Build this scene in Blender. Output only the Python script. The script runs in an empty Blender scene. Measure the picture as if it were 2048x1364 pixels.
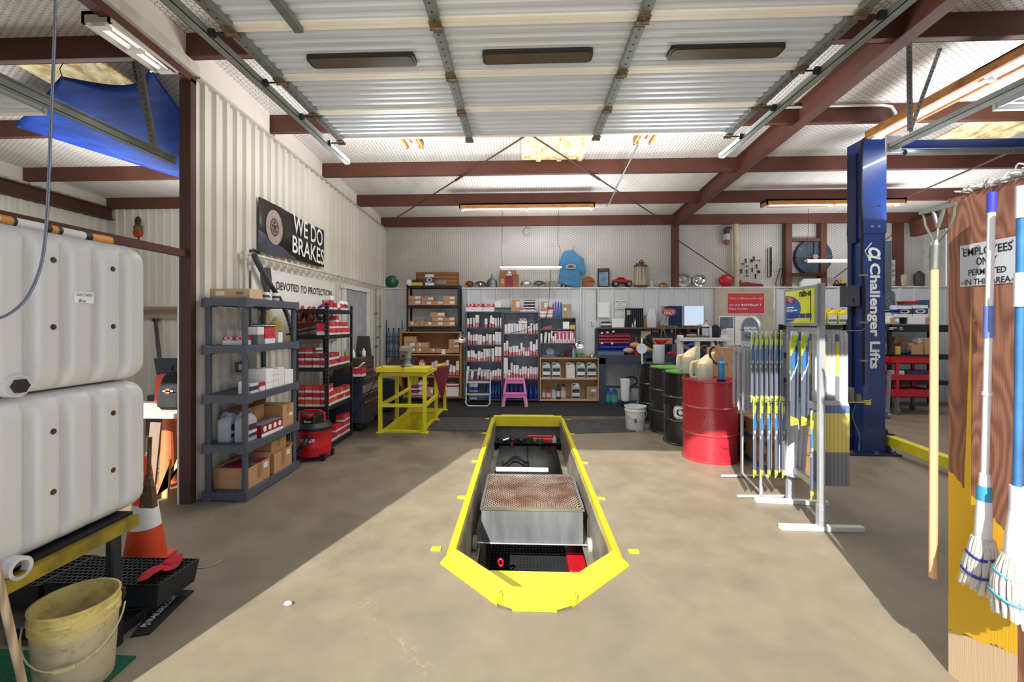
import bpy,bmesh,math,random
from mathutils import Vector,Matrix,geometry
R=random.Random(7)
D=bpy.data
SC=bpy.context.scene
COL=SC.collection
rad=math.radians

# ---------------------------------------------------------------- camera
EYE=1.62;FOC=880.0;PCX=1010.7;PCY=645.0;PSI=rad(2.3)
cam=D.cameras.new('camera');camo=D.objects.new('camera',cam);COL.objects.link(camo)
camo.location=(0,0,EYE);camo.rotation_euler=(rad(90),0,PSI)
cam.sensor_width=36;cam.lens=FOC/2048*36
cam.shift_x=(1024-PCX)/2048;cam.shift_y=(PCY-682)/2048
cam.clip_start=0.05
SC.camera=camo
# ---------------------------------------------------------------- light
SC.view_settings.view_transform='Standard';SC.view_settings.look='None'
SC.view_settings.gamma=1;SC.view_settings.use_curve_mapping=False
SC.view_settings.exposure=0.47
SC.cycles.use_denoising=True
SC.cycles.max_bounces=10;SC.cycles.diffuse_bounces=6
SC.cycles.sample_clamp_indirect=6
wd=D.worlds.new('sky');SC.world=wd;wd.use_nodes=True
bg=wd.node_tree.nodes['Background'];bg.inputs[0].default_value=(0.72,0.84,1.0,1);bg.inputs[1].default_value=0.75
SUN_SLOPE=0.30;SUN_EL=34.0
sun=D.lights.new('sun','SUN');suno=D.objects.new('sun',sun);COL.objects.link(suno)
sun.energy=6.5;sun.color=(1.0,0.95,0.87);sun.angle=rad(0.6)
_d=Vector((SUN_SLOPE,1.0,0)).normalized()*math.cos(rad(SUN_EL))+Vector((0,0,-math.sin(rad(SUN_EL))))
suno.rotation_euler=_d.to_track_quat('-Z','Y').to_euler();suno.location=(-3,-8,8)
def lamp(name,loc,sx,sy,power,rot=(0,0,0),color=(0.96,0.985,1.0)):
    l=D.lights.new(name,'AREA');l.shape='RECTANGLE';l.size=sx;l.size_y=sy;l.energy=power;l.color=color
    o=D.objects.new(name,l);COL.objects.link(o);o.location=loc;o.rotation_euler=rot
    return o
# down lamps at the strip lights, each paired with an added upward fill
TUBE=22;UP_FILL=42
for nm,lx,ly,lz,w,h in(('tube_and_fill_light',0.40,7.72,3.60,2.3,0.06),('tube_and_fill_light',6.2,7.72,3.60,2.3,0.06),
                             ('tube_and_fill_light',-1.30,4.95,3.72,0.06,1.0),('tube_and_fill_light',1.52,4.95,3.72,0.06,1.0),
                             ('tube_and_fill_light',4.75,4.55,3.78,0.06,2.3),('tube_and_fill_light',-5.2,5.6,3.66,0.06,2.3)):  # the last lamp is added without a fixture, to light the next bay
    lamp(nm,(lx,ly,lz),w,h,TUBE)
    lamp(nm,(lx,ly,lz-0.9),max(w,.6),max(h,.6),UP_FILL,(math.pi,0,0))  # added fill lamp in mid-air, aimed up to brighten the roof

# ---------------------------------------------------------------- pixel to room helpers
_S,_C=math.sin(PSI),math.cos(PSI)
def PY(u,v,Y):
    t=(u-PCX)/FOC;X=Y*(t*_C-_S)/(_C+t*_S);zc=-X*_S+Y*_C
    return Vector((X,Y,EYE-(v-PCY)*zc/FOC))
def PX(u,v,X):
    t=(u-PCX)/FOC;Y=X*(_C+t*_S)/(t*_C-_S);zc=-X*_S+Y*_C
    return Vector((X,Y,EYE-(v-PCY)*zc/FOC))
def PZ(u,v,Z=0.0):
    t=(u-PCX)/FOC;zc=FOC*(EYE-Z)/(v-PCY);xc=t*zc
    return Vector((xc*_C-zc*_S,xc*_S+zc*_C,Z))

# ---------------------------------------------------------------- materials
def lin(c):
    out=[]
    for k in c[:3]:
        k=k/255.0
        out.append(k/12.92 if k<=0.04045 else((k+0.055)/1.055)**2.4)
    return(*out,1.0)
class NT:
    def __init__(s,name):
        s.m=D.materials.new(name);s.m.use_nodes=True;s.t=s.m.node_tree;s.n=s.t.nodes;s.l=s.t.links
        s.b=s.n['Principled BSDF']
    def N(s,typ,**kw):
        n=s.n.new(typ)
        for k,v in kw.items():
            if k=='inp':
                for a,b in v.items():
                    if isinstance(b,bpy.types.NodeSocket):s.l.new(b,n.inputs[a])
                    else:n.inputs[a].default_value=b
            else:setattr(n,k,v)
        return n
    def L(s,a,b):s.l.new(a,b)
    def math(s,op,a,b=0.0,c=0.0):
        return s.N('ShaderNodeMath',operation=op,inp={0:a,1:b,2:c}).outputs[0]
    def mix(s,f,a,b):
        n=s.N('ShaderNodeMix',data_type='RGBA')
        for i,v in((0,f),(6,a),(7,b)):
            if isinstance(v,bpy.types.NodeSocket):s.l.new(v,n.inputs[i])
            else:n.inputs[i].default_value=v
        return n.outputs[2]
    def coord(s,which='Object',scale=(1,1,1)):
        tc=s.N('ShaderNodeTexCoord')
        if tuple(scale)==(1,1,1):return tc.outputs[which]
        mp=s.N('ShaderNodeMapping',inp={0:tc.outputs[which],3:scale});return mp.outputs[0]
    def noise(s,vec,scale,detail=4,rough=0.55):
        return s.N('ShaderNodeTexNoise',inp={'Vector':vec,'Scale':scale,'Detail':detail,'Roughness':rough}).outputs[0]
    def ramp(s,f,p0,p1,c0=(0,0,0,1),c1=(1,1,1,1)):
        n=s.N('ShaderNodeValToRGB',inp={0:f});e=n.color_ramp.elements
        e[0].position=p0;e[0].color=c0;e[1].position=p1;e[1].color=c1
        return n.outputs[0]
    def bump(s,h,strength=0.3,dist=0.01):
        b=s.N('ShaderNodeBump',inp={'Height':h,'Strength':strength,'Distance':dist});s.L(b.outputs[0],s.b.inputs['Normal'])
MATS={}
def P(name,c,rough=0.5,metal=0.0,var=0.1,scale=6.0,bump=0.0,bscale=40.0,spec=None,coat=0.0,c2=None,dirt=0.0,emit=0.0,alpha=1.0,trans=0.0,stretch=(1,1,1),ior=None):
    if name in MATS:return MATS[name]
    k=NT(name);col=lin(c)
    dk=lin(c2)if c2 else(*[x*(1-var*2.2)for x in col[:3]],1)
    vec=k.coord('Object',stretch)
    f=k.ramp(k.noise(vec,scale),0.35,0.7)
    base=k.mix(f,dk,col)
    if dirt:
        g=k.ramp(k.noise(k.coord('Object',(1.3,1.3,0.5)),scale*0.45,6,0.7),0.56,0.78)
        base=k.mix(k.math('MULTIPLY',g,dirt),base,lin((70,58,46)))
    k.L(base,k.b.inputs['Base Color'])
    k.b.inputs['Roughness'].default_value=rough;k.b.inputs['Metallic'].default_value=metal
    if spec is not None:k.b.inputs['Specular IOR Level'].default_value=spec
    if coat:k.b.inputs['Coat Weight'].default_value=coat
    if bump:k.bump(k.noise(vec,bscale,5),bump)
    if emit:k.L(base,k.b.inputs['Emission Color']);k.b.inputs['Emission Strength'].default_value=emit
    if alpha<1:k.b.inputs['Alpha'].default_value=alpha
    if trans:k.b.inputs['Transmission Weight'].default_value=trans
    if ior:k.b.inputs['IOR'].default_value=ior
    MATS[name]=k.m;return k.m
def wood(name,c1,c2,scale=3.0,axis=2,rough=0.55,freq=5.0):
    if name in MATS:return MATS[name]
    k=NT(name);sc=[freq*1.0]*3;sc[axis]=0.35
    vec=k.coord('Object',sc)
    n=k.noise(vec,scale,6,0.6)
    w=k.N('ShaderNodeTexWave',wave_type='RINGS',inp={'Vector':vec,'Scale':scale*0.5,'Distortion':6.0,'Detail':3.0}).outputs[1]
    f=k.math('ADD',k.math('MULTIPLY',n,0.6),k.math('MULTIPLY',w,0.4))
    k.L(k.mix(k.ramp(f,0.3,0.75),lin(c2),lin(c1)),k.b.inputs['Base Color'])
    k.b.inputs['Roughness'].default_value=rough
    k.bump(f,0.12);MATS[name]=k.m;return k.m
def carton(name,base,band,lo=0.0,hi=0.42,ink=(90,90,95),axis=2,inkamt=0.5,rough=0.5,logo=True,vary=0.1,xlo=-1.0,xhi=2.0):
    """printed carton: a colour band round it, a pale logo in the band and rows of small print"""
    if name in MATS:return MATS[name]
    k=NT(name);g=k.coord('Generated');sp=k.N('ShaderNodeSeparateXYZ',inp={0:g})
    z=sp.outputs[axis]
    oi=k.N('ShaderNodeObjectInfo').outputs['Random']
    up=k.math('GREATER_THAN',z,lo);dn=k.math('LESS_THAN',z,hi);b=k.math('MULTIPLY',up,dn)
    if xlo>0:b=k.math('MULTIPLY',b,k.math('MULTIPLY',k.math('GREATER_THAN',sp.outputs[0],xlo),k.math('LESS_THAN',sp.outputs[0],xhi)))
    col=k.mix(b,lin(base),lin(band))
    if logo:
        dx=k.math('SUBTRACT',sp.outputs[0],0.5);dz=k.math('SUBTRACT',z,(lo+hi)/2)
        e=k.math('ADD',k.math('POWER',k.math('MULTIPLY',dx,2.9),2.0),k.math('POWER',k.math('MULTIPLY',dz,2.6/max(0.1,hi-lo)),2.0))
        ring=k.math('MULTIPLY',k.math('LESS_THAN',e,1.0),k.math('GREATER_THAN',e,0.35))
        col=k.mix(k.math('MULTIPLY',ring,0.7),col,lin((245,240,240)))
    mp=k.N('ShaderNodeMapping',inp={0:g,3:(9,9,16)})
    q=k.noise(k.N('ShaderNodeVectorMath',operation='ADD',inp={0:mp.outputs[0],1:k.N('ShaderNodeCombineXYZ',inp={0:k.math('MULTIPLY',oi,40.0),2:oi}).outputs[0]}).outputs[0],1.6,2)
    line=k.math('GREATER_THAN',k.math('SINE',k.math('MULTIPLY',z,75.0)),0.1)
    mk=k.math('MULTIPLY',k.math('MULTIPLY',k.math('GREATER_THAN',q,0.58),line),inkamt)
    col=k.mix(mk,col,lin(ink))
    v=k.math('MULTIPLY_ADD',oi,vary*2,1-vary)
    hs=k.N('ShaderNodeHueSaturation',inp={'Value':v,'Color':col})
    k.L(hs.outputs[0],k.b.inputs['Base Color']);k.b.inputs['Roughness'].default_value=rough
    MATS[name]=k.m;return k.m

# ---------------------------------------------------------------- mesh builder
class MB:
    def __init__(s):s.v=[];s.f=[];s.mi=[];s.M=None
    def add(s,vs,fs,mi=0):
        o=len(s.v)
        if s.M is not None:vs=[s.M@Vector(p)for p in vs]
        s.v+=[tuple(p)for p in vs];s.f+=[tuple(o+i for i in f)for f in fs];s.mi+=[mi]*len(fs);return s
    def box(s,x0,y0,z0,x1,y1,z1,mi=0):
        if x0>x1:x0,x1=x1,x0
        if y0>y1:y0,y1=y1,y0
        if z0>z1:z0,z1=z1,z0
        return s.add([(x0,y0,z0),(x1,y0,z0),(x1,y1,z0),(x0,y1,z0),(x0,y0,z1),(x1,y0,z1),(x1,y1,z1),(x0,y1,z1)],
                     [(3,2,1,0),(4,5,6,7),(0,1,5,4),(1,2,6,5),(2,3,7,6),(3,0,4,7)],mi)
    def frustum(s,c,z0,z1,a0,b0,a1,b1,mi=0):
        x,y=c
        return s.add([(x-a0,y-b0,z0),(x+a0,y-b0,z0),(x+a0,y+b0,z0),(x-a0,y+b0,z0),(x-a1,y-b1,z1),(x+a1,y-b1,z1),(x+a1,y+b1,z1),(x-a1,y+b1,z1)],
                     [(3,2,1,0),(4,5,6,7),(0,1,5,4),(1,2,6,5),(2,3,7,6),(3,0,4,7)],mi)
    def bar(s,p0,p1,w,h=None,up=(0,0,1),mi=0):
        p0=Vector(p0);p1=Vector(p1);d=(p1-p0).normalized();up=Vector(up)
        if abs(d.dot(up))>0.98:up=Vector((0,1,0))
        a=d.cross(up).normalized();b=a.cross(d).normalized();h=h or w;a*=w/2;b*=h/2
        return s.add([p0-a-b,p0+a-b,p0+a+b,p0-a+b,p1-a-b,p1+a-b,p1+a+b,p1-a+b],
                     [(3,2,1,0),(4,5,6,7),(0,1,5,4),(1,2,6,5),(2,3,7,6),(3,0,4,7)],mi)
    def cyl(s,p0,p1,r0,r1=None,n=12,mi=0,cap=True):
        p0=Vector(p0);p1=Vector(p1);r1=r0 if r1 is None else r1;d=(p1-p0).normalized()
        up=Vector((0,0,1))if abs(d.z)<0.95 else Vector((0,1,0));a=d.cross(up).normalized();b=d.cross(a)
        vs=[]
        for p,r in((p0,r0),(p1,r1)):
            for i in range(n):
                t=2*math.pi*i/n;vs.append(p+(a*math.cos(t)+b*math.sin(t))*r)
        fs=[(i,(i+1)%n,n+(i+1)%n,n+i)for i in range(n)]
        if cap:fs+=[tuple(reversed(range(n))),tuple(range(n,2*n))]
        return s.add(vs,fs,mi)
    def tube(s,pts,r,n=8,mi=0,closed=False,cap=True):
        pts=[Vector(p)for p in pts];k=len(pts);vs=[];prev=None
        rs=r if isinstance(r,(list,tuple))else[r]*k
        for i,p in enumerate(pts):
            if closed:d=(pts[(i+1)%k]-pts[i-1]).normalized()
            else:d=(pts[min(i+1,k-1)]-pts[max(i-1,0)]).normalized()
            if prev is None:
                up=Vector((0,0,1))if abs(d.z)<0.9 else Vector((1,0,0));a=d.cross(up).normalized()
            else:
                a=prev-d*prev.dot(d)
                a=a.normalized()if a.length>1e-6 else d.orthogonal().normalized()
            prev=a;b=d.cross(a)
            for j in range(n):
                t=2*math.pi*j/n;vs.append(p+(a*math.cos(t)+b*math.sin(t))*rs[i])
        fs=[]
        for i in range(k if closed else k-1):
            i2=(i+1)%k
            for j in range(n):fs.append((i*n+j,i*n+(j+1)%n,i2*n+(j+1)%n,i2*n+j))
        if cap and not closed:fs+=[tuple(reversed(range(n))),tuple(range((k-1)*n,k*n))]
        return s.add(vs,fs,mi)
    def lathe(s,prof,c=(0,0,0),n=24,mi=0,sx=1.0,sy=1.0):
        vs=[];k=len(prof)
        for r,z in prof:
            for j in range(n):
                t=2*math.pi*j/n;vs.append((c[0]+r*sx*math.cos(t),c[1]+r*sy*math.sin(t),c[2]+z))
        fs=[]
        for i in range(k-1):
            for j in range(n):fs.append((i*n+j,i*n+(j+1)%n,(i+1)*n+(j+1)%n,(i+1)*n+j))
        if prof[0][0]>1e-5:fs.append(tuple(reversed(range(n))))
        if prof[-1][0]>1e-5:fs.append(tuple(range((k-1)*n,k*n)))
        return s.add(vs,fs,mi)
    def prism(s,poly,a0,a1,ax='y',mi=0):
        def pt(p,a):
            return{'x':(a,p[0],p[1]),'y':(p[0],a,p[1]),'z':(p[0],p[1],a)}[ax]
        n=len(poly)
        vs=[pt(p,a0)for p in poly]+[pt(p,a1)for p in poly]
        fs=[tuple(range(n)),tuple(reversed(range(n,2*n)))]+[((i+1)%n,i,n+i,n+(i+1)%n)for i in range(n)]
        return s.add(vs,fs,mi)
    def ball(s,c,r,n=14,m=8,mi=0,sc=(1,1,1)):
        prof=[]
        vs=[];fs=[]
        for i in range(m+1):
            ph=math.pi*i/m
            for j in range(n):
                t=2*math.pi*j/n
                vs.append((c[0]+r*sc[0]*math.sin(ph)*math.cos(t),c[1]+r*sc[1]*math.sin(ph)*math.sin(t),c[2]-r*sc[2]*math.cos(ph)))
        for i in range(m):
            for j in range(n):fs.append((i*n+j,i*n+(j+1)%n,(i+1)*n+(j+1)%n,(i+1)*n+j))
        return s.add(vs,fs,mi)
    def loft(s,rings,mi=0,cap=True):
        n=len(rings[0]);vs=[p for r in rings for p in r];fs=[]
        for i in range(len(rings)-1):
            for j in range(n):fs.append((i*n+j,i*n+(j+1)%n,(i+1)*n+(j+1)%n,(i+1)*n+j))
        if cap:fs+=[tuple(reversed(range(n))),tuple(range((len(rings)-1)*n,len(rings)*n))]
        return s.add(vs,fs,mi)
    def build(s,name,mats,parent=None,loc=(0,0,0),rot=(0,0,0),smooth=False,bevel=0.0,seg=2,fix=True):
        me=D.meshes.new(name);me.from_pydata(s.v,[],s.f)
        mats=mats if isinstance(mats,(list,tuple))else[mats]
        for m in mats:me.materials.append(m)
        me.polygons.foreach_set('material_index',s.mi)
        if fix:
            bm=bmesh.new();bm.from_mesh(me);bmesh.ops.remove_doubles(bm,verts=bm.verts,dist=1e-5)
            bmesh.ops.recalc_face_normals(bm,faces=bm.faces);bm.to_mesh(me);bm.free()
        if smooth:
            me.polygons.foreach_set('use_smooth',[True]*len(me.polygons));me.set_sharp_from_angle(angle=rad(38))
        o=D.objects.new(name,me);COL.objects.link(o);o.location=loc;o.rotation_euler=rot
        if parent:o.parent=parent
        if bevel:
            b=o.modifiers.new('edge','BEVEL');b.width=bevel;b.segments=seg;b.limit_method='ANGLE';b.angle_limit=rad(50)
            b.harden_normals=False
        return o
def tag(o,label,cat,group=None,kind=None):
    o['label']=label;o['category']=cat
    if group:o['group']=group
    if kind:o['kind']=kind
    return o
def thing(name,label,cat,loc=(0,0,0),rz=0.0,group=None,rot=None,kind=None):
    o=D.objects.new(name,None);COL.objects.link(o);o.location=loc;o.rotation_euler=rot or(0,0,rz);o.empty_display_size=0.1
    return tag(o,label,cat,group,kind)
def struct(o,label,cat):
    o['kind']='structure';o['label']=label;o['category']=cat;return o
def dup(root,loc,rz=None,label=None,group=None,scale=None,rot=None):
    def cp(o,par):
        c=o.copy();COL.objects.link(c)
        if par:c.parent=par
        for ch in o.children:cp(ch,c)
        return c
    r=cp(root,None);r.location=loc
    if rz is not None:r.rotation_euler=(0,0,rz)
    if rot is not None:r.rotation_euler=rot
    if scale:r.scale=scale if isinstance(scale,(tuple,list))else(scale,)*3
    if label:r['label']=label
    if group:r['group']=group
    return r
_ords='first second third fourth fifth sixth seventh eighth ninth tenth eleventh twelfth thirteenth fourteenth fifteenth sixteenth seventeenth eighteenth nineteenth twentieth'.split()
def ordn(i):return _ords[i]if i<len(_ords)else '%dth'%(i+1)
def text(body,parent,mat,loc,rot,width=None,height=None,shear=0.0,bold=0.0,depth=0.001,name='lettering',align='CENTER',space=1.0):
    cu=D.curves.new('lettering','FONT');cu.body=body;cu.align_x=align;cu.align_y='CENTER';cu.shear=shear;cu.offset=bold;cu.extrude=0.0;cu.space_character=space
    cu.resolution_u=3
    o=D.objects.new('lettering_src',cu);COL.objects.link(o)
    bpy.context.view_layer.update()
    dg=bpy.context.evaluated_depsgraph_get()
    me=D.meshes.new_from_object(o.evaluated_get(dg))
    D.objects.remove(o);D.curves.remove(cu)
    xs=[v.co.x for v in me.vertices];ys=[v.co.y for v in me.vertices]
    w=max(xs)-min(xs);h=max(ys)-min(ys);cx=(max(xs)+min(xs))/2;cy=(max(ys)+min(ys))/2
    sx=width/w if width else None;sy=height/h if height else None
    sx=sx or sy;sy=sy or sx
    for v in me.vertices:v.co=((v.co.x-cx)*sx,(v.co.y-cy)*sy,depth)
    me.name=name;me.materials.clear();me.materials.append(mat)
    t=D.objects.new(name,me);COL.objects.link(t);t.parent=parent;t.location=loc;t.rotation_euler=rot
    return t
def smooth_path(pts,k=6):
    pts=[Vector(p)for p in pts];out=[]
    for i in range(len(pts)-1):
        p0,p1,p2,p3=pts[max(i-1,0)],pts[i],pts[i+1],pts[min(i+2,len(pts)-1)]
        for j in range(k):
            t=j/k;out.append(.5*((2*p1)+(-p0+p2)*t+(2*p0-5*p1+4*p2-p3)*t*t+(-p0+3*p1-3*p2+p3)*t**3))
    return out+[pts[-1]]
FACE_CAM=(rad(90),0,0)  # text that faces -Y
FACE_RIGHT=(rad(90),0,rad(90))  # on the left wall, faces +X
FACE_LEFT=(rad(90),0,rad(-90))  # faces -X
# ================================================================ materials used widely
M_BROWN=P('brown_primer',(100,57,43),0.6,var=0.12,scale=2.5,bump=0.05,dirt=0.15)
M_BROWN_D=P('dark_brown_primer',(78,46,40),0.6,var=0.1,scale=3)
M_WHITE=P('white_paint',(232,232,230),0.5,var=0.04)
M_GALV=P('galvanised_steel',(150,154,152),0.42,0.75,var=0.1,scale=14)
M_STEEL=P('bright_steel',(190,192,195),0.3,0.9,var=0.06)
M_BLACK=P('black_plastic',(28,29,32),0.5,var=0.1)
M_BLACKM=P('black_metal',(34,36,42),0.42,var=0.12,spec=0.4)
M_RUBBER=P('rubber',(22,22,24),0.8,var=0.15)
M_YEL=P('yellow_enamel',(226,212,46),0.45,var=0.06,dirt=0.12,scale=5)
M_RED=P('red_enamel',(196,28,40),0.35,var=0.06)
M_BLUE=P('blue_enamel',(36,70,150),0.32,var=0.06)
M_CARD=P('cardboard',(196,150,108),0.8,var=0.06,scale=3)
M_CARD2=P('pale_cardboard',(216,184,148),0.8,var=0.05,scale=3)
M_PAPER=P('white_paper',(238,238,236),0.7,var=0.03)
M_INK=P('black_ink',(26,26,28),0.6,var=0.02)
M_INKW=P('white_ink',(242,242,240),0.6,var=0.02)
M_CHROME=P('chrome',(225,226,228),0.12,1.0,var=0.02)
M_ALU=P('aluminium',(205,207,210),0.35,0.85,var=0.05)
M_GREYB=P('grey_plastic_blue',(92,104,124),0.45,var=0.06)
M_INSUL=P('insulation_facing',(246,241,236),0.75,var=0.06,scale=1.6,bump=0.25,bscale=5,stretch=(3.2,0.5,1))
M_WIRE=P('chicken_wire',(118,108,102),0.6,0.3,var=0.05)
M_PANEL=P('white_steel_panel',(226,221,210),0.45,var=0.07,scale=2.2,stretch=(1,1,0.15))
M_PANELB=P('pale_steel_panel',(212,216,220),0.42,var=0.04,scale=2.0,stretch=(1,1,0.2))
M_BOARD=P('cream_board',(232,222,212),0.7,var=0.04,scale=1.5)

# ================================================================ shell
XL=-2.95;YB=9.42;YF=1.2
def zb(y):return 3.65+0.060*(9.3-y)  # underside of the purlins
def zd(y):return zb(y)+0.2  # roof deck
YLB=7.93  # back wall of the left bay
XLW=PY(219,500,YLB).x  # side wall of the left bay
XRW=8.7
# ---- floor with the pit and the stairwell cut out
PX0,PX1=-0.47,0.62  # clear opening of the pit
PIT=[(PX0,3.02),(-0.06,2.60),(0.19,2.60),(PX1,3.04),(PX1,7.38),(PX0,7.38)]
ST=[(-2.06,6.42),(-1.48,6.42),(-1.48,8.05),(-2.06,8.05)]
k=NT('oily_shaded_concrete')
vec=k.coord('Object');n1=k.noise(vec,0.55,6,0.6);n2=k.noise(vec,3.0,8,0.65);n3=k.noise(vec,24.0,4,0.6)
spy=k.N('ShaderNodeSeparateXYZ',inp={0:vec})
oil=k.math('ADD',k.math('MULTIPLY',k.math('SUBTRACT',spy.outputs[1],5.6),0.13),k.math('ADD',k.math('MULTIPLY',k.math('ABSOLUTE',k.math('ADD',spy.outputs[0],1.3)),-0.07),k.math('MULTIPLY',k.math('SUBTRACT',n1,0.42),0.9)))  # oil stains plus shade painted in, deeper towards the back and left
base=k.mix(k.ramp(n2,0.3,0.72),lin((120,110,94)),lin((141,130,110)))
base=k.mix(k.math('MULTIPLY',k.ramp(n1,0.45,0.75),0.5),base,lin((104,94,80)))
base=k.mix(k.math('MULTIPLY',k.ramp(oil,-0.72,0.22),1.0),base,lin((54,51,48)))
base=k.mix(k.math('MULTIPLY',k.ramp(n3,0.60,0.75),0.25),base,lin((90,80,70)))
vo=k.N('ShaderNodeTexVoronoi',feature='DISTANCE_TO_EDGE',inp={'Vector':k.N('ShaderNodeVectorMath',operation='ADD',inp={0:vec,1:k.N('ShaderNodeTexNoise',inp={'Vector':vec,'Scale':1.6,'Detail':6.0}).outputs[1]}).outputs[0],'Scale':0.33}).outputs['Distance']
crack=k.math('LESS_THAN',vo,k.math('MULTIPLY',k.math('SUBTRACT',n2,.42),0.006))
base=k.mix(k.math('MULTIPLY',crack,0.13),base,lin((222,208,190)))
k.L(base,k.b.inputs['Base Color'])
k.L(k.ramp(k.math('ADD',n2,k.math('MULTIPLY',oil,-0.6)),0.2,0.9,(0.30,0.30,0.30,1),(0.62,0.62,0.62,1)),k.b.inputs['Roughness'])
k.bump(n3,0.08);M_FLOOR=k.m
outer=[(-9,1.0),(11,1.0),(11,9.5),(-9,9.5)]
loops=[[Vector((x,y,0))for x,y in L]for L in(outer,PIT,ST)]
tri=geometry.tessellate_polygon(loops);allv=[p for L in loops for p in L]
m=MB();m.add(allv,[tuple(t)for t in tri])
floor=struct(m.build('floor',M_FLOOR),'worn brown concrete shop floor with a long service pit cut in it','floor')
for pol in floor.data.polygons:
    if pol.normal.z<0:pol.flip()
m=MB();m.add([(-60,-60,0),(60,-60,0),(60,1.0,0),(-60,1.0,0)],[(0,1,2,3)])
struct(m.build('ground',P('pale_concrete',(204,198,186),.8,var=.06,scale=.6)),'pale concrete yard outside the bay doors','ground')
# pit walls below the floor
M_PITW=P('pit_wall',(120,112,102),0.7,var=0.2,scale=3,dirt=0.5,bump=0.1)
m=MB();DP=-1.55
loop=PIT
for i in range(len(loop)):
    a,b=loop[i],loop[(i+1)%len(loop)]
    m.add([(a[0],a[1],0),(b[0],b[1],0),(b[0],b[1],DP),(a[0],a[1],DP)],[(0,1,2,3)])
m.add([(x,y,DP)for x,y in loop],[tuple(range(len(loop)))])
struct(m.build('wall_pit',M_PITW,fix=False),'grey stained concrete walls of the service pit','wall')
m=MB()
for i in range(4):
    a,b=ST[i],ST[(i+1)%4]
    m.add([(a[0],a[1],0),(b[0],b[1],0),(b[0],b[1],DP),(a[0],a[1],DP)],[(0,1,2,3)])
m.add([(x,y,DP)for x,y in ST],[(0,1,2,3)])
struct(m.build('wall_stairwell',M_YEL,fix=False),'yellow painted walls of the stairwell behind the railing','wall')

# ---- roof deck
m=MB()
X0,X1,Y0,Y1=-9,11,-0.2,9.5
m.add([(X0,Y0,zd(Y0)),(X1,Y0,zd(Y0)),(X1,Y1,zd(Y1)),(X0,Y1,zd(Y1))],[(0,1,2,3)])
m.add([(X0,Y0,zd(Y0)+.05),(X1,Y0,zd(Y0)+.05),(X1,Y1,zd(Y1)+.05),(X0,Y1,zd(Y1)+.05)],[(0,1,2,3)])
ceil=struct(m.build('ceiling',M_INSUL),'white insulated roof underside held up by chicken wire','ceiling')
def hexnet(name,fn,w,h,cell,parent,width=0.0042):
    """wire netting as real strips; fn(u, v) -> point"""
    vs=[];fs=[];a=cell/math.sqrt(3);rows=int(h/(1.5*a))+1;cols=int(w/cell)+1
    def strip(p,q):
        d=(q[0]-p[0],q[1]-p[1]);L=math.hypot(*d);nx,ny=-d[1]/L*width/2,d[0]/L*width/2;o=len(vs)
        for s in((p[0]+nx,p[1]+ny),(p[0]-nx,p[1]-ny),(q[0]-nx,q[1]-ny),(q[0]+nx,q[1]+ny)):vs.append(fn(*s))
        fs.append((o,o+1,o+2,o+3))
    for r in range(rows):
        for c in range(cols):
            x=c*cell+(cell/2 if r%2 else 0);y=r*1.5*a
            t=(x,y);l=(x-cell/2,y+a/2);rr=(x+cell/2,y+a/2);bl=(x-cell/2,y+1.5*a)
            strip(t,l);strip(t,rr);strip(l,bl)
    me=D.meshes.new(name);me.from_pydata(vs,[],fs);me.materials.append(M_WIRE)
    o=D.objects.new(name,me);COL.objects.link(o);o.parent=parent;o['kind']='stuff';return o
hexnet('chicken_wire',lambda u,v:(-8.2+v,1.0+u,zd(1.0+u)-0.012),8.3,17.5,0.052,ceil)
# ---- back wall: upper insulation, ledge, lower panels
m=MB();m.box(XL-.2,YB,2.36,XRW,YB+0.1,4.0)
wb=struct(m.build('wall_back',P('insulation_wall',(228,224,220),0.75,var=0.08,scale=1.2,bump=0.2,bscale=6,dirt=0.12)),'white quilted upper back wall behind chicken wire above a ledge','wall')
hexnet('chicken_wire',lambda u,v:(XL+v,YB-0.008,2.36+u),1.35,11.2,0.05,wb)
def ribs(period,base,rise,flat,depth,length,off=0.0):
    out=[];u=-off
    while u<length:
        for du,d in((0,0),(base,0),(base+rise,depth),(base+rise+flat,depth),(base+2*rise+flat,0)):
            if 0<=u+du<=length:out.append((u+du,d))
        u+=period
    if out[0][0]>0:out.insert(0,(0,0))
    if out[-1][0]<length:out.append((length,0))
    return out
# lower back wall of ribbed panels, each panel a piece
m=MB();m.box(XL,9.31,0,XRW,9.42,2.335)
wl=struct(m.build('wall_back_lower',M_PANELB),'pale ribbed steel lower back wall behind the shelves','wall')
u=XL
while u<XRW-0.1:
    w=min(0.915,XRW-u);prof=ribs(0.305,0.225,0.018,0.03,0.02,w);m=MB()
    for(a,da),(b,db)in zip(prof,prof[1:]):
        m.add([(u+a,9.305-da,0),(u+b,9.305-db,0),(u+b,9.305-db,2.335),(u+a,9.305-da,2.335)],[(0,1,2,3)])
    m.build('panel',M_PANELB,wl);u+=0.915
m=MB();m.box(XL,9.27,2.335,XRW,9.42,2.36)
struct(m.build('trim_ledge',M_WHITE),'white ledge along the back wall that carries old hubcaps and cans','ledge')
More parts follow.
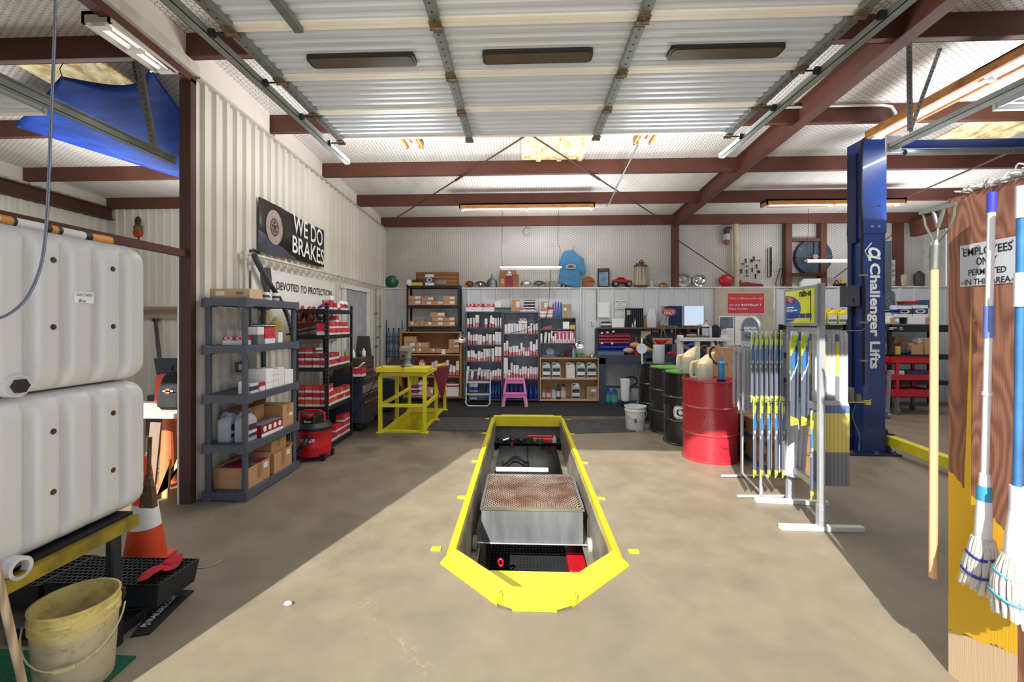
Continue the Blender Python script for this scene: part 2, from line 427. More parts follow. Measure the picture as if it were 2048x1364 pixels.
# ---- left wall of ribbed panels
def ztl(y):return 3.62+(3.83-3.62)*(9.15-y)/(9.15-3.9)
m=MB();m.add([(XL-0.03,3.87,0),(XL-0.03,YB,0),(XL-0.03,YB,3.6),(XL-0.03,3.87,ztl(3.87)),(XL-0.1,3.87,0),(XL-0.1,YB,0),(XL-0.1,YB,3.6),(XL-0.1,3.87,ztl(3.87))],
               [(0,1,2,3),(7,6,5,4),(0,3,7,4),(3,2,6,7)])
wlf=struct(m.build('wall_left',M_PANEL),'cream ribbed steel partition wall that carries the banners','wall')
y=3.87
while y<YB-0.1:
    w=min(0.915,YB-y);prof=ribs(0.1525,0.07,0.014,0.04,0.036,w);m=MB()
    for(a,da),(b,db)in zip(prof,prof[1:]):
        m.add([(XL-0.025+da,y+a,0),(XL-0.025+db,y+b,0),(XL-0.025+db,y+b,ztl(y+b)),(XL-0.025+da,y+a,ztl(y+a))],[(0,1,2,3)])
    m.build('panel',M_PANEL,wlf);y+=0.915
m=MB();m.bar((XL-0.01,3.87,ztl(3.87)+.005),(XL-0.01,YB,ztl(YB)+.005),0.08,0.025);m.build('top_flashing',P('flashing',(196,188,176),0.5),wlf)
pur=[9.24-1.365*i for i in range(7)]  # purlin lines
for i in range(6):
    ya,yb_=pur[i]-0.05,pur[i+1]+0.06
    if yb_>3.6:
        m=MB();m.add([(XL-0.05,ya,ztl(ya)-0.05),(XL-0.05,yb_,ztl(yb_)-0.05),(XL-0.05,yb_,zd(yb_)),(XL-0.05,ya,zd(ya)),(XL-0.07,ya,ztl(ya)-0.05),(XL-0.07,yb_,ztl(yb_)-0.05),(XL-0.07,yb_,zd(yb_)),(XL-0.07,ya,zd(ya))],
                     [(0,1,2,3),(7,6,5,4),(0,3,7,4),(1,5,6,2)])
        m.build('filler_board',M_BOARD,wlf)
# header of the opening to the left bay
m=MB();m.bar((XL+0.0,0.6,zb(0.6)-0.10),(XL+0.0,3.87,ztl(3.87)+0.06),0.05,0.10)
hd=struct(m.build('trim_opening',P('white_trim',(220,212,198),0.6,dirt=0.2)),'white and brown head trim over the opening to the next bay','trim')
m=MB();m.bar((XL-0.05,0.6,zb(0.6)-0.19),(XL-0.05,3.87,ztl(3.87)-0.03),0.09,0.06);m.build('brown_angle',M_BROWN,hd)
m=MB();ya,yb_=0.6,3.86
m.add([(XL-0.03,ya,zb(ya)-0.08),(XL-0.03,yb_,ztl(yb_)+.04),(XL-0.03,yb_,zd(yb_)),(XL-0.03,ya,zd(ya)),(XL-0.05,ya,zb(ya)-0.08),(XL-0.05,yb_,ztl(yb_)+.04),(XL-0.05,yb_,zd(yb_)),(XL-0.05,ya,zd(ya))],
      [(0,1,2,3),(7,6,5,4)]);m.build('filler_board',M_BOARD,hd)
# brown post at the end of the partition
m=MB();pp=PX(370,990,XL)
m.box(XL-0.11,3.80,0,XL-0.005,3.865,3.80);post=struct(m.build('wall_post',M_BROWN_D),'dark brown steel post at the end of the cream partition','post')
m=MB();m.box(XL-0.125,3.795,0,XL-0.11,3.85,2.2);m.build('sunlit_edge',M_WHITE,post)  # white strip painted in as sunlight on the edge of the post
# girt at the opening
m=MB();m.box(XL-0.10,1.2,2.205,XL-0.04,3.80,2.265);struct(m.build('wall_girt',M_BROWN),'brown girt running above the white tanks to the post','beam')
# ---- left bay walls
def ribwall_y(name,x0,x1,y,z1,label):  # faces -Y
    mm=MB();mm.box(x0-.1,y+0.02,0,x1,y+0.08,z1+.2);o=struct(mm.build(name,M_PANEL),label,'wall');u=x0
    while u<x1-0.05:
        w=min(0.915,x1-u);prof=ribs(0.1525,0.09,0.015,0.03,0.02,w);mm=MB()
        for(a,da),(b,db)in zip(prof,prof[1:]):
            mm.add([(u+a,y-da+.015,0),(u+b,y-db+.015,0),(u+b,y-db+.015,z1),(u+a,y-da+.015,z1)],[(0,1,2,3)])
        mm.build('panel',M_PANEL,o);u+=0.915
    return o
ribwall_y('wall_bay_back',XLW,XL-0.1,YLB,zb(YLB)+0.02,'cream ribbed back wall of the next bay with a plank nailed on')
m=MB();m.box(XLW-0.08,1.2,0,XLW-0.02,YLB+.1,4.2);o=struct(m.build('wall_bay_side',M_PANEL),'cream ribbed side wall of the next bay behind the tanks','wall')
y=3.0
while y<YLB-0.05:
    w=min(0.915,YLB-y);prof=ribs(0.1525,0.07,0.014,0.04,0.036,w);m=MB()
    for(a,da),(b,db)in zip(prof,prof[1:]):
        m.add([(XLW-0.015+da,y+a,0),(XLW-0.015+db,y+b,0),(XLW-0.015+db,y+b,3.8),(XLW-0.015+da,y+a,3.8)],[(0,1,2,3)])
    m.build('panel',M_PANEL,o);y+=0.915
m=MB();zt=3.52
m.box(XLW,1.5,zt,XLW+0.14,YLB-0.03,zt+0.015).box(XLW+0.06,1.5,zt,XLW+0.075,YLB-0.03,zt+0.22).box(XLW,1.5,zt+0.2,XLW+0.14,YLB-0.03,zt+0.215)
struct(m.build('ceiling_beam_side',M_BROWN_D),'dark brown beam along the top of the side wall of the next bay','beam')
# ---- right wall, front wall with the door openings, apron
m=MB();m.box(XRW,YF,0,XRW+0.1,9.4,4.4);struct(m.build('wall_right',M_PANELB),'pale far side wall of the lift bay','wall')
HDR=3.22
m=MB()
m.box(-9,YF-0.15,0,-6.6,YF,4.5).box(-4.1,YF-0.15,0,-2.02,YF,4.5).box(1.98,YF-0.15,0,3.9,YF,4.5).box(7.6,YF-0.15,0,11,YF,4.5)
m.box(-6.6,YF-0.15,3.2,-4.1,YF,4.5).box(-2.02,YF-0.15,HDR,1.98,YF,4.5).box(3.9,YF-0.15,0.0,6.2,YF,4.5).box(6.2,YF-0.15,3.2,7.6,YF,4.5)
struct(m.build('wall_front',M_PANELB),'front wall with the bay door openings behind the viewer','wall')

# ---- purlins (C sections) and the rafter
XR=3.15
for i,y in enumerate(pur):
    m=MB();zz=zb(y)
    m.box(XLW,y-0.004,zz,XRW,y+0.004,zz+0.2).box(XLW,y,zz,XRW,y+0.07,zz+0.008).box(XLW,y,zz+0.192,XRW,y+0.07,zz+0.2).box(XLW,y+0.062,zz,XRW,y+0.07,zz+0.025)
    struct(m.build('ceiling_beam',M_BROWN),'brown purlin across the bays, %s one from the back wall'%ordn(i),'beam')
m=MB();a,b=9.28,0.5
for(w,o0,o1)in((0.13,-0.035,-0.022),(0.012,-0.03,0.2),(0.13,0.19,0.2)):
    m.add([(XR-w/2,a,zb(a)+o0),(XR+w/2,a,zb(a)+o0),(XR+w/2,a,zb(a)+o1),(XR-w/2,a,zb(a)+o1),(XR-w/2,b,zb(b)+o0),(XR+w/2,b,zb(b)+o0),(XR+w/2,b,zb(b)+o1),(XR-w/2,b,zb(b)+o1)],
          [(3,2,1,0),(4,5,6,7),(0,1,5,4),(1,2,6,5),(2,3,7,6),(3,0,4,7)])
struct(m.build('ceiling_rafter',M_BROWN),'brown steel rafter between the pit bay and the lift bay','beam')
# wall columns
def column(x,lab,z0=2.36,z1=3.66,w=0.12):
    m=MB();m.box(x-w/2,9.26,z0,x+w/2,9.27,z1).box(x-w/2,9.27,z0,x-w/2+0.012,9.40,z1).box(x+w/2-.012,9.27,z0,x+w/2,9.40,z1)
    return struct(m.build('wall_column',M_BROWN),lab,'column')
column(XR+0.02,'brown column under the rafter between hubcaps and a copper pot')
xa,xb,xc,xd=[PY(q,500,9.2).x for q in(1582,1652,1807,1830)]
c1=column(xa,'brown column on the inner side of the exhaust fan')
c2=column(xb,'brown column on the lift side of the exhaust fan')
column(xc,'brown column beside the cream jug at the lift bay end')
for vv in(478,548):
    p=PY(1617,vv,9.2);m=MB();m.box(xa+0.062,9.27,p.z-0.03,xb-0.062,9.38,p.z+0.03)
    struct(m.build('wall_beam',M_BROWN),'short brown cross bar %s the exhaust fan'%('over' if vv<500 else 'under'),'beam')
m=MB();a=PY(1805,452,9.2);m.bar((a.x+0.2,9.2,zb(9.2)-0.16),(a.x+0.2,1.5,zb(1.5)-0.16),0.12,0.3)
struct(m.build('ceiling_rafter_side',M_BROWN),'brown rafter at the end of the lift bay above the plywood','beam')
# X bracing rods
for(u0,v0,u1,v1,lab)in((772,449,1086-20,262,'thin brown brace rod rising from the partition corner'),(1338,449,1050,262,'thin brown brace rod rising from the rafter foot')):
    p=PY(u0,v0,9.2);q=PZ(u1,v1,3.86)
    m=MB();m.cyl(p,q,0.011,n=8);d=(q-p);m.cyl(p+d*0.62,p+d*0.68,0.019,n=8)
    tag(m.build('brace_rod',P('rod',(92,62,54),0.5,0.3)),lab,'rod')
p=PY(1352,478,9.12);q=PY(1468,556,9.12);m=MB();m.cyl(p,q,0.01,n=6)
tag(m.build('brace_rod',P('rod',(92,62,54),0.5,0.3)),'dark brace rod slanting over the upper back wall to the vent pipe','rod')
p=PY(1808,452,9.1);q=PY(1668,556,9.1);m=MB();m.cyl(p,q,0.01,n=6)
tag(m.build('brace_rod',P('rod',(92,62,54),0.5,0.3)),'dark brace rod slanting behind the blue lift column','rod')
p=PZ(2030,300,3.7);q=PZ(1800,400,3.72);m=MB();m.cyl(p,q,0.012,n=6)
tag(m.build('brace_rod',P('rod',(92,62,54),0.5,0.3)),'thin grey rod under the roof of the lift bay','rod')

# ---- skylights: translucent ribbed sheets in the roof
k=NT('fibreglass_skylight')
v=k.coord('Object',(1,0.6,1));n=k.noise(v,9,6,0.7)
col=k.mix(k.ramp(n,0.38,0.62),lin((176,150,96)),lin((250,236,190)))
k.L(col,k.b.inputs['Base Color']);k.L(col,k.b.inputs['Emission Color']);k.b.inputs['Emission Strength'].default_value=0.45
M_SKY=k.m
def skylight(x0,x1,y0,y1,lab):
    prof=ribs(0.3,0.2,0.02,0.05,0.03,x1-x0);m=MB()
    for(a,da),(b,db)in zip(prof,prof[1:]):
        m.add([(x0+a,y0,zd(y0)-0.02-da),(x0+b,y0,zd(y0)-0.02-db),(x0+b,y1,zd(y1)-0.02-db),(x0+a,y1,zd(y1)-0.02-da)],[(0,1,2,3)])
    return struct(m.build('window_skylight',M_SKY),lab,'skylight')
skylight(-0.02,0.86,4.3,6.45,'yellowed fibreglass skylight over the middle of the pit bay')
skylight(5.4,6.3,4.05,6.4,'yellowed fibreglass skylight over the blue lift')
skylight(-4.95,-4.1,4.05,5.1,'yellowed fibreglass skylight over the next bay')
# ================================================================ overhead door of the pit bay
def door_panel_mesh(x0,x1,y0,y1,z,thick=0.045):
    """one section seen from below: long ribs run across the door, a pale rail on each edge"""
    m=MB();n=6;L=y1-y0;pts=[(y0+0.03,z+0.012)];st=(L-0.06)/n
    for i in range(n):
        a=y0+0.03+i*st
        pts+=[(a+st*0.12,z+0.012),(a+st*0.24,z+0.030),(a+st*0.60,z+0.030),(a+st*0.72,z+0.012)]
    pts+=[(y1-0.03,z+0.012)]
    for(a,b),(c,d)in zip(pts,pts[1:]):m.add([(x0,a,b),(x1,a,b),(x1,c,d),(x0,c,d)],[(0,1,2,3)])
    m.box(x0,y0,z+0.05,x1,y1,z+0.055)
    m.box(x0,y0+.002,z,x1,y0+0.032,z+0.05,1).box(x0,y1-0.034,z,x1,y1-.002,z+0.05,1)
    m.box(x0,y0+.03,z+.01,x0+.02,y1-.03,z+.05).box(x1-.02,y0+.03,z+.01,x1,y1-.03,z+.05)
    return m
M_DOORW=P('door_steel',(206,210,218),0.4,0.0,var=0.05,scale=1.5,stretch=(0.3,3,1),dirt=0.06)
M_RAILW=P('door_rail_paint',(244,238,226),0.5,var=0.04,dirt=0.06)
M_GLASSD=P('smoked_pane',(92,82,66),0.25,0.0,var=0.05)
DZ=3.30;DX0,DX1=-1.71,1.86
seams=[3.99,3.47,2.97,2.45,1.93,1.45]
door=D.objects.new('door_1',None);COL.objects.link(door);struct(door,'white sectional overhead door rolled up flat under the roof','door')
for i in range(5):
    door_panel_mesh(DX0,DX1,seams[i+1],seams[i],DZ).build('panel',[M_DOORW,M_RAILW],door,fix=False)
# perforated stiles, hinges, rollers
def perf_bar(m,p0,p1,w,n,mi_hole=1,up=(0,0,1)):
    m.bar(p0,p1,w,0.02,up=up);p0=Vector(p0);p1=Vector(p1)
stx=(-1.66,-0.485,0.655,1.81)
for xi in stx:
    for i in range(5):
        ya,yb_=seams[i+1],seams[i];m=MB()
        m.box(xi-0.028,ya+0.045,DZ-0.028,xi+0.028,yb_-0.035,DZ+0.012)
        kk=7
        for j in range(kk):
            yy=ya+0.06+(yb_-ya-0.12)*j/(kk-1);m.cyl((xi,yy,DZ-0.0285),(xi,yy,DZ-0.027),0.007,n=8,mi=1)
        m.build('stile',[M_GALV,M_INK],door)
        m=MB();m.box(xi-0.036,yb_-0.06,DZ-0.034,xi+0.036,yb_+0.012,DZ-0.028).cyl((xi-0.036,yb_-0.004,DZ-0.036),(xi+0.036,yb_-0.004,DZ-0.036),0.011,n=8)
        m.cyl((xi,yb_-0.045,DZ-0.04),(xi,yb_-0.045,DZ-0.03),0.008,n=6)
        m.build('hinge',P('rusty_hinge',(150,128,104),0.5,0.6,var=0.25,scale=30),door)
        if xi in(stx[0],stx[3]):
            s=-1 if xi<0 else 1
            m=MB();m.cyl((xi,yb_-0.01,DZ-0.03),(xi+s*0.13,yb_-0.01,DZ-0.03),0.006,n=6).cyl((xi+s*0.10,yb_-0.01,DZ-0.03),(xi+s*0.125,yb_-0.01,DZ-0.03),0.025,n=12)
            m.build('roller',M_BLACKM,door)
# shorter reinforcing bar near the top of the frame
m=MB();m.box(-1.30,1.95,DZ-0.03,-1.25,2.46,DZ);m.build('stile',M_GALV,door)
# three long windows in the second-last visible section
yw=(seams[2]+seams[3])/2+0.07
for cxw in(-1.03,0.09,1.25):
    m=MB();w,h=0.345,0.062;pts=[]
    for(sx,sy,a0)in((1,1,0),(-1,1,90),(-1,-1,180),(1,-1,270)):
        for j in range(5):
            t=rad(a0+j*22.5);pts.append((cxw+sx*(w-0.03)+0.03*math.cos(t),yw+sy*(h-0.03)+0.03*math.sin(t)))
    m.prism(pts,DZ-0.012,DZ+0.012,'z');fr=m.build('window_frame',P('black_frame',(38,36,34),0.5),door)
    pts2=[(cxw+(x-cxw)*0.955,yw+(y-yw)*0.80)for x,y in pts]
    m=MB();m.prism(pts2,DZ-0.015,DZ-0.011,'z');m.build('pane',M_GLASSD,fr)
# horizontal tracks and hangers
def track(name,x,y0,y1,z,s,label,w=0.055):
    m=MB();t=0.004
    m.box(x-w/2,y0,z,x+w/2,y1,z+t).box(x-w/2,y0,z,x-w/2+t,y1,z+0.045).box(x+w/2-t,y0,z,x+w/2,y1,z+0.045)
    m.box(x+s*w/2,y0,z+0.05,x+s*(w/2+0.04),y1,z+0.055).box(x+s*w/2-t,y0,z+.02,x+s*w/2+t,y1,z+0.055)
    return tag(m.build(name,P('track_steel',(150,156,152),0.65,0.25,var=0.12,scale=6)),label,'door track')
track('door_track',DX0-0.10,1.3,4.47,DZ-0.05,-1,'grey steel track along the cream-wall edge of the open white door')
track('door_track',DX1+0.11,1.3,4.45,DZ-0.05,1,'grey steel track beside the brown rafter along the open white door')
for sx,x in((-1,DX0-0.14),(1,DX1+0.15)):
    pass
# ---- overhead door of the next bay and of the lift bay
def far_door(nm,x0,x1,y1,z,label,sec=2):
    d=D.objects.new(nm,None);COL.objects.link(d);struct(d,label,'door')
    for i in range(sec):door_panel_mesh(x0,x1,y1-0.52*(i+1),y1-0.52*i,z).build('panel',[M_DOORW,M_RAILW],d,fix=False)
    return d
a=PX(358,332,XL-0.42)
ZL=3.15
e=PZ(352,328,ZL);far_door('door_2',-6.4,e.x-0.28,e.y-0.9,ZL+0.05,'white overhead door rolled up in the next bay under the blue tarp',4)
track('door_track',e.x-0.03,1.3,e.y,ZL,1,'grey steel track running up to the brown post below the blue tarp')
m=MB();q=PZ(215,240,ZL+0.06);m.tube([(e.x-0.16,1.3,ZL+0.08),(e.x-0.16,q.y+0.1,ZL+0.08)],0.03,n=10);tag(m.build('door_shaft',M_GALV),'round grey tube end beside the track below the blue tarp','tube')
e2=PZ(1772,298,3.3);far_door('door_3',e2.x+0.35,7.6,e2.y-0.62,3.36,'white overhead door rolled up in the lift bay',4)
track('door_track',e2.x+0.06,1.3,e2.y,3.3,1,'heavy grey track ending at the top of the blue lift column',w=0.10)
q=PZ(1700+20,232,3.4)
m=MB();z=3.36;m.box(e2.x-.01,e2.y-0.02,3.26,e2.x+0.13,e2.y+0.0,3.42);tag(m.build('track_bracket',M_ALU),'pale metal end bracket of the heavy track at the blue column','bracket')
def hanger(p0,p1,lab,w=0.035):
    m=MB();p0=Vector(p0);p1=Vector(p1);d=(p1-p0);nrm=Vector((0,-1,0));n=int(d.length/0.045)
    m.bar(p0,p1,w,0.004,up=(0,1,0));m.bar(p0+Vector((w/2,.015,0)),p1+Vector((w/2,.015,0)),0.004,0.03,up=(0,1,0))
    for i in range(n):
        c=p0+d*((i+0.5)/n);m.cyl(c+Vector((0,-0.004,0)),c+Vector((0,-0.0025,0)),0.006,n=6,mi=1)
    return tag(m.build('perforated_hanger',[M_GALV,M_INK]),lab,'bracket')
b=(e.x-0.03,e.y-0.22,ZL+0.05)
hanger((b[0]-0.30,b[1]+.10,zb(b[1])+0.15),b,'slanting perforated hanger in front of the blue tarp')
hanger((b[0]-0.10,b[1]-.10,zb(b[1])+0.15),(b[0]+0.01,b[1]-0.02,b[2]),'upright perforated hanger in front of the blue tarp',0.05)
b2=PZ(1820,262,3.36)
t1=PY(1818,70,b2.y);t2=PY(1890,70,b2.y+0.1)
hanger(t1,b2,'upright perforated hanger holding the heavy track in the lift bay',0.05)
hanger(t2,b2,'slanting perforated hanger holding the heavy track in the lift bay',0.035)

# ================================================================ light fixtures
M_FIXW=P('fixture_wood',(206,142,78),0.5,var=0.2,scale=12,stretch=(1,1,4))
k=NT('lit_tube');k.b.inputs['Base Color'].default_value=(1,1,1,1);k.b.inputs['Emission Color'].default_value=(1,.98,.95,1);k.b.inputs['Emission Strength'].default_value=0.3;M_TUBE=k.m
def shop_light(c,L,along,label,mat=None,tilt=0):
    t=thing('strip_light',label,'light',c,0 if along=='x' else rad(90),'wood sided strip lights under the roof')
    m=MB();m.box(-L/2,-0.11,0.0,L/2,-0.085,0.085).box(-L/2,0.085,0.0,L/2,0.11,0.085).box(-L/2,-0.11,0.06,L/2,0.11,0.085).box(-L/2,-0.11,0.0,-L/2+.02,0.11,.085).box(L/2-.02,-.11,0,L/2,.11,.085)
    m.build('housing',mat or M_FIXW,t)
    for s in(-0.04,0.04):
        m=MB();m.cyl((-L/2+0.05,s,0.02),(L/2-0.05,s,0.02),0.019,n=10);m.build('tube',M_TUBE,t)
    for x_ in(-L/2+.045,0,L/2-.045):m=MB();m.box(x_-.025,-0.055,-0.012,x_+.025,0.055,0.05);m.build('lamp_holder',M_WHITE,t)
    return t
a,b=PY(920,419,7.72),PY(1188,414,7.72)
shop_light(((a.x+b.x)/2,7.72,a.z-0.01),b.x-a.x,'x','long wood sided strip light over the pit bay near the back wall')
a,b=PY(1527,411,7.72),PY(1802,407,7.72)
shop_light(((a.x+b.x)/2,7.72,a.z-0.01),b.x-a.x,'x','long wood sided strip light crossing behind the blue lift column')
for u,v,lab in((830,299,'strip light whose end shows past the white door on the cream wall side'),(1284,291,'strip light whose end shows past the white door on the rafter side')):
    p=PZ(u,v,3.80);shop_light((p.x,p.y-1.2,3.81),2.4,'y',lab)
p=PZ(1742,280,3.72);shop_light((p.x+0.02,p.y-1.25,3.72),2.44,'y','long wood sided strip light above the heavy track in the lift bay')
p=PZ(352,148,3.78);shop_light((p.x-.06,p.y-0.33,3.78),0.66,'y','dusty strip light beside the head trim of the next bay',P('dusty_white',(222,212,198),0.5,dirt=0.2))
# slim hanging lights on cords
for(u0,u1,v,Y,lab)in((1000,1123,536,8.75,'slim white strip light hung on cords before the blue shirt'),(1612,1702,522,8.9,'slim white strip light hung in front of the exhaust fan')):
    a,b=PY(u0,v,Y),PY(u1,v,Y);L=b.x-a.x
    t=thing('hanging_light',lab,'light',((a.x+b.x)/2,Y,a.z))
    m=MB();m.prism([(-0.06,-0.012),(0.06,-0.012),(0.03,0.03),(-0.03,0.03)],-L/2,L/2,'x');m.build('housing',M_WHITE,t)
    m=MB();m.cyl((-L/2+.03,0,-0.022),(L/2-.03,0,-0.022),0.013,n=8);m.build('tube',M_TUBE,t)
    for s in(-1,1):
        m=MB();m.tube([(s*(L/2-.05),0,.03),(s*(L/2-.05)+.03*s,0,.35),(s*(L/2-.06)-.02,0,.5),(s*(L/2-.05),0,zd(Y)-a.z-.01)],0.004,n=6);m.build('cord',M_BLACK,t)

# conduits
a=PZ(1276,290,3.83);b=PY(1213,413,7.74);m=MB()
m.tube([a,a+(b-a)*0.55,b+Vector((0.03,-.15,0.03)),b,PY(1190,413,7.74)],0.012,n=8);tag(m.build('conduit',M_GALV),'thin grey conduit slanting down to the strip light in the pit bay','conduit')
a=PY(1500,226,5.1);m=MB()
m.tube([PY(1545,216,5.1),PY(1660,212,5.1),PY(1765,210,5.1),PY(1783,213,5.1),PY(1791,225,5.1),PY(1792,238,5.1)],0.014,n=8);tag(m.build('conduit',M_PAPER),'white conduit bending down along a purlin beside the rafter','conduit')

# ================================================================ blue tarp slung under the roof of the next bay
def grid_mesh(nu,nv,fn,mi=0):
    m=MB();vs=[fn(i/nu,j/nv)for j in range(nv+1)for i in range(nu+1)];fs=[(j*(nu+1)+i,j*(nu+1)+i+1,(j+1)*(nu+1)+i+1,(j+1)*(nu+1)+i)for j in range(nv)for i in range(nu)]
    return m.add(vs,fs,mi)
P00,P10=PY(125,152,4.15),PY(270,147,4.15)
P01,P11=PY(25,255,5.2),PY(520,395,5.2)
tc=[PZ(122,152,3.92),PZ(300,135,3.94),PZ(28,252,3.78),PZ(480,390,3.55)]
def tarp(u,v):
    a=tc[0].lerp(tc[1],u);b=tc[2].lerp(tc[3],u);p=a.lerp(b,v)
    sag=0.22*math.sin(math.pi*u)*math.sin(math.pi*min(1,v*1.05))+0.05*math.sin(u*9+v*4)*v*(1-v)*2
    bow=math.sin(math.pi*u)
    return Vector((p.x,p.y+0.22*bow*(1-v)+0.12*bow*v,p.z-sag))
M_TARP=P('blue_tarp',(30,68,160),0.7,var=0.22,scale=2.5,bump=0.25,bscale=7,stretch=(1,3,1),spec=.2)
tp=thing('tarp','blue tarpaulin tied up under the roof of the next bay','tarp',(0,0,0))
o=grid_mesh(30,20,tarp).build('sheet',M_TARP,tp,smooth=True);so=o.modifiers.new('t','SOLIDIFY');so.thickness=0.004
for u,v in((0,0),(1,0),(0,1),(.35,1),(.7,1)):
    c=tarp(u*.97+.015,v*.97+.015);m=MB();m.tube([c+Vector((.012*math.cos(t),.012*math.sin(t),0))for t in[i*.785 for i in range(8)]],0.004,n=6,closed=True);m.build('eyelet',M_CHROME,tp)
c=tarp(0.015,0.015);m=MB();m.tube([c,c+Vector((-.03,.0,.08)),c+Vector((.02,0,.16))],0.004,n=6);m.build('tie',M_INK,tp)

# hanging rope
m=MB()
rp=[PX(u,v,-1.93)for u,v in((112,-40),(108,100),(103,220),(97,370),(92,460),(82,530),(60,585),(32,618),(-5,637),(-60,640))]
m.tube(smooth_path(rp,5),0.0055,n=8);k=NT('rope');w=k.N('ShaderNodeTexWave',inp={'Vector':k.coord('Object'),'Scale':60.0,'Distortion':1.0}).outputs[0]
k.L(k.mix(w,lin((70,76,96)),lin((150,156,176))),k.b.inputs['Base Color']);k.bump(w,0.6)
tag(m.build('rope',k.m,smooth=True),'blue grey pull rope hanging in front of the white tanks','rope')

# ================================================================ white plastic tanks on a steel stand
M_TANK=P('tank_plastic',(212,211,212),0.42,var=0.03,scale=1.2,dirt=0.05)
TX,TY1,TY0=-2.02,2.335,1.235
def tank(z0,z1,label,plug):
    t=thing('storage_tank',label,'tank',(TX-0.3,(TY0+TY1)/2,z0));H=z1-z0;L=TY1-TY0;nr=9
    # front face profile along the length: broad flat ribs and shallow valleys, rounded at top, bottom and far end
    def face(u,v):
        # u along length 0..1 (0 = near), v up 0..1
        y=u*L;per=0.1425;ph=((TY0+y-1.872)/per)%1.0
        rib=0.5+0.5*math.tanh((abs(ph-0.5)-0.36)*-16);ef=min(1,min(v,1-v)*H/0.10);d=-0.042*(1-rib)*ef
        r=0.085
        zz=v*H;dx=0
        ev=min(zz,H-zz)
        if ev<r:dx-=r-math.sqrt(max(0,r*r-(r-ev)**2))
        eu=min(L-y,9)
        if eu<r:dx-=r-math.sqrt(max(0,r*r-(r-eu)**2))
        # corner rounding in the face outline
        return dx+d
    us=[i/220 for i in range(221)];vs_=[0,.01,.025,.05,.08,.12,.17]+[.17+.66*i/10 for i in range(1,11)]+[.88,.92,.95,.975,.99,1]
    def pt(u,v):
        y=u*L;cr=0.12;e=L-y;zz=v*H
        if e<cr:  # round the corners of the outline at the far end
            lim=cr-math.sqrt(max(0,cr*cr-(cr-e)**2));zz=lim+(H-2*lim)*v
        return Vector((0.3+face(u,v),y-L/2,zz))
    m=MB();nu=len(us);nv=len(vs_)
    m.add([pt(u,v)for v in vs_ for u in us],[(j*nu+i,j*nu+i+1,(j+1)*nu+i+1,(j+1)*nu+i)for j in range(nv-1)for i in range(nu-1)])
    # back, top, bottom and end bodies
    B=-0.42
    m.add([pt(u,1)for u in us]+[Vector((B,pt(u,1).y,pt(u,1).z))for u in us],[(i,i+1,nu+i+1,nu+i)for i in range(nu-1)])
    m.add([pt(u,0)for u in us]+[Vector((B,pt(u,0).y,pt(u,0).z))for u in us],[(i,i+1,nu+i+1,nu+i)for i in range(nu-1)])
    m.add([pt(1,v)for v in vs_]+[Vector((B,pt(1,v).y,pt(1,v).z))for v in vs_],[(i,i+1,nv+i+1,nv+i)for i in range(nv-1)])
    m.add([pt(0,v)for v in vs_]+[Vector((B,pt(0,v).y,pt(0,v).z))for v in vs_],[(i,i+1,nv+i+1,nv+i)for i in range(nv-1)])
    m.box(B-0.01,-L/2,0,B,L/2,H)
    m.build('body',M_TANK,t,smooth=True)
    for uu,vv in plug[1]:
        q=PX(uu,vv,TX-0.004);y=q.y-(TY0+TY1)/2;z=q.z-z0
        m=MB();m.cyl((0.27,y,z),(0.301,y,z),0.013,n=14).cyl((0.298,y,z),(0.3045,y,z),0.0075,n=6);m.build('bolt',P('brass_bolt',(112,98,62),0.4,0.7),t)
    q=PX(plug[0][0],plug[0][1],TX);y=q.y-(TY0+TY1)/2;z=q.z-z0
    if plug[2]:
        m=MB();m.cyl((0.27,y,z),(0.318,y,z),0.045,n=20,mi=1).cyl((0.31,y,z),(0.335,y,z),0.030,n=6);m.build('drain_plug',[P('plug',(44,38,44),0.5),M_TANK],t)
    else:
        m=MB();m.lathe([(0.030,0),(0.030,0.05),(0.044,0.05),(0.046,0.0)],n=20);o=m.build('drain_socket',M_TANK,t,loc=(0.285,y,z),rot=(0,rad(90),0))
        m=MB();m.cyl((0.28,y,z),(0.30,y,z),0.030,n=20);m.build('drain_hole',P('hole',(120,110,96),0.7),t)
    return t
za,zb_,zc_=PX(290,1008,TX).z,PX(0,800,TX).z,PX(0,428,TX).z
zt_up=2.02
tk1=tank(zb_+0.003,zt_up,'upper white ribbed plastic tank with a dark hex drain plug',((28,772),[(105,520),(224,538),(105,654),(225,653)],True))
tk2=tank(za,zb_-0.003,'lower white ribbed plastic tank resting on the yellow edged stand',((26,1136),[(105,984),(225,940),(105,863),(225,826)],False))
# handwritten paper tag
q0,q1=PX(148,582,TX+.002),PX(187,607,TX+.002);cy=(q0.y+q1.y)/2;cz=(q0.z+q1.z)/2
nt=thing('paper_note','handwritten white note stuck on the upper white tank','note',(TX+0.002,cy,cz))
m=MB();m.box(0,-abs(q1.y-q0.y)/2,-abs(q0.z-q1.z)/2,0.0015,abs(q1.y-q0.y)/2,abs(q0.z-q1.z)/2);m.build('paper',M_PAPER,nt)
text('Com 2 Switch',nt,M_INK,(0.003,0.0,0.013),FACE_RIGHT,width=abs(q1.y-q0.y)*.8,height=.016);text('Box',nt,M_INK,(0.003,-0.01,-0.016),FACE_RIGHT,width=.035,height=.015,shear=.3)
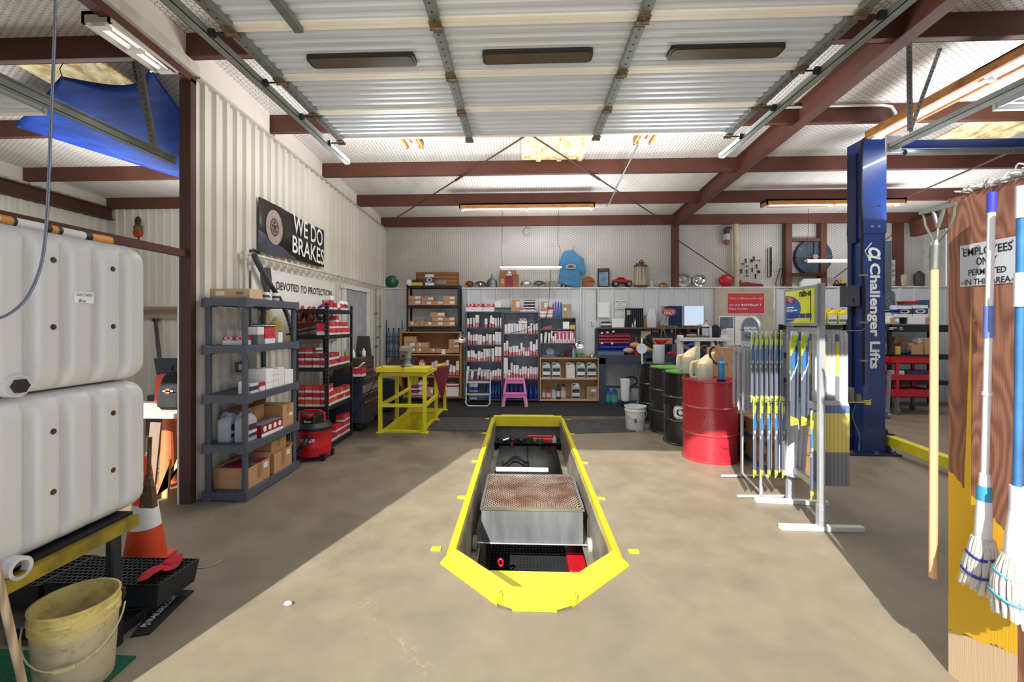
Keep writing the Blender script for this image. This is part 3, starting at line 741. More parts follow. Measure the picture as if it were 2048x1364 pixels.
# stand
M_STAND=P('stand_metal',(40,42,50),0.45,0.3,var=0.2,scale=8)
M_STY=P('stand_yellow',(160,140,30),0.5,var=0.25,scale=9,dirt=0.3)
sd=thing('tank_stand','black steel stand with a worn yellow edge under the white tanks','stand',(TX-0.2,1.6,0))
zs=za-0.004;m=MB();m.box(-0.55,-0.36,zs-0.045,0.2,0.60,zs-0.002);m.build('top_frame',M_STAND,sd)
m=MB();m.box(0.2,-0.36,zs-0.075,0.235,0.60,zs-0.018);m.build('yellow_edge',M_STY,sd)
for lx,ly in((0.165,0.53),(-0.5,0.53),(0.165,-0.3),(-0.5,-0.3)):
    m=MB();m.cyl((lx,ly,0.30),(lx,ly,zs-0.045),0.030,n=16).cyl((lx,ly,0.0),(lx,ly,0.32),0.037,n=16)
    if lx>0 and ly>0:m.cyl((lx+.03,ly-.02,0.27),(lx+.075,ly-.02,0.27),0.012,n=8).cyl((lx+.06,ly-.02,0.25),(lx+.06,ly-.02,0.30),0.016,n=8)
    m.build('leg',M_STAND,sd)
# striped pole lying on the tanks
st=thing('striped_pole','orange white and black striped pole lying on top of the white tanks','pole',(0,0,0))
a=PX(-40,424,TX-0.12);b=PX(219,470,TX-0.12);a.z=zt_up+0.022;b.z=zt_up+0.020
b=Vector((TX-0.12,PX(219,470,TX-0.12).y,zt_up+0.022));a=Vector((TX-0.12,1.24,zt_up+0.024))
L=(b-a).length
cols={'o':P('pole_orange',(240,168,86),0.5),'w':M_PAPER,'k':P('pole_band',(52,48,46),0.5)}
def alongu(u):return(PX(u,450,TX-0.12).y-a.y)/(b.y-a.y)
cuts=[(-200,'w'),(-8,'o'),(20,'k'),(27,'w'),(84,'k'),(97,'o'),(111,'k'),(119,'w'),(166,'k'),(179,'o'),(219,None)]
for(u0,c),(u1,_)in zip(cuts,cuts[1:]):
    f0,f1=max(0,alongu(u0)),alongu(u1);r=0.020 if c!='k' else 0.021
    m=MB();m.cyl(a.lerp(b,f0),a.lerp(b,f1),r,0.024 if u0==179 else r,n=14);m.build('stripe' if c!='k' else 'band',cols[c],st)
# ================================================================ service pit frame
pf=thing('pit_edging','yellow steel frame round the long service pit','frame',(0,0,0))
def flange(p,q,w,inner,name='flange',h=0.05,mat=M_YEL):
    """top plate along p-q on the outer side plus an inner skirt"""
    p=Vector((*p,0));q=Vector((*q,0));d=(q-p).normalized();n=Vector((d.y,-d.x,0))*w
    if n.dot(Vector((*inner,0))-p)>0:n=-n
    m=MB();z0=0.002;z1=h
    m.add([p+Vector((0,0,z1)),q+Vector((0,0,z1)),q+n+Vector((0,0,0.012)),p+n+Vector((0,0,0.012)),p+Vector((0,0,-0.22)),q+Vector((0,0,-0.22)),q+n*0.12+Vector((0,0,-0.22)),p+n*0.12+Vector((0,0,-0.22)),q+n+Vector((0,0,z0-.003)),p+n+Vector((0,0,z0-.003))],
          [(0,1,2,3),(1,0,4,5),(3,2,8,9)])
    return m.build(name,mat,pf,fix=False)
cen=(0.08,4.5)
fr=[(PX0+.005,7.40),(PX0+.005,3.02),(-0.06,2.60),(0.19,2.60),(PX1-.005,3.04),(PX1-.005,7.40)]
flange(fr[0],fr[1],0.065,cen);flange(fr[1],fr[2],0.125,cen,h=.06);flange(fr[2],fr[3],0.13,cen,h=.06);flange(fr[3],fr[4],0.125,cen,h=.06);flange(fr[4],fr[5],0.065,cen)
# mitre fillers at the joints
def outer_pts(i,w0,w1):
    p=Vector(fr[i]);o=[]
    for j,w in((i-1,w0),(i+1,w1)):
        q=Vector(fr[j]);d=(q-p).normalized()if j>i else(p-q).normalized();n=Vector((d.y,-d.x))*w
        if n.dot(Vector(cen)-p)>0:n=-n
        o.append(p+n)
    return o
for i,w0,w1 in((1,.065,.125),(2,.125,.13),(3,.13,.125),(4,.125,.065)):
    o=outer_pts(i,w0,w1);m=MB();p=fr[i];m.add([(p[0],p[1],.058),(o[0].x,o[0].y,.012),(o[1].x,o[1].y,.012)],[(0,1,2)]);m.build('corner_plate',M_YEL,pf,fix=False)
for x,y in((-0.62,3.12),(0.78,3.14),(-0.57,4.05),(0.715,4.07),(-0.56,5.1),(0.71,5.1),(-0.56,6.4),(0.71,6.4),(-.60,7.36),(.75,7.36)):
    m=MB();m.box(x-0.035,y-0.022,0.0,x+0.035,y+0.022,0.010);m.build('anchor_tab',M_YEL,pf)
for x,y in((-0.15,2.545),(0.285,2.55)):
    m=MB();m.cyl((x,y,.02),(x,y,.05),0.03,n=12).cyl((x,y,.05),(x,y,.062),0.018,n=8);m.build('anchor_bolt',M_YEL,pf)
m=MB();m.box(PX0-.02,7.30,0.02,PX1+.02,7.40,0.06).box(PX0,7.30,-0.10,PX1,7.31,0.02).box(PX0+.1,7.40,.02,PX1-.1,7.5,.05);m.build('end_bar',M_YEL,pf)
# inner steel channels that carry the drain pan
M_CHAN=P('pit_channel',(168,160,148),0.55,0.2,var=0.25,scale=4,dirt=0.35)
for s,x in((1,PX0+.003),(-1,PX1-.003)):
    m=MB();m.box(x,3.05,-0.40,x+s*0.012,7.3,-0.0).box(x,3.05,-0.42,x+s*0.085,7.3,-0.405).box(x+s*0.075,3.05,-0.42,x+s*0.085,7.3,-0.385);m.build('channel',M_CHAN,pf)
    pass
    for y_ in(3.3,5.6):m=MB();m.box(x,y_,-1.5,x+s*0.06,y_+.06,-0.42);m.build('channel_post',P('rust',(122,84,62),0.7,var=.25),pf)
# sloped yellow shelf plate at the pointed end
m=MB();m.add([(PX0+.02,3.40,-0.30),(PX1-.02,3.40,-0.30),(PX1-.02,3.05,-0.30),(0.20,2.61,-0.30),(-0.07,2.61,-0.30),(PX0+.02,3.05,-0.30)],[(0,1,2,3,4,5)])
m.add([(PX0+.02,3.40,-0.30),(PX1-.02,3.40,-0.30),(PX1-.02,3.40,-0.33),(PX0+.02,3.40,-0.33)],[(0,1,2,3)]);m.build('end_plate',M_YEL,pf,fix=False)

# rolling drain pan with expanded metal lid
px0,px1=-0.375,0.535;py0,py1=3.95,4.82;pzt=-0.045;pzb=-0.355
M_PAN=P('pan_steel',(150,154,160),0.4,0.55,var=0.16,scale=3,stretch=(3,1,.6),dirt=0.25)
pan=thing('drain_pan','rolling steel drain pan with a rusty mesh lid set in the pit','pan',((px0+px1)/2,(py0+py1)/2,pzb))
hx=(px1-px0)/2;hy=(py1-py0)/2;H=pzt-pzb;m=MB()
for(a,b,c,d)in((-hx,-hy,hx,-hy),(hx,-hy,hx,hy),(hx,hy,-hx,hy),(-hx,hy,-hx,-hy)):
    m.add([(a,b,0),(c,d,0),(c,d,H),(a,b,H)],[(0,1,2,3)])
m.add([(-hx,-hy,0.0),(hx,-hy,0),(hx,hy,0),(-hx,hy,0)],[(0,1,2,3)])
m.build('body',M_PAN,pan,fix=False)
m=MB()
for s in(-1,1):m.box(-hx-.012,s*hy-.012,H-.02,hx+.012,s*hy+.012,H+.004).box(s*hx-.012,-hy,H-.02,s*hx+.012,hy,H+.004)
m.build('rim',M_STEEL,pan)
M_MESH=P('rusty_mesh',(186,168,154),0.45,0.6,var=0.3,scale=4,c2=(126,88,68))
m=MB();cw=0.0345;ch=0.026;nx=int(2*hx/cw);ny=int(2*hy/ch);t=0.008
for j in range(ny):
    for i in range(nx):
        x=-hx+i*cw+(cw/2 if j%2 else 0);y=-hy+j*ch
        sag=-0.030*math.sin(math.pi*(x+hx)/(2*hx))*math.sin(math.pi*(y+hy)/(2*hy))-.004
        for dx in(-1,1):
            a=Vector((x,y,H+sag));b=Vector((x+dx*cw/2,y+ch,H+sag+.004));
            if abs(b.x)>hx:continue
            n=Vector((ch,-dx*cw/2,0)).normalized()*t/2
            m.add([a-n,a+n,b+n,b-n],[(0,1,2,3)])
o=m.build('mesh_lid',M_MESH,pan,fix=False);o['kind']='stuff';so=o.modifiers.new('t','SOLIDIFY');so.thickness=0.004
m=MB();m.add([(-hx+.01,-hy+.01,H-.12),(hx-.01,-hy+.01,H-.12),(hx-.01,hy-.01,H-.12),(-hx+.01,hy-.01,H-.12)],[(0,1,2,3)]);m.build('oily_bottom',P('oily_rust',(110,70,50),0.35,var=.3,scale=3,c2=(50,38,32)),pan,fix=False)
for sy in(-hy-0.02,hy-.1):
    m=MB();m.cyl((-hx-.085,sy,.0),(hx+.085,sy,.0),0.009,n=8);m.build('axle',M_STEEL,pan)
    for sx in(-hx-.055,hx+.055):
        m=MB();m.lathe([(.012,-.022),(.05,-.022),(.062,-.016),(.062,.016),(.05,.022),(.012,.022)],n=20);m.build('wheel',P('grey_wheel',(170,166,158),0.6,dirt=.3),pan,loc=(sx,sy,0.0),rot=(0,rad(90),0),smooth=True)
# pit floor grating, red rag, bottle
gr=thing('floor_grating','black bar grating on the pit floor below the pan','grating',(0.07,4.25,-.76));m=MB()
for i in range(30):m.box(-.4,-.35+i*.045,0,.36,-.343+i*.045,.03)
for i in range(24):m.box(-.4+i*.033,-.35,0.004,-.395+i*.033,.98,.026)
m.build('bars',P('grating',(58,60,62),0.4,.5),gr)['kind']='stuff'
m=MB();m.box(.43,4.1,-1.2,.60,4.6,-.68).cyl((.50,4.05,-1.2),(.50,4.05,-.64),.045,n=12);tag(m.build('floor_jack',M_RED,bevel=.01),'red jack standing low in the pit beside the grating','jack')
m=MB();m.lathe([(0.035,0),(.04,.01),(.04,.12),(.018,.15),(.018,.17),(.022,.17),(.022,.2)],c=(-.37,4.05,-.90),n=16);tag(m.build('spray_bottle',P('bottle_grey',(150,152,160),.3),smooth=True),'grey bottle standing under the pan by the pit wall','bottle')
m=MB();m.box(-.46,3.9,-.95,-.28,4.3,-.9);tag(m.build('pit_step',P('rust',(122,84,62),0.7)),'rusty step under the grey bottle in the pit','step')
m=MB();m.tube([(-.2+.022*math.cos(t),3.92,-.52+.03*math.sin(t))for t in[i*.6 for i in range(11)]],.01,n=6);tag(m.build('red_valve',M_RED),'small red valve wheel under the front lip of the pan','valve')
# far end of the pit: bench, tools, lamp
YE=7.28
sh=thing('tool_shelf','black steel shelf across the far end of the pit','shelf',(.075,YE-.12,-.33));m=MB();m.box(-.53,-.18,0,.53,.18,.02).box(-.53,-.18,-.01,.53,-.17,.045);m.build('board',M_BLACKM,sh)
m=MB();m.box(-.55,.19,-1.2,.55,.195,.35);m.build('back_plate',P('pit_plate',(120,122,124),.5,.3,var=.15,scale=3,stretch=(3,1,.4),dirt=.2),sh)
m=MB();m.box(-.005,.17,-1.2,.005,.19,-.03);m.build('post',M_BLACKM,sh)
yt=YE-.2
m=MB();pa,pb=PY(1066,867,yt),PY(1106,858,yt);m.box(pa.x,yt-.06,-.31,pb.x,yt+.06,-.23);m.box(pa.x-.1,yt+.02,-.23,pb.x,yt+.06,-.20)
tag(m.build('drill_case',P('salmon_red',(206,62,74),.4),bevel=.02),'red tool case on the shelf at the far end of the pit','case')
m=MB();p=PY(1080,872,yt-.08);m.lathe([(.03,0),(.045,.01),(.05,.09),(.045,.09),(.03,.02)],c=(p.x,yt-.08,-.31),n=14).tube([(p.x-.05,yt-.08,-.24),(p.x-.085,yt-.08,-.26),(p.x-.05,yt-.08,-.29)],.008,n=6)
tag(m.build('mug',P('green_mug',(24,120,76),.35),smooth=True),'green mug in front of the red case in the pit','mug')
p=PY(1109,870,yt-.05);m=MB();m.lathe([(.033,0),(.033,.08),(.012,.11),(.012,.13)],c=(p.x,yt-.05,-.31),n=14);tag(m.build('bottle',P('pale_bottle',(200,205,212),.3),smooth=True),'small pale bottle at the end of the pit tool shelf','bottle')
for i,(u,c,lab)in enumerate(((1011,'k','black socket wrench heap end beside chrome adapter'),(1026,'k','black air tool lying on the pit tool shelf'),(1042,'k','black hose fitting lying on the pit tool shelf'))):
    p=PY(u,868,yt);m=MB();m.ball((p.x,yt,-.275),.042,sc=(1.3,.9,.8)).cyl((p.x-.03,yt,-.27),(p.x+.09,yt-.02,-.25),.02,n=8).cyl((p.x+.02,yt-.03,-.28),(p.x+.03,yt-.09,-.285),.015,n=8);tag(m.build('air_tool',M_BLACK,smooth=True),lab,'tool')
p=PY(1010,862,yt);m=MB();m.cyl((p.x-.03,yt-.06,-.27),(p.x+.05,yt-.03,-.25),.025,n=10).ball((p.x+.05,yt-.03,-.25),.03);tag(m.build('chrome_adapter',M_CHROME,smooth=True),'chrome adapter on the pit tool shelf','tool')
p=PY(1024,871,yt);m=MB();m.ball((p.x,yt-.16,-.29),.025).cyl((p.x,yt-.16,-.31),(p.x,yt-.16,-.26),.02);tag(m.build('bottle_stopper',M_RED,smooth=True),'small red cap at the front of the pit tool shelf','cap')
def wrench(L):
    m=MB();pts=[(-.006,-L),(.006,-L),(.006,-.0),(-.006,0)];m.prism(pts,-.003,.003,'y')
    m.tube([(.012*math.cos(t),0,.008+.012*math.sin(t))for t in[i*.785 for i in range(8)]],.0045,n=6,closed=True)
    m.prism([(-.006,-L+.004),(-.018,-L-.012),(-.016,-L-.032),(-.006,-L-.018),(.006,-L-.018),(.016,-L-.032),(.018,-L-.012),(.006,-L+.004)],-.004,.004,'y');return m
for i,(u,v0,v1)in enumerate(((1052,877,890),(1063,877,888),(1076,877,892),(1084,877,897),(1089,877,896),(1095,877,898),(1103,877,896),(1107,878,905))):
    p=PY(u,v0,YE+.06);q=PY(u,v1,YE+.06);o=wrench(p.z-q.z);o=o.build('wrench',M_CHROME,loc=(p.x,YE+.062,p.z))
    tag(o,'chrome combination wrench hung on the pit end wall, %s from the middle post'%ordn(i),'wrench','wrenches on the pit end wall')
p=PY(1096,905,YE+.06);m=MB();m.bar((p.x,YE+.06,p.z+.1),(p.x-.02,YE+.06,p.z-.03),.018).bar((p.x+.02,YE+.06,p.z+.1),(p.x+.04,YE+.06,p.z-.03),.018).box(p.x-.0,YE+.055,p.z+.1,p.x+.03,YE+.065,p.z+.16);tag(m.build('pliers',P('red_brown',(140,70,60),.5)),'red handled pliers hung among the wrenches in the pit','pliers')
p=PY(1005,880,YE+.03);m=MB();m.ball((p.x,YE+.03,p.z),.025).cyl((p.x,YE+.03,p.z+.13),(p.x,YE+.03,p.z-.33),.006).cyl((p.x-.03,YE+.03,p.z+.01),(p.x+.01,YE+.03,p.z+.02),.015);tag(m.build('oil_wand',M_STEEL,smooth=True),'long thin wand hung at the dark end of the pit wall','tool')
# black scroll ironwork and the tube lamp
m=MB();p=PY(1005,930,YE+.04);q=PY(1057,921,YE+.04)
for k_ in(0,1):
    m.tube([Vector((p.x+(q.x-p.x)*t,YE+.04,p.z+(-.06 if k_ else 0)+.10*math.sin(math.pi*t)**2+(.02 if k_ else .03)*t))for t in[i/14 for i in range(15)]],.009,n=6)
for s in(p.x,q.x):m.cyl((s,YE+.04,p.z-.10),(s,YE+.04,p.z+.06),.010,n=6)
for i in range(4):
    t=.15+.23*i;c=Vector((p.x+(q.x-p.x)*t,YE+.04,p.z-.01+.07*math.sin(math.pi*t)**2));m.tube([c+Vector((.025*math.cos(a_)*(1-a_/9),0,.025*math.sin(a_)*(1-a_/9)))for a_ in[j*.6 for j in range(11)]],.005,n=5)
tag(m.build('scroll_ironwork',M_BLACKM),'black scrolled iron rail leaning on the pit end wall','ironwork')
a,b=PY(985,938,7.15),PY(1096,938,7.15);tl=thing('tube_lamp','lit white tube lamp across the far end of the pit','lamp',((a.x+b.x)/2,7.15,a.z));L=b.x-a.x
k=NT('pit_tube');k.b.inputs['Emission Color'].default_value=(1,.97,.86,1);k.b.inputs['Emission Strength'].default_value=2.2
m=MB();m.cyl((-L/2+.06,0,0),(L/2,0,0),.032,n=14);m.build('tube',k.m,tl,smooth=True);m=MB();m.cyl((-L/2,0,0),(-L/2+.06,0,0),.036,n=14);m.build('end_cap',M_WHITE,tl)

# ================================================================ stairwell railing
ra=thing('stair_railing','yellow steel railing round the stairwell with a flat top board','railing',(0,0,0))
XA,XB=-2.10,-1.44;YA,YBk=6.40,8.06;HR=0.86
def pbar(p,q,w=.045,nm='rail'):m=MB();m.bar(p,q,w);m.build(nm,M_YEL,ra)
for x,y in((XA,YA),(XB,YA),(XA,YBk),(XB,YBk),(XA,7.25),(XB,7.25)):
    pbar((x,y,0.0),(x,y,HR),.05,'post');m=MB();m.box(x-.05,y-.05,0,x+.05,y+.05,.012);m.build('foot_plate',M_YEL,ra)
for z in(HR,.40):
    pbar((XA,YA,z),(XB,YA,z));pbar((XA,YA,z-.001),(XA,YBk,z-.001));pbar((XB,YA,z-.001),(XB,YBk,z-.001))
m=MB();m.box(XA-.05,YA-.06,HR+.03,XB+.05,YA+.30,HR+.10);m.build('top_board',M_YEL,ra,bevel=.006)
for L in range(4):
    a,b=ST[L],ST[(L+1)%4];m=MB();m.bar((*a,.0),(*b,.0),.03,.07);m.build('kerb',M_YEL,ra)
# bench grinder on the board, rags, a black tray
g=thing('bench_vice','grey cast bench vice on the yellow top board','vice',(XA+.36,YA+.12,HR+.10))
M_CAST=P('cast_grey',(170,168,160),.5,.3,var=.2,scale=12,dirt=.3)
m=MB();m.lathe([(.09,0),(.095,.02),(.06,.04),(.05,.10),(.075,.13)],n=16);m.build('base',M_CAST,g,smooth=True)
m=MB();m.box(-.06,-.10,.12,.06,.06,.26).box(-.085,-.02,.24,.085,.02,.31).box(-.08,-.13,.23,.08,-.09,.30);m.build('jaw_body',M_CAST,g,bevel=.012)
m=MB();m.cyl((0,-.22,.17),(0,-.1,.17),.02,n=10).cyl((0,-.21,.02),(0,-.21,.19),.008,n=8).ball((0,-.21,.02),.014).ball((0,-.21,.19),.014).lathe([(.045,0),(.02,.01)],c=(0,-.2,.12));m.build('screw_handle',M_BLACKM,g)
m=MB();m.add([(XA-.02,YA+.32,HR+.10),(XA+.32,YA+.32,HR+.10),(XA+.38,YA+.75,HR+.22),(XA+.08,YA+.75,HR+.22)],[(0,1,2,3)]);m.add([(XA-.02,YA+.32,HR+.09),(XA+.32,YA+.32,HR+.09),(XA+.38,YA+.75,HR+.21),(XA+.08,YA+.75,HR+.21)],[(3,2,1,0)]);
m=MB();m.prism([(YA+.33,HR+.045),(YA+.80,HR+.17),(YA+.80,HR+.19),(YA+.33,HR+.065)],XA-.05,XA+.38,'x');tag(m.build('rubber_flap',M_RUBBER),'black rubber flap tilted up behind the yellow railing','flap')
def cloth_hang(name,pts_top,drop,mat,label,cat,taper=.5,thick=.03):
    a,b=Vector(pts_top[0]),Vector(pts_top[1]);nu,nv=12,12
    def fn(u,v):
        p=a.lerp(b,u);c=a.lerp(b,.5);w=1-taper*v;p=c+(p-c)*w;n=Vector((0,-1,0))
        return p+Vector((0,-.012*math.sin(u*12+v*2)-thick*.2,-drop*v*(1-.25*abs(u-.6))))
    o=grid_mesh(nu,nv,fn).build(name,mat,smooth=True);s=o.modifiers.new('t','SOLIDIFY');s.thickness=.006
    return tag(o,label,cat)
pa=PY(862,755,7.3);pb=PY(888,737,7.3)
cloth_hang('shop_towel',(Vector((XB-.03,7.15,HR+.03)),Vector((XB+.19,7.5,HR+.03))),.55,P('maroon_cloth',(116,26,50),.85,var=.15),'maroon shop towel hung over the yellow side rail','towel',.75)
cloth_hang('rag',(Vector((XA+.43,YA+.03,HR-.02)),Vector((XA+.57,YA+.03,HR-.02))),.14,P('yellow_rag',(176,172,60),.85),'small yellow rag hung under the vice on the railing','rag',.2)
m=MB();m.tube([(XA-.6,YA+.1,.02),(XA-.32,YA-.02,.35),(XA-.15,YA-.04,.6),(XA+.05,YA-.05,HR+.11),(XA+.06,YA-.05,HR+.02)],.006,n=6);tag(m.build('power_cord',M_RUBBER),'black cord drooping from the railing to the tool cabinet','cord')

# ================================================================ plywood door post board with mops
PWX=1.965;PY0,PY1=1.22,2.115;PZT=2.19
k=NT('weathered_plywood');ob=k.coord('Object');sp=k.N('ShaderNodeSeparateXYZ',inp={0:ob})
big=k.noise(k.coord('Object',(1,3.2,.75)),1.5,2,.4);wv=k.math('MULTIPLY_ADD',k.math('SINE',k.math('MULTIPLY',big,110.0)),.5,.5)
nn=k.noise(k.coord('Object',(8,60,2)),3.0,4)
base=k.mix(k.math('ADD',k.math('MULTIPLY',wv,.6),k.math('MULTIPLY',nn,.4)),lin((104,66,52)),lin((164,114,92)))
z=sp.outputs[2];y=sp.outputs[1];jag=k.noise(k.coord('Object',(1,9,2)),2.0,5,.7)
zz=k.math('ADD',z,k.math('MULTIPLY',k.math('SUBTRACT',jag,.5),.10))
yl=k.math('ADD',k.math('MULTIPLY',k.math('SUBTRACT',2.115,y),-0.65),0.93)  # paint top edge falls away from the door post
lim=k.math('LESS_THAN',zz,yl)
yel=k.math('MULTIPLY',lim,k.math('GREATER_THAN',zz,k.math('MULTIPLY_ADD',k.math('SUBTRACT',2.115,y),0.35,0.20)))
strk=k.math('MULTIPLY',k.math('MULTIPLY',k.math('GREATER_THAN',z,.8),k.math('LESS_THAN',k.math('ABSOLUTE',k.math('SUBTRACT',y,k.math('MULTIPLY_ADD',z,-0.02,2.045))),k.math('MULTIPLY',k.math('SUBTRACT',1.75,z),0.017))),k.math('LESS_THAN',z,1.72))
bare=k.math('LESS_THAN',z,k.math('MULTIPLY_ADD',k.math('SUBTRACT',2.115,y),0.35,0.20))
base=k.mix(k.math('MULTIPLY',bare,k.math('GREATER_THAN',y,1.83)),base,lin((204,178,146)))
base=k.mix(k.math('MULTIPLY',k.math('MAXIMUM',yel,strk),k.math('GREATER_THAN',y,1.83)),base,lin((222,176,40)))
k.L(base,k.b.inputs['Base Color']);k.b.inputs['Roughness'].default_value=0.75;k.bump(nn,.15);M_PLY=k.m
pw=thing('plywood_board','weathered plywood board with worn yellow paint at the door jamb','board',(0,0,0))
m=MB();m.box(PWX,PY0,0,PWX+.02,PY1,PZT);m.build('sheet',M_PLY,pw)
m=MB();m.box(PWX+.02,PY0,0,PWX+.10,PY0+.09,PZT-.02).box(PWX+.02,PY1-.10,0,PWX+.10,PY1-.02,PZT-.02);m.build('stud',P('stud_wood',(190,160,120),.7),pw)
# crumpled plastic film on top
m=MB();pl=[]
for q in range(44):
    pts=[];y0=1.24+.0175*q
    for i in range(7):pts.append((PWX+.01+R.uniform(-.03,.04),y0+i*.014+R.uniform(-.012,.012),PZT+.008+(.012+abs(R.uniform(0,.07))*(1.2-abs(i-3)/3))*(1.0 if q<30 else .35)))
    m.tube(smooth_path(pts,3),.0035,n=5)
tag(m.build('plastic_film',P('clear_film',(205,205,205),.2,var=.1,alpha=.8),smooth=True),'crumpled clear plastic film along the top of the plywood','film')
# sign
q0,q1=PX(1921,487,PWX),PX(2036,570,PWX);s0,s1=PX(1921,573,PWX),PX(2036,468,PWX)
ya,yb_=q0.y,PX(2036,520,PWX).y;ztop=PX(1921,492,PWX).z;zbot=PX(1921,574,PWX).z;cy=(ya+yb_)/2;cz=(ztop+zbot)/2;w=abs(ya-yb_);h=abs(ztop-zbot)
sg=thing('notice_sign','white metal employees only sign screwed to the plywood','sign',(PWX,cy,cz))
m=MB();m.box(-.003,-w/2,-h/2,0,w/2,h/2);m.build('plate',P('sign_white',(204,209,222),.35),sg,bevel=.002)
for i,(t,wd,hh)in enumerate((('EMPLOYEES',.86,.20),('ONLY',.37,.19),('PERMITTED',.66,.15),('IN THIS AREA',.80,.15))):
    text(t,sg,M_INK,(-.0035,0,h*(.31-.245*i+(.02 if i>2 else 0))),FACE_LEFT,width=w*wd,height=h*hh*.95,bold=.015,depth=.0005)
for sy in(-1,1):
    for szz in(-1,1):m=MB();m.cyl((-.006,sy*w*.44,szz*h*.42),(-.002,sy*w*.44,szz*h*.42),.004,n=8);m.build('screw',M_GALV,sg)
# old yoke handle post
M_LW=wood('handle_wood',(226,188,148),(200,154,114),3,2,.5,8)
yk=thing('squeegee_handle','upside-down squeegee with a pale wooden handle and a galvanised yoke','squeegee',(0,0,0))
X=PWX-.022;a=PX(1866,1155,X);b=PX(1869,525,X);m=MB();m.tube([a,a.lerp(b,.5),b],[.0165,.0165,.0155],n=16);m.build('handle',M_LW,yk,smooth=True)
m=MB();c=PX(1871,490,X);m.cyl(b-Vector((0,0,.03)),c,.019,.021,n=16);m.cyl(c,PX(1872,480,X),.021,.012,n=12);m.build('socket',M_GALV,yk,smooth=True)
m=MB();t0=PX(1875,470,X);
m.tube([c,PX(1851,452,X),PX(1846,425,X)],.005,n=6).tube([c,PX(1900,455,X),PX(1909,432,X),PX(1909,412,X)],.005,n=6)
m.tube([c,t0,PX(1876,455,X)],.005,n=6);m.build('brace',M_GALV,yk)
m=MB();m.cyl(PX(1876,455,X),PX(1866,420,X),.008,n=8).cyl(PX(1876,455,X),PX(1890,415,X),.008,n=8);m.bar(PX(1840,426,X),PX(1912,408,X),.012,.02);m.build('crossbar',M_GALV,yk)
m=MB();m.tube([PX(1862,505,X)+Vector((-.02,0,0)),PX(1856,500,X)+Vector((-.02,0,0)),PX(1866,512,X)+Vector((-.02,0,0))],.004,n=6);m.build('wing_nut',M_GALV,yk)
# mops
M_MOPY=P('mop_yarn',(212,209,204),.85,var=.08,scale=60)
def mop(u_top,v_top,u_bot,v_bot,X,name,label,colors,r,flip=0):
    t=thing(name,label,'mop',(0,0,0));T=PX(u_top,v_top,X);B=PX(u_bot,v_bot,X);d=T-B
    def at(f):return B+d*f
    for nm,f0,f1,r0,r1,mt in colors:
        m=MB()
        if r1 is None:m.cyl(at(f0),at(f1),r0,n=16)
        else:
            n=8;pts=[at(f0+(f1-f0)*i/n)for i in range(n+1)];rs=[r0+(r1-r0)*(i/n)+.0025*math.sin(math.pi*i/n)for i in range(n+1)];m.tube(pts,rs,n=16)
        m.build(nm,mt,t,smooth=True)
    return t,B,d
def yarn(t,top,H,r_top,r_bot,n,seed,bandcol,lean):
    q=random.Random(seed);m=MB()
    for lay in range(2):
        for i in range(n):
            a=2*math.pi*(i+.5*lay)/n+q.uniform(-.1,.1);rr=1-.24*lay;L=H*q.uniform(.93,1.03)*(1-.10*abs(math.sin(a*1.5)));pts=[]
            for j in range(7):
                f=j/6;w=r_top+(r_bot-r_top)*math.sin(min(1,f*1.4)*math.pi/2)
                pts.append(top+Vector((math.cos(a)*w*rr*.75+lean[0]*f*f,math.sin(a)*w*rr+lean[1]*f*f+q.uniform(-.004,.004),-L*f)))
            m.tube(pts,[.0072*(1-.2*(k_/6)**3)for k_ in range(7)],n=6)
    o=m.build('yarn',M_MOPY,t,smooth=True,fix=False);o['kind']='stuff'
    for f in(.3,.62):
        w=r_top+(r_bot-r_top)*math.sin(min(1,f*1.4)*math.pi/2)+.010;c=top+Vector((lean[0]*f*f,lean[1]*f*f,-H*f));m=MB()
        ring=[c+Vector((math.cos(a)*w*.80,math.sin(a)*w,.006*math.sin(a*3)))for a in[i*math.pi/12 for i in range(24)]]
        m.loft([ring,[p+Vector((0,0,-.011))for p in ring]],cap=False);so=m.build('band',bandcol,t,smooth=True);s=so.modifiers.new('t','SOLIDIFY');s.thickness=.004
M_MW=P('mop_white',(216,219,224),.35,var=.02)
t1,B,d=mop(1984,385,1966,1085,PWX-.06,'mop','string mop with a white pole and dark blue yarn bands',
   [('handle',.19,.95,.0125,None,M_MW),('end_cap',.945,1.0,.0155,None,P('mop_cap_blue',(62,66,196),.4)),('grip',.59,.68,.016,None,P('grip_blue',(110,130,205),.5)),('collar',.425,.435,.016,None,M_MW),
    ('sleeve',.0,.20,.028,.0165,M_MW),('grip_band',.115,.165,.0225,.0205,P('mop_teal',(60,160,206),.4))],.0125)
yarn(t1,B+Vector((0,0,.02)),.235,.030,.056,30,3,P('yarn_navy',(62,62,150),.7),(0,.03))
t2,B,d=mop(2044,372,2032,1120,PWX-.095,'mop','string mop with a blue metal pole and light blue yarn bands',
   [('handle',.185,.95,.0135,None,P('blue_pole',(74,138,204),.35,.3,var=.15,scale=9)),('end_cap',.915,1.0,.0175,None,M_MW),('grip',.68,.77,.0185,None,M_MW),('sleeve',.0,.13,.034,.022,M_MW),('sleeve_top',.13,.20,.021,None,M_MW)],.013)
yarn(t2,B+Vector((0,0,.02)),.245,.034,.076,38,5,P('yarn_sky',(110,188,220),.7),(-.01,-.02))
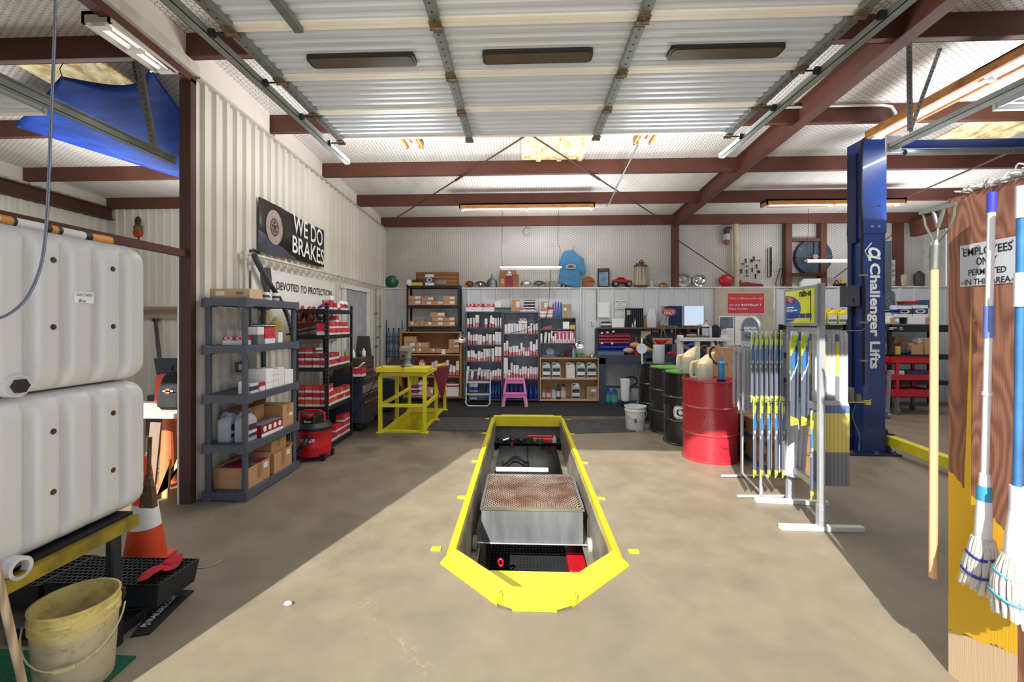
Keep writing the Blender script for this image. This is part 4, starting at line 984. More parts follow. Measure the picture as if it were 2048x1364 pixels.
# ================================================================ shared carton pieces
def unit_carton():
    m=MB();m.box(-.5,-.5,0,.5,.5,.985);m.box(-.485,-.49,.985,.485,.30,1.0);m.box(-.46,.31,.985,.46,.49,.993);return m
C_FILTER=carton('carton_filter',(236,234,236),(186,44,62),0.0,0.36,inkamt=.35)
C_FILTER2=carton('carton_filter_pale',(232,230,232),(208,150,162),0.0,0.22,inkamt=.4)
C_FILTER3=carton('carton_filter_plain',(230,230,232),(214,208,212),0.0,0.2,inkamt=.35,logo=False)
C_RED=carton('carton_red',(196,30,52),(222,216,220),0.0,0.30,ink=(236,220,222),inkamt=.55,logo=False)
C_RED2=carton('carton_deep_red',(150,26,48),(214,208,212),0.0,0.34,ink=(236,220,222),inkamt=.6)
C_PINK=carton('carton_pink',(204,52,92),(226,214,220),0.0,0.34,ink=(240,226,230),inkamt=.5)
C_ORG=carton('carton_orange',(216,70,48),(230,222,220),0.0,0.34,ink=(244,226,170),inkamt=.6)
C_WR=carton('carton_white_red_top',(232,230,232),(186,40,70),0.55,1.1,inkamt=.5)
C_CARD=carton('carton_kraft',(192,148,110),(186,142,104),0,.1,ink=(150,108,76),inkamt=.25,logo=False,rough=.8,vary=.08)
C_CARDL=carton('carton_kraft_label',(190,146,110),(232,230,226),0.36,0.86,ink=(60,60,62),inkamt=.6,logo=False,rough=.8,vary=.08,xlo=.54,xhi=.96)
C_WHITE=carton('carton_white',(236,236,238),(230,230,232),0,.1,ink=(120,110,116),inkamt=.3,logo=False)
C_BLK=carton('carton_black',(34,36,42),(214,216,220),0.35,0.65,ink=(200,204,210),inkamt=.4,logo=False)
C_GRN=carton('carton_green',(28,128,74),(30,34,36),0.55,1.1,ink=(210,230,215),inkamt=.4,logo=False)
C_YEL=carton('carton_yellow',(224,190,40),(40,42,48),0.55,1.1,ink=(90,70,20),inkamt=.4,logo=False)
C_BLUEW=carton('carton_blue_white',(216,222,232),(40,72,150),0.30,.66,ink=(40,60,130),inkamt=.5,logo=False)
C_PIC=carton('carton_picture',(230,226,224),(58,62,92),0.28,0.74,ink=(60,62,90),inkamt=.6,logo=True)
_UC={}
def cbox(label,mat,x0,x1,y0,y1,z0,z1,name='filter_carton',cat='box',group=None,rz=0.0,ry=0.0):
    if mat.name not in _UC:
        o=unit_carton().build(name,mat);_UC[mat.name]=o.data
    else:
        o=D.objects.new(name,_UC[mat.name]);COL.objects.link(o)
    o.name=name;o.location=((x0+x1)/2,(y0+y1)/2,z0);o.scale=(abs(x1-x0),abs(y1-y0),abs(z1-z0));o.rotation_euler=(0,ry,rz)
    return tag(o,label,cat,group)
def shipping_box(label,x0,x1,y0,y1,z0,z1,open_top=False,mat=None,name='cardboard_box',paper=None,tape=True,rz=0.0):
    """a corrugated carton with flaps, tape and an optional paper label"""
    mat=mat or M_CARD;sx,sy,H=abs(x1-x0)/2,abs(y1-y0)/2,z1-z0
    t=thing(name,label,'box',((x0+x1)/2,(y0+y1)/2,z0),rz);m=MB();w=.005
    if open_top:
        m.box(-sx,-sy,0,sx,sy,.006)
        m.box(-sx,-sy,.006,sx,-sy+w,H).box(-sx,sy-w,.006,sx,sy,H).box(-sx,-sy+w,.006,-sx+w,sy-w,H).box(sx-w,-sy+w,.006,sx,sy-w,H);m.build('body',mat,t)
        for s in(1,):
            m=MB();m.bar((0,sy,H),(0,sy+.045,H+.035),sx*1.96,.004,up=(0,0,1));m.build('flap',mat,t)
    else:
        m.box(-sx,-sy,0,sx,sy,H-.004).box(-sx,-sy,H-.004,sx,-.002,H).box(-sx,.002,H-.004,sx,sy,H);m.build('body',mat,t)
    if tape:
        M_TAPE=P('packing_tape',(176,128,82),.3)
        m=MB();m.box(sx,-.03,H*.25 if open_top else H-.08,sx+.0015,.03,H)if open_top else m.box(-sx*.998,-.025,H,sx*.998,.025,H+.001).box(sx,-.025,H-.08,sx+.0015,.025,H);m.build('tape',M_TAPE,t)
    if paper:
        (fx,ux,uz,pw_,ph_)=paper;m=MB()
        if fx=='x':m.box(sx,ux-pw_/2,uz-ph_/2,sx+.0018,ux+pw_/2,uz+ph_/2)
        else:m.box(ux-pw_/2,-sy-.0018,uz-ph_/2,ux+pw_/2,-sy,uz+ph_/2)
        m.build('label',carton('paper_label',(238,238,236),(238,238,236),0,.1,ink=(40,40,44),inkamt=.8,logo=False),t)
    return t
# ================================================================ grey plastic shelf unit along the cream wall
SX0,SX1,SY0,SY1=-2.90,-2.50,3.88,4.79
M_SHELF=P('shelf_plastic',(84,90,104),.42,var=.06,scale=4)
su=thing('plastic_shelf','grey plastic five tier shelf unit at the near end of the cream wall','shelf',((SX0+SX1)/2,(SY0+SY1)/2,0))
hx,hy=(SX1-SX0)/2,(SY1-SY0)/2;levels=(0.085,.515,.965,1.415,1.845)
for z in levels:
    m=MB();b=z-.085
    for s in(-1,1):
        m.box(-hx+.03,s*hy-.012,b+.012,hx-.03,s*hy+.012,z-.004).box(s*hx-.012,-hy+.03,b+.012,s*hx+.012,hy-.03,z-.004)
        m.box(-hx+.06,s*(hy+.010)-.004,b+.03,hx-.06,s*(hy+.010)+.004,z-.022)
        for q in(-1,1):m.frustum((s*(hx-.03),q*(hy-.03)),b,z,.044,.044,.040,.040)
    nb=10
    for i in range(nb):y=-hy+.03+(2*hy-.06)*(i+.5)/nb;m.box(-hx+.01,y-.034,z-.012,hx-.01,y+.034,z-.004)
    for i in range(4):x=-hx+.02+(2*hx-.04)*i/3;m.box(x-.012,-hy+.01,z-.014,x+.012,hy-.01,z-.003)
    m.build('shelf_deck',M_SHELF,su)
for s in(-1,1):
    for q in(-1,1):
        m=MB();m.cyl((s*(hx-.03),q*(hy-.03),.03),(s*(hx-.03),q*(hy-.03),1.80),.026,n=14);m.build('post',M_SHELF,su,smooth=True)
Z1,Z2,Z3,Z4,Z5=[z-.002 for z in levels]
b=shipping_box('long pale carton lying on top of the grey plastic shelf',-2.875,-2.50,3.93,4.12,Z5,Z5+.088,mat=M_CARD2,paper=('y',-.09,.045,.08,.04),tape=False)
m=MB();m.box(.06,-.0965,.035,.13,-.095,.06);m.build('faded_print',P('faded_print',(180,150,120),.8,var=.3,scale=60),b)
def canister(label,x,y,z,r,h,mat,name='oil_filter',top=M_WHITE):
    t=thing(name,label,'filter',(x,y,z));m=MB();m.lathe([(r*.9,0),(r,.006),(r,h*.9),(r*.92,h*.97),(r*.6,h)],n=18);m.build('can',mat,t,smooth=True)
    m=MB();m.lathe([(r*1.01,h*.3),(r*1.012,h*.31),(r*1.012,h*.6),(r*1.01,h*.61)],n=18);m.build('label',P('dark_label',(70,74,80),.5),t,smooth=True);return t
canister('small white canister beside the long pale carton on the grey shelf',-2.52,4.22,Z5,.030,.075,M_PAPER)
canister('white canister standing by the vacuum hose on the grey shelf top',-2.525,4.40,Z5,.034,.078,M_PAPER)
canister('white canister with dark print between two others on the grey shelf top',-2.56,4.30,Z5,.03,.07,M_PAPER)
G1='boxed parts on the grey plastic shelf'
cbox('white and red carton, outer of a pair on the second tier of the grey shelf',C_WR,-2.77,-2.66,3.95,4.05,Z4,Z4+.075,'parts_carton',group=G1)
cbox('white and red carton against the post on the second tier of the grey shelf',C_WR,-2.655,-2.56,3.95,4.05,Z4,Z4+.075,'parts_carton',group=G1)
cbox('grey carton under a white one on the second tier of the grey shelf',P('grey_carton',(120,122,124),.6),-2.62,-2.51,4.07,4.17,Z4,Z4+.09,'parts_carton',group=G1)
cbox('white carton balanced on a grey one on the grey shelf',C_WHITE,-2.62,-2.51,4.07,4.17,Z4+.091,Z4+.165,'parts_carton',group=G1)
cbox('tall red carton with pale stripes on the second tier of the grey shelf',C_RED,-2.64,-2.51,4.19,4.36,Z4,Z4+.16,'parts_carton',group=G1)
cbox('black flat carton laid on the tall red one on the grey shelf',C_BLK,-2.64,-2.51,4.19,4.36,Z4+.161,Z4+.195,'parts_carton',group=G1)
cbox('small white card box beside the tall red carton on the grey shelf',C_WHITE,-2.58,-2.51,4.42,4.50,Z4,Z4+.105,'parts_carton',group=G1)
cbox('slim white carton by the near post on the middle tier of the grey shelf',C_WHITE,-2.62,-2.575,3.95,4.03,Z3,Z3+.11,'parts_carton',group=G1)
cbox('white carton with a dark picture on the middle tier of the grey shelf',C_PIC,-2.57,-2.51,3.96,4.08,Z3,Z3+.085,'parts_carton',group=G1)
cbox('white and red carton lying past the pictured one on the middle tier',C_WR,-2.6,-2.51,4.10,4.19,Z3,Z3+.08,'parts_carton',group=G1)
for i,(y0,y1,hh,nl)in enumerate(((4.21,4.33,.065,3),(4.335,4.43,.06,3),(4.435,4.54,.19,1),(4.55,4.72,.15,1))):
    for j in range(nl):
        cbox('white carton, %s layer of the %s stack on the middle tier of the grey shelf'%(ordn(j),ordn(i)),C_WHITE if i!=1 else C_FILTER3,-2.72,-2.515,y0,y1,Z3+j*(hh+.001),Z3+j*(hh+.001)+hh,'parts_carton',group=G1)
# jugs
def jug_mesh(w,d,h):
    """rectangular oil jug: body, sloped shoulder with an off-centre neck and a loop handle"""
    m=MB()
    def ring(z,x0,x1,yd,r=.012):
        return[(x0+r,-yd,z),(x1-r,-yd,z),(x1,-yd+r,z),(x1,yd-r,z),(x1-r,yd,z),(x0+r,yd,z),(x0,yd-r,z),(x0,-yd+r,z)]
    a=w/2;b=d/2
    m.loft([ring(0,-a*.94,a*.94,b*.94),ring(.01,-a,a,b),ring(h*.66,-a,a,b),ring(h*.74,-a*.95,a*.92,b*.95),ring(h*.86,a*.02,a*.80,b*.55,.008),ring(h*.90,a*.12,a*.66,b*.42,.008),ring(h*.95,a*.14,a*.64,b*.40,.008)])
    m.tube([(-a*.82,0,h*.68),(-a*.86,0,h*.82),(-a*.62,0,h*.90),(-a*.15,0,h*.905),(a*.2,0,h*.88)],[b*.30]*5,n=8)
    return m
def cap_mesh(w,h,r):m=MB();m.lathe([(r,h*.93),(r,h*.99),(r*.9,h)],c=(w*.195,0,0),n=14);return m
def jug(name,label,loc,w,d,h,body,capm,rz=0.0,front=None,group=None):
    t=thing(name,label,'jug',loc,rz,group);jug_mesh(w,d,h).build('body',body,t,smooth=True);cap_mesh(w,h,w*.14).build('cap',capm,t,smooth=True)
    if front:
        m=MB();m.box(-w*.40,-d/2-.0015,h*.08,w*.40,-d/2,h*.60);m.build('label',front,t)
    return t
M_JUGG=P('jug_grey',(172,178,190),.4,var=.04);M_CAPB=P('cap_blue',(40,60,150),.4)
L_DARK=carton('jug_label_dark',(46,48,58),(204,206,214),.28,.52,ink=(210,60,60),inkamt=.5)
for i,(x,y)in enumerate(((-2.765,4.03),(-2.60,4.03))):
    t=jug('oil_jug',('grey oil jug with blue cap nearer the wall on the grey shelf','grey oil jug with blue cap by the near post of the grey shelf')[i],(x,y,Z2),.13,.155,.275,M_JUGG,M_CAPB,group='grey oil jugs on the plastic shelf')
    m=MB();m.box(.065,-.06,.04,.0668,.06,.16);m.build('label',L_DARK,t)
t=shipping_box('flat red case of oil filters with a grey top on the grey shelf',-2.70,-2.51,4.13,4.50,Z2,Z2+.115,mat=P('case_red',(150,34,48),.5),name='filter_case',tape=False)
m=MB();m.box(-.095,-.185,.115,.095,.185,.119);m.build('lid',P('case_grey',(128,122,126),.6),t)
m=MB();m.box(.095,-.184,.0,.0975,.184,.03);m.build('base_band',M_PAPER,t)
for i in range(4):m=MB();m.lathe([(.0,0),(.028,0),(.028,.0015),(0,.0015)],n=14);m.build('print_roundel',M_PAPER,t,loc=(.0955,-.13+.087*i,.072),rot=(0,rad(90),0))
shipping_box('brown carton with black marks behind the flat red case',-2.88,-2.52,4.52,4.74,Z2,Z2+.23,paper=('x',.05,.12,.06,.03))
shipping_box('open brown carton at the back of the fourth tier of the grey shelf',-2.88,-2.71,4.14,4.5,Z2,Z2+.26,open_top=True)
nb=shipping_box('open brown carton full of filters on the bottom tier by the near post',-2.86,-2.53,3.96,4.30,Z1,Z1+.19,open_top=True,paper=('x',.10,.14,.07,.05))
for i in range(3):
    for j in range(3):
        cbox('filter carton inside the open near carton, row %s, place %s from the wall'%(ordn(j),ordn(i)),C_RED2 if(i+j)%3 else P('grey_carton',(120,122,124),.6),-2.845+.105*i,-2.748+.105*i,3.975+.105*j,4.072+.105*j,Z1+.06,Z1+.185+R.uniform(-.02,.012),group='filters inside the open carton')
shipping_box('open brown carton at the far end of the bottom tier of the grey shelf',-2.86,-2.52,4.36,4.70,Z1,Z1+.20,open_top=True,paper=('x',.10,.15,.07,.05))
shipping_box('plain brown carton standing in the open carton on the bottom tier',-2.84,-2.56,4.38,4.66,Z1+.012,Z1+.32)

# ================================================================ black steel rack with red filter cartons
RX0,RX1,RY0,RY1=-2.88,-2.46,5.45,6.27
rk=thing('steel_rack','black steel rack of red filter cartons behind the shop vacuum','rack',((RX0+RX1)/2,(RY0+RY1)/2,0));hx,hy=(RX1-RX0)/2,(RY1-RY0)/2
RL=(.075,.555,1.05,1.46,1.79)
def steel_rack(t,hx,hy,RL,top,holes=True):
    for s in(-1,1):
        for q in(-1,1):
            m=MB();x,y=s*hx,q*hy
            m.box(x,y,0,x-s*.038,y-q*.003,top).box(x,y,0,x-s*.003,y-q*.038,top)
            if holes:
                for i in range(int(top/.05)):
                    z=.03+i*.05;m.cyl((x-s*.02,y+q*.0003,z),(x-s*.02,y+q*.0008,z),.007,n=6,mi=1).cyl((x+s*.0003,y-q*.02,z),(x+s*.0008,y-q*.02,z),.007,n=6,mi=1)
            m.build('post',[M_BLACKM,P('hole_grey',(150,154,162),.6)],t)
    for z in RL:
        m=MB()
        for s in(-1,1):m.box(-hx+.004,s*(hy-.004)-.003,z-.05,hx-.004,s*(hy-.004)+.003,z).box(s*(hx-.004)-.003,-hy+.004,z-.05,s*(hx-.004)+.003,hy-.004,z)
        m.build('shelf_beam',M_BLACKM,t)
        m=MB();m.box(-hx+.008,-hy+.008,z-.014,hx-.008,hy-.008,z-.002);m.build('shelf_board',P('shelf_board',(120,104,86),.7),t)
steel_rack(rk,hx,hy,RL,1.86)
def rack_rows(level,z,mats,near_layers,side_layers,bw=.098,bh=.098,seed=1,near_n=4,side_n=8,sk=0):
    q=random.Random(seed);L='black rack'
    for j in range(near_layers):
        for i in range(near_n):
            x0=RX0+.015+i*bw
            cbox('filter carton, %s from wall, layer %s at near end, %s shelf of black rack'%(ordn(i),ordn(j),level),q.choice(mats),x0+q.uniform(0,.003),x0+bw-.008,RY0+.02+q.uniform(0,.008),RY0+.02+bw,z+j*bh,z+(j+1)*bh-.003,group='red cartons on the black steel rack')
    for i in range(sk,side_n):
        for j in range(side_layers if not callable(side_layers)else side_layers(i)):
            y0=RY0+.025+bw+i*(RY1-RY0-.05-bw)/side_n
            cbox('filter carton, %s along aisle side, layer %s, %s shelf of the black rack'%(ordn(i),ordn(j),level),q.choice(mats),RX1-.025-bw*1.05,RX1-.025+q.uniform(-.006,.006),y0,y0+(RY1-RY0-.05-bw)/side_n-.008,z+j*bh,z+(j+1)*bh-.003,group='red cartons on the black steel rack')
rack_rows('top',RL[4],[C_RED,C_FILTER,C_RED2],0,lambda i:(2,1,1,1,1,0)[i],.10,.09,2,side_n=6)
for i,y in enumerate((5.80,5.92)):canister('white oil filter canister, %s among boxes on top of the black rack'%ordn(i),RX1-.06,y+.2,RL[4],.042,.125,M_PAPER)
rack_rows('second',RL[3],[C_RED,C_PINK,C_RED],0,lambda i:(2,2,3,2,2,2,1)[i],.10,.085,3,side_n=7)
cbox('red carton with a white panel alone at the near end of the second shelf',C_RED,RX1-.15,RX1-.05,RY0+.02,RY0+.12,RL[3],RL[3]+.15,group='red cartons on the black steel rack')
rack_rows('third',RL[2],[C_RED,C_RED2],2,lambda i:(2,2,2,1,1,1,1)[i],.10,.088,4,side_n=7)
rack_rows('third upper',RL[2]+.176,[C_RED],1,0,.10,.07,14,near_n=2)
canister('white paper roll on the red cartons of the third shelf',RX0+.27,RY0+.08,RL[2]+.178,.045,.07,M_PAPER,'paper_roll')
rack_rows('fourth',RL[1],[C_RED,C_RED2,C_ORG],3,lambda i:2,.10,.088,5,side_n=8)
cbox('red carton on top of the stacked rows beside the near post',C_RED2,RX1-.13,RX1-.03,RY0+.14,RY0+.23,RL[1]+.177,RL[1]+.27,group='red cartons on the black steel rack')
rack_rows('bottom',RL[0],[C_RED,C_RED2],2,lambda i:(1,1,2,2,2,3,3,3)[i],.10,.085,6,side_n=8)

# ================================================================ red shop vacuum and hose
VX,VY=-2.50,5.18
va=thing('shop_vacuum','red shop vacuum with a black lid parked before the black rack','vacuum',(VX,VY,0))
M_VRED=P('vac_red',(206,22,34),.35,var=.04);VB=M_BLACK
m=MB();m.lathe([(.165,.045),(.185,.06),(.188,.15),(.193,.155),(.193,.19),(.19,.20),(.195,.33),(.199,.335),(.199,.36),(.17,.365)],n=32);m.build('drum',M_VRED,va,smooth=True)
m=MB();m.lathe([(.203,.35),(.207,.365),(.205,.39),(.18,.41),(.17,.43),(.15,.44),(.0,.445)],n=32);m.build('lid',VB,va,smooth=True)
m=MB();m.box(-.085,-.15,.42,.075,.10,.53);m.build('motor_housing',VB,va,bevel=.02)
m=MB();m.tube([(-.16,-.02,.40),(-.15,-.02,.54),(-.10,-.02,.57),(.08,-.02,.57),(.13,-.02,.54),(.14,-.02,.40)],.014,n=8);m.build('handle',M_VRED,va,smooth=True)
m=MB();m.box(-.03,-.155,.50,.03,-.06,.545);m.build('switch_cover',M_VRED,va,bevel=.01)
text('Bauer',va,M_INKW,(-.005,-.1515,.465),FACE_CAM,width=.09,shear=.2,bold=.01)
tx=text('BAUER',va,M_INKW,(0,0,0),FACE_CAM,width=.19,height=.042,shear=.2,bold=.012)
for v in tx.data.vertices:  # wrap the lettering round the drum
    a=v.co.x/.196;v.co=((.1965)*math.sin(a)+.0,v.co.y+.25,-.0)
    v.co.z=.1975*math.cos(a)
m=MB()
for a in(35,145,215,325):
    x,y=.19*math.cos(rad(a)),.19*math.sin(rad(a));m.box(x-.03,y-.03,.03,x+.03,y+.03,.08)
m.build('dolly',VB,va)
for a in(35,145,215,325):
    x,y=.205*math.cos(rad(a)),.205*math.sin(rad(a));m=MB();m.cyl((x-.012,y,.027),(x+.012,y,.027),.027,n=14);m.build('caster',VB,va)
m=MB();m.cyl((.03,-.185,.30),(.03,-.235,.29),.036,.032,n=16);m.build('hose_port',VB,va,smooth=True)
hp=[(VX+.03,VY-.235,.29),(VX+.02,VY-.29,.24),PY(601,896,4.92),PY(588,913,4.9),PY(576,897,4.9),PY(577,855,4.92),PY(589,790,4.95),PY(592,740,4.95),PX(588,690,-2.55),PX(578,640,-2.72),PX(560,600,-2.80),PX(540,568,-2.84)]
sp_=smooth_path(hp,14);rs=[.026+.0022*math.sin(i*2.1)for i in range(len(sp_))]
hs=thing('vacuum_hose','long black ribbed vacuum hose curling up the wall to the white pipe','hose',(0,0,0))
m=MB();m.tube(sp_,rs,n=12);m.build('hose',P('hose_black',(38,40,46),.5),hs,smooth=True)
m=MB();m.tube(smooth_path([PX(541,570,-2.84),PX(526,545,-2.85),PX(512,518,-2.86),PX(508,506,-2.86)],5),.031,n=14);m.build('wand',P('wand_grey',(74,84,98),.45),hs,smooth=True)
m=MB();m.tube([PX(500,502,-2.86),PX(508,500,-2.84),PX(518,505,-2.84)],.016,n=8);m.build('nozzle',M_BLACK,hs)

# ================================================================ pipes on the cream wall
m=MB();xw=-2.885;a=PX(490,506,xw);b=PX(768,575,xw);b.z=PX(768,574,xw).z
m.tube([a,b],.017,n=12).cyl((a.x,a.y,a.z+.02),(a.x,a.y,1.35),.017,n=12).cyl((a.x,a.y-.03,a.z),(a.x,a.y+.06,a.z),.024,n=12).cyl((a.x,a.y,a.z+.024),(a.x,a.y,a.z-.06),.024,n=12)
for f in(.25,.5,.75):p=a.lerp(b,f);m.cyl(p-Vector((0,.03,0)),p+Vector((0,.03,0)),.022,n=12)
tag(m.build('air_pipe',P('pvc_white',(226,216,200),.45,dirt=.12),smooth=True),'white plastic pipe running along the cream wall under the brake banner','pipe')
for i,(u,v0,v1)in enumerate(((752,578,742),(760,590,800))):
    p=PX(u,v0,-2.89);q=PX(u,v1,-2.89);m=MB();m.cyl(p,q,.014,n=8)
    for f in(.3,.7):c=p.lerp(q,f);m.box(c.x-.02,c.y-.03,c.z-.02,c.x+.02,c.y+.03,c.z+.02)
    tag(m.build('drop_pipe',M_GALV),('grey drop pipe on the cream wall past the door','second grey drop pipe close to the back corner')[i],'pipe')
p=PX(752,675,-2.87);m=MB();m.cyl(p,p+Vector((.05,0,0)),.02,n=10);m.bar(p+Vector((.05,-.04,0)),p+Vector((.05,.04,.02)),.012);m.build('tap',M_GALV,D.objects['drop_pipe'])
# ---- door in the cream wall
dY0,dY1=7.02,8.10;dz=PX(690,577,-2.9).z
dd=D.objects.new('door_4',None);COL.objects.link(dd);struct(dd,'plain grey white door in the cream wall behind the black rack','door')
m=MB();m.box(-2.93,dY0+.05,0,-2.895,dY1-.05,dz);m.build('slab',P('door_grey',(176,178,184),.5),dd)
m=MB();m.box(-2.93,dY0-.02,0,-2.88,dY0+.05,dz+.06);m.build('jamb',M_WHITE,dd)
m=MB();m.box(-2.93,dY1-.05,0,-2.88,dY1+.05,dz+.06);m.build('jamb',M_WHITE,dd)
m=MB();m.box(-2.93,dY0-.05,dz,-2.87,dY1+.05,dz+.07);m.build('head',M_WHITE,dd)
m=MB();m.ball((-2.86,dY0+.14,.98),.03).cyl((-2.895,dY0+.14,.98),(-2.86,dY0+.14,.98),.012);m.build('knob',M_STEEL,dd,smooth=True)
# outlet on a bit of board
p=PX(484,733,-2.915);t=thing('outlet_board','wall socket screwed to a scrap of wood behind the grey shelf','outlet',p);m=MB();m.box(-.01,-.10,-.05,.012,.10,.05);m.build('board',wood('scrap_wood',(150,112,76),(104,74,50),3,1),t)
for s in(-.05,.03):m=MB();m.box(.012,s-.025,-.03,.022,s+.025,.03);m.build('socket',M_WHITE,t,bevel=.004)

# ================================================================ banners on the cream wall
XBN=-2.912
a,b,c,d=PX(517,393,XBN),PX(648.5,462,XBN),PX(650,535,XBN),PX(517,502,XBN)
bn=thing('brake_banner','black banner with a brake disc and white lettering on the cream wall','banner',(XBN,(a.y+b.y)/2,(a.z+d.z)/2));o=Vector(bn.location);w=b.y-a.y
za_,zb2,zc2,zd2=a.z-o.z,b.z-o.z,c.z-o.z,d.z-o.z
def bsheet(n=24):
    m=MB();vs=[]
    for i in range(n+1):
        f=i/n;x=.004*math.sin(f*30);vs+=[(x,-w/2+w*f,zd2+(zc2-zd2)*f-.006*math.sin(f*9)),(x,-w/2+w*f,za_+(zb2-za_)*f+.008*math.sin(f*7))]
    m.add(vs,[(2*i,2*i+2,2*i+3,2*i+1)for i in range(n)]);return m
k=NT('banner_black');g=k.coord('Object');nz=k.noise(g,5,4);sp=k.N('ShaderNodeSeparateXYZ',inp={0:g})
lo=k.math('MULTIPLY',k.math('LESS_THAN',sp.outputs[2],k.math('MULTIPLY_ADD',sp.outputs[1],-.25,-.26)),k.math('LESS_THAN',sp.outputs[1],-.02))
k.L(k.mix(k.math('MULTIPLY',lo,nz),k.mix(nz,lin((30,27,26)),lin((52,46,44))),lin((130,136,170))),k.b.inputs['Base Color']);k.b.inputs['Roughness'].default_value=.4
s_=bsheet().build('sheet',k.m,bn,smooth=True,fix=False);so=s_.modifiers.new('t','SOLIDIFY');so.thickness=.003
hgt=za_-zd2
cyd=PX(548,450,XBN).y-o.y;czd=PX(548,455,XBN).z-o.z
rd=hgt*.335
for r0,r1,dx,mt,nm in((rd*.36,rd,.0075,P('disc_face',(186,164,158),.6,var=.15,scale=40),'disc_print'),(rd*.30,rd*.52,.009,P('disc_hat_edge',(60,52,50),.6),'disc_print'),(rd*.0,rd*.45,.010,P('disc_hat',(150,134,126),.6,var=.2,scale=30),'disc_print'),(0,rd*.13,.0112,P('disc_hole',(34,30,30),.6),'disc_print')):
    m=MB();n=40;vs=[]
    for i in range(n):t=2*math.pi*i/n;vs+=[(dx,cyd+.86*r0*math.cos(t),czd+r0*math.sin(t)),(dx,cyd+.86*r1*math.cos(t),czd+r1*math.sin(t))]
    m.add(vs,[(2*i,2*i+1,(2*i+3)%(2*n),(2*i+2)%(2*n))for i in range(n)]);m.build(nm,mt,bn,fix=False)
for i in range(5):
    t=2*math.pi*i/5+.4;m=MB();m.lathe([(0,0),(rd*.075,0),(rd*.075,.0006)],n=12);m.build('disc_print',P('disc_hole',(34,30,30),.6),bn,loc=(.0112,cyd+.86*rd*.28*math.cos(t),czd+rd*.28*math.sin(t)),rot=(0,rad(90),0))
def wtext(body,par,mat,quad,X,**kw):
    """lettering on the cream wall that fills the quad u0,u1 / vtop,vbot (taken at its centre)"""
    u0,u1,vt,vb=quad;o=Vector(par.location);p=PX(u0,(vt+vb)/2,X);q=PX(u1,(vt+vb)/2,X);cu=PX((u0+u1)/2,vt,X);cb=PX((u0+u1)/2,vb,X)
    return text(body,par,mat,(X-o.x,(p.y+q.y)/2-o.y,(cu.z+cb.z)/2-o.z),FACE_RIGHT,width=q.y-p.y,height=cu.z-cb.z,**kw)
wtext('WE DO',bn,M_INKW,(587,645,445,480),XBN+.010,bold=.012)
wtext('BRAKES',bn,M_INKW,(585,648,485,518),XBN+.010,bold=.012)
# slope both lines like the sagging banner
for ch in bn.children:
    if ch.name.startswith('lettering'):
        for v in ch.data.vertices:v.co.y-=v.co.x*.06
# white banner
tl_,tr_=PX(503,530,-2.918),PX(674,568,-2.918);zbot=PX(545,694,-2.918).z;zt1,zt2=tl_.z,tr_.z
b2=thing('oil_banner','white oil banner with red and blue logo behind the shelves','banner',(-2.918,(tl_.y+tr_.y)/2,(zt1+zbot)/2));o=Vector(b2.location);w=tr_.y-tl_.y
m=MB();n=16;vs=[]
for i in range(n+1):f=i/n;vs+=[(.003*math.sin(f*22),-w/2+w*f,zbot-o.z),(.003*math.sin(f*22),-w/2+w*f,zt1+(zt2-zt1)*f-o.z)]
m.add(vs,[(2*i,2*i+2,2*i+3,2*i+1)for i in range(n)]);s_=m.build('sheet',P('banner_white',(222,218,212),.45,var=.04),b2,smooth=True,fix=False);so=s_.modifiers.new('t','SOLIDIFY');so.thickness=.003
XT=-2.918+.008
wtext('DEVOTED TO PROTECTION.',b2,M_INK,(553,665,572,586),XT,bold=.006)
wtext('AMS',b2,P('logo_red',(186,36,44),.5),(577,632,611,644),XT,shear=.25,bold=.03)
wtext('OIL',b2,P('logo_blue',(48,66,140),.5),(632,672,609,641),XT,shear=.25,bold=.03)
def flat_poly(par,pts,mat,X,nm):
    o=Vector(par.location);q=[PX(u,v,X)-o for u,v in pts];m=MB();m.add(q,[tuple(range(len(q)))]);return m.build(nm,mat,par,fix=False)
flat_poly(b2,[(575,648),(668,640),(655,645),(582,662)],P('logo_red',(186,36,44),.5),XT,'logo_swoosh')
flat_poly(b2,[(572,668),(670,648),(670,650),(572,671)],M_INK,XT,'logo_line')
flat_poly(b2,[(520,534),(541,536),(544,560),(540,585),(532,590),(522,560)],P('print_dark',(72,66,64),.5),XT,'print_figure')
flat_poly(b2,[(533,560),(543,560),(542,575),(536,577)],P('print_red',(170,80,70),.5),XT+.001,'print_patch')
MY=P('print_yellow',(196,176,96),.5,var=.2,scale=40)
for i,pts in enumerate(([(518,634),(526,628),(533,640),(530,668),(520,664)],[(530,640),(536,614),(541,640),(541,668),(532,670)],[(543,645),(552,632),(562,645),(562,664),(548,670),(543,660)])):flat_poly(b2,pts,MY,XT+.0006*i,'print_fruit')

# ================================================================ tool cabinet and chest past the rack
TXc=-2.38
tc=thing('tool_cabinet','dark blue rolling tool cabinet with worn drawers past the black rack','cabinet',(-2.62,6.86,0));CBL=P('cabinet_blue',(54,62,84),.4,var=.08);DRW=P('drawer_brown',(96,82,74),.35,.3,var=.2,scale=8)
m=MB();m.box(-.24,-.42,.12,.24,.42,.82);m.build('body',CBL,tc,bevel=.006)
for i in range(4):
    z0=.33+.12*i;m=MB();m.box(.24,-.40,z0,.256,.40,z0+.11);dr=m.build('drawer',DRW if i!=2 else M_ALU,tc);m=MB();m.box(.256,-.38,z0+.085,.272,.38,z0+.098);m.build('pull',M_STEEL,dr)
for sx in(-.19,.19):
    for sy in(-.36,.36):m=MB();m.cyl((sx-.02,sy,.06),(sx+.02,sy,.06),.06,n=14).box(sx-.03,sy-.03,.10,sx+.03,sy+.03,.12);m.build('caster',M_BLACK,tc)
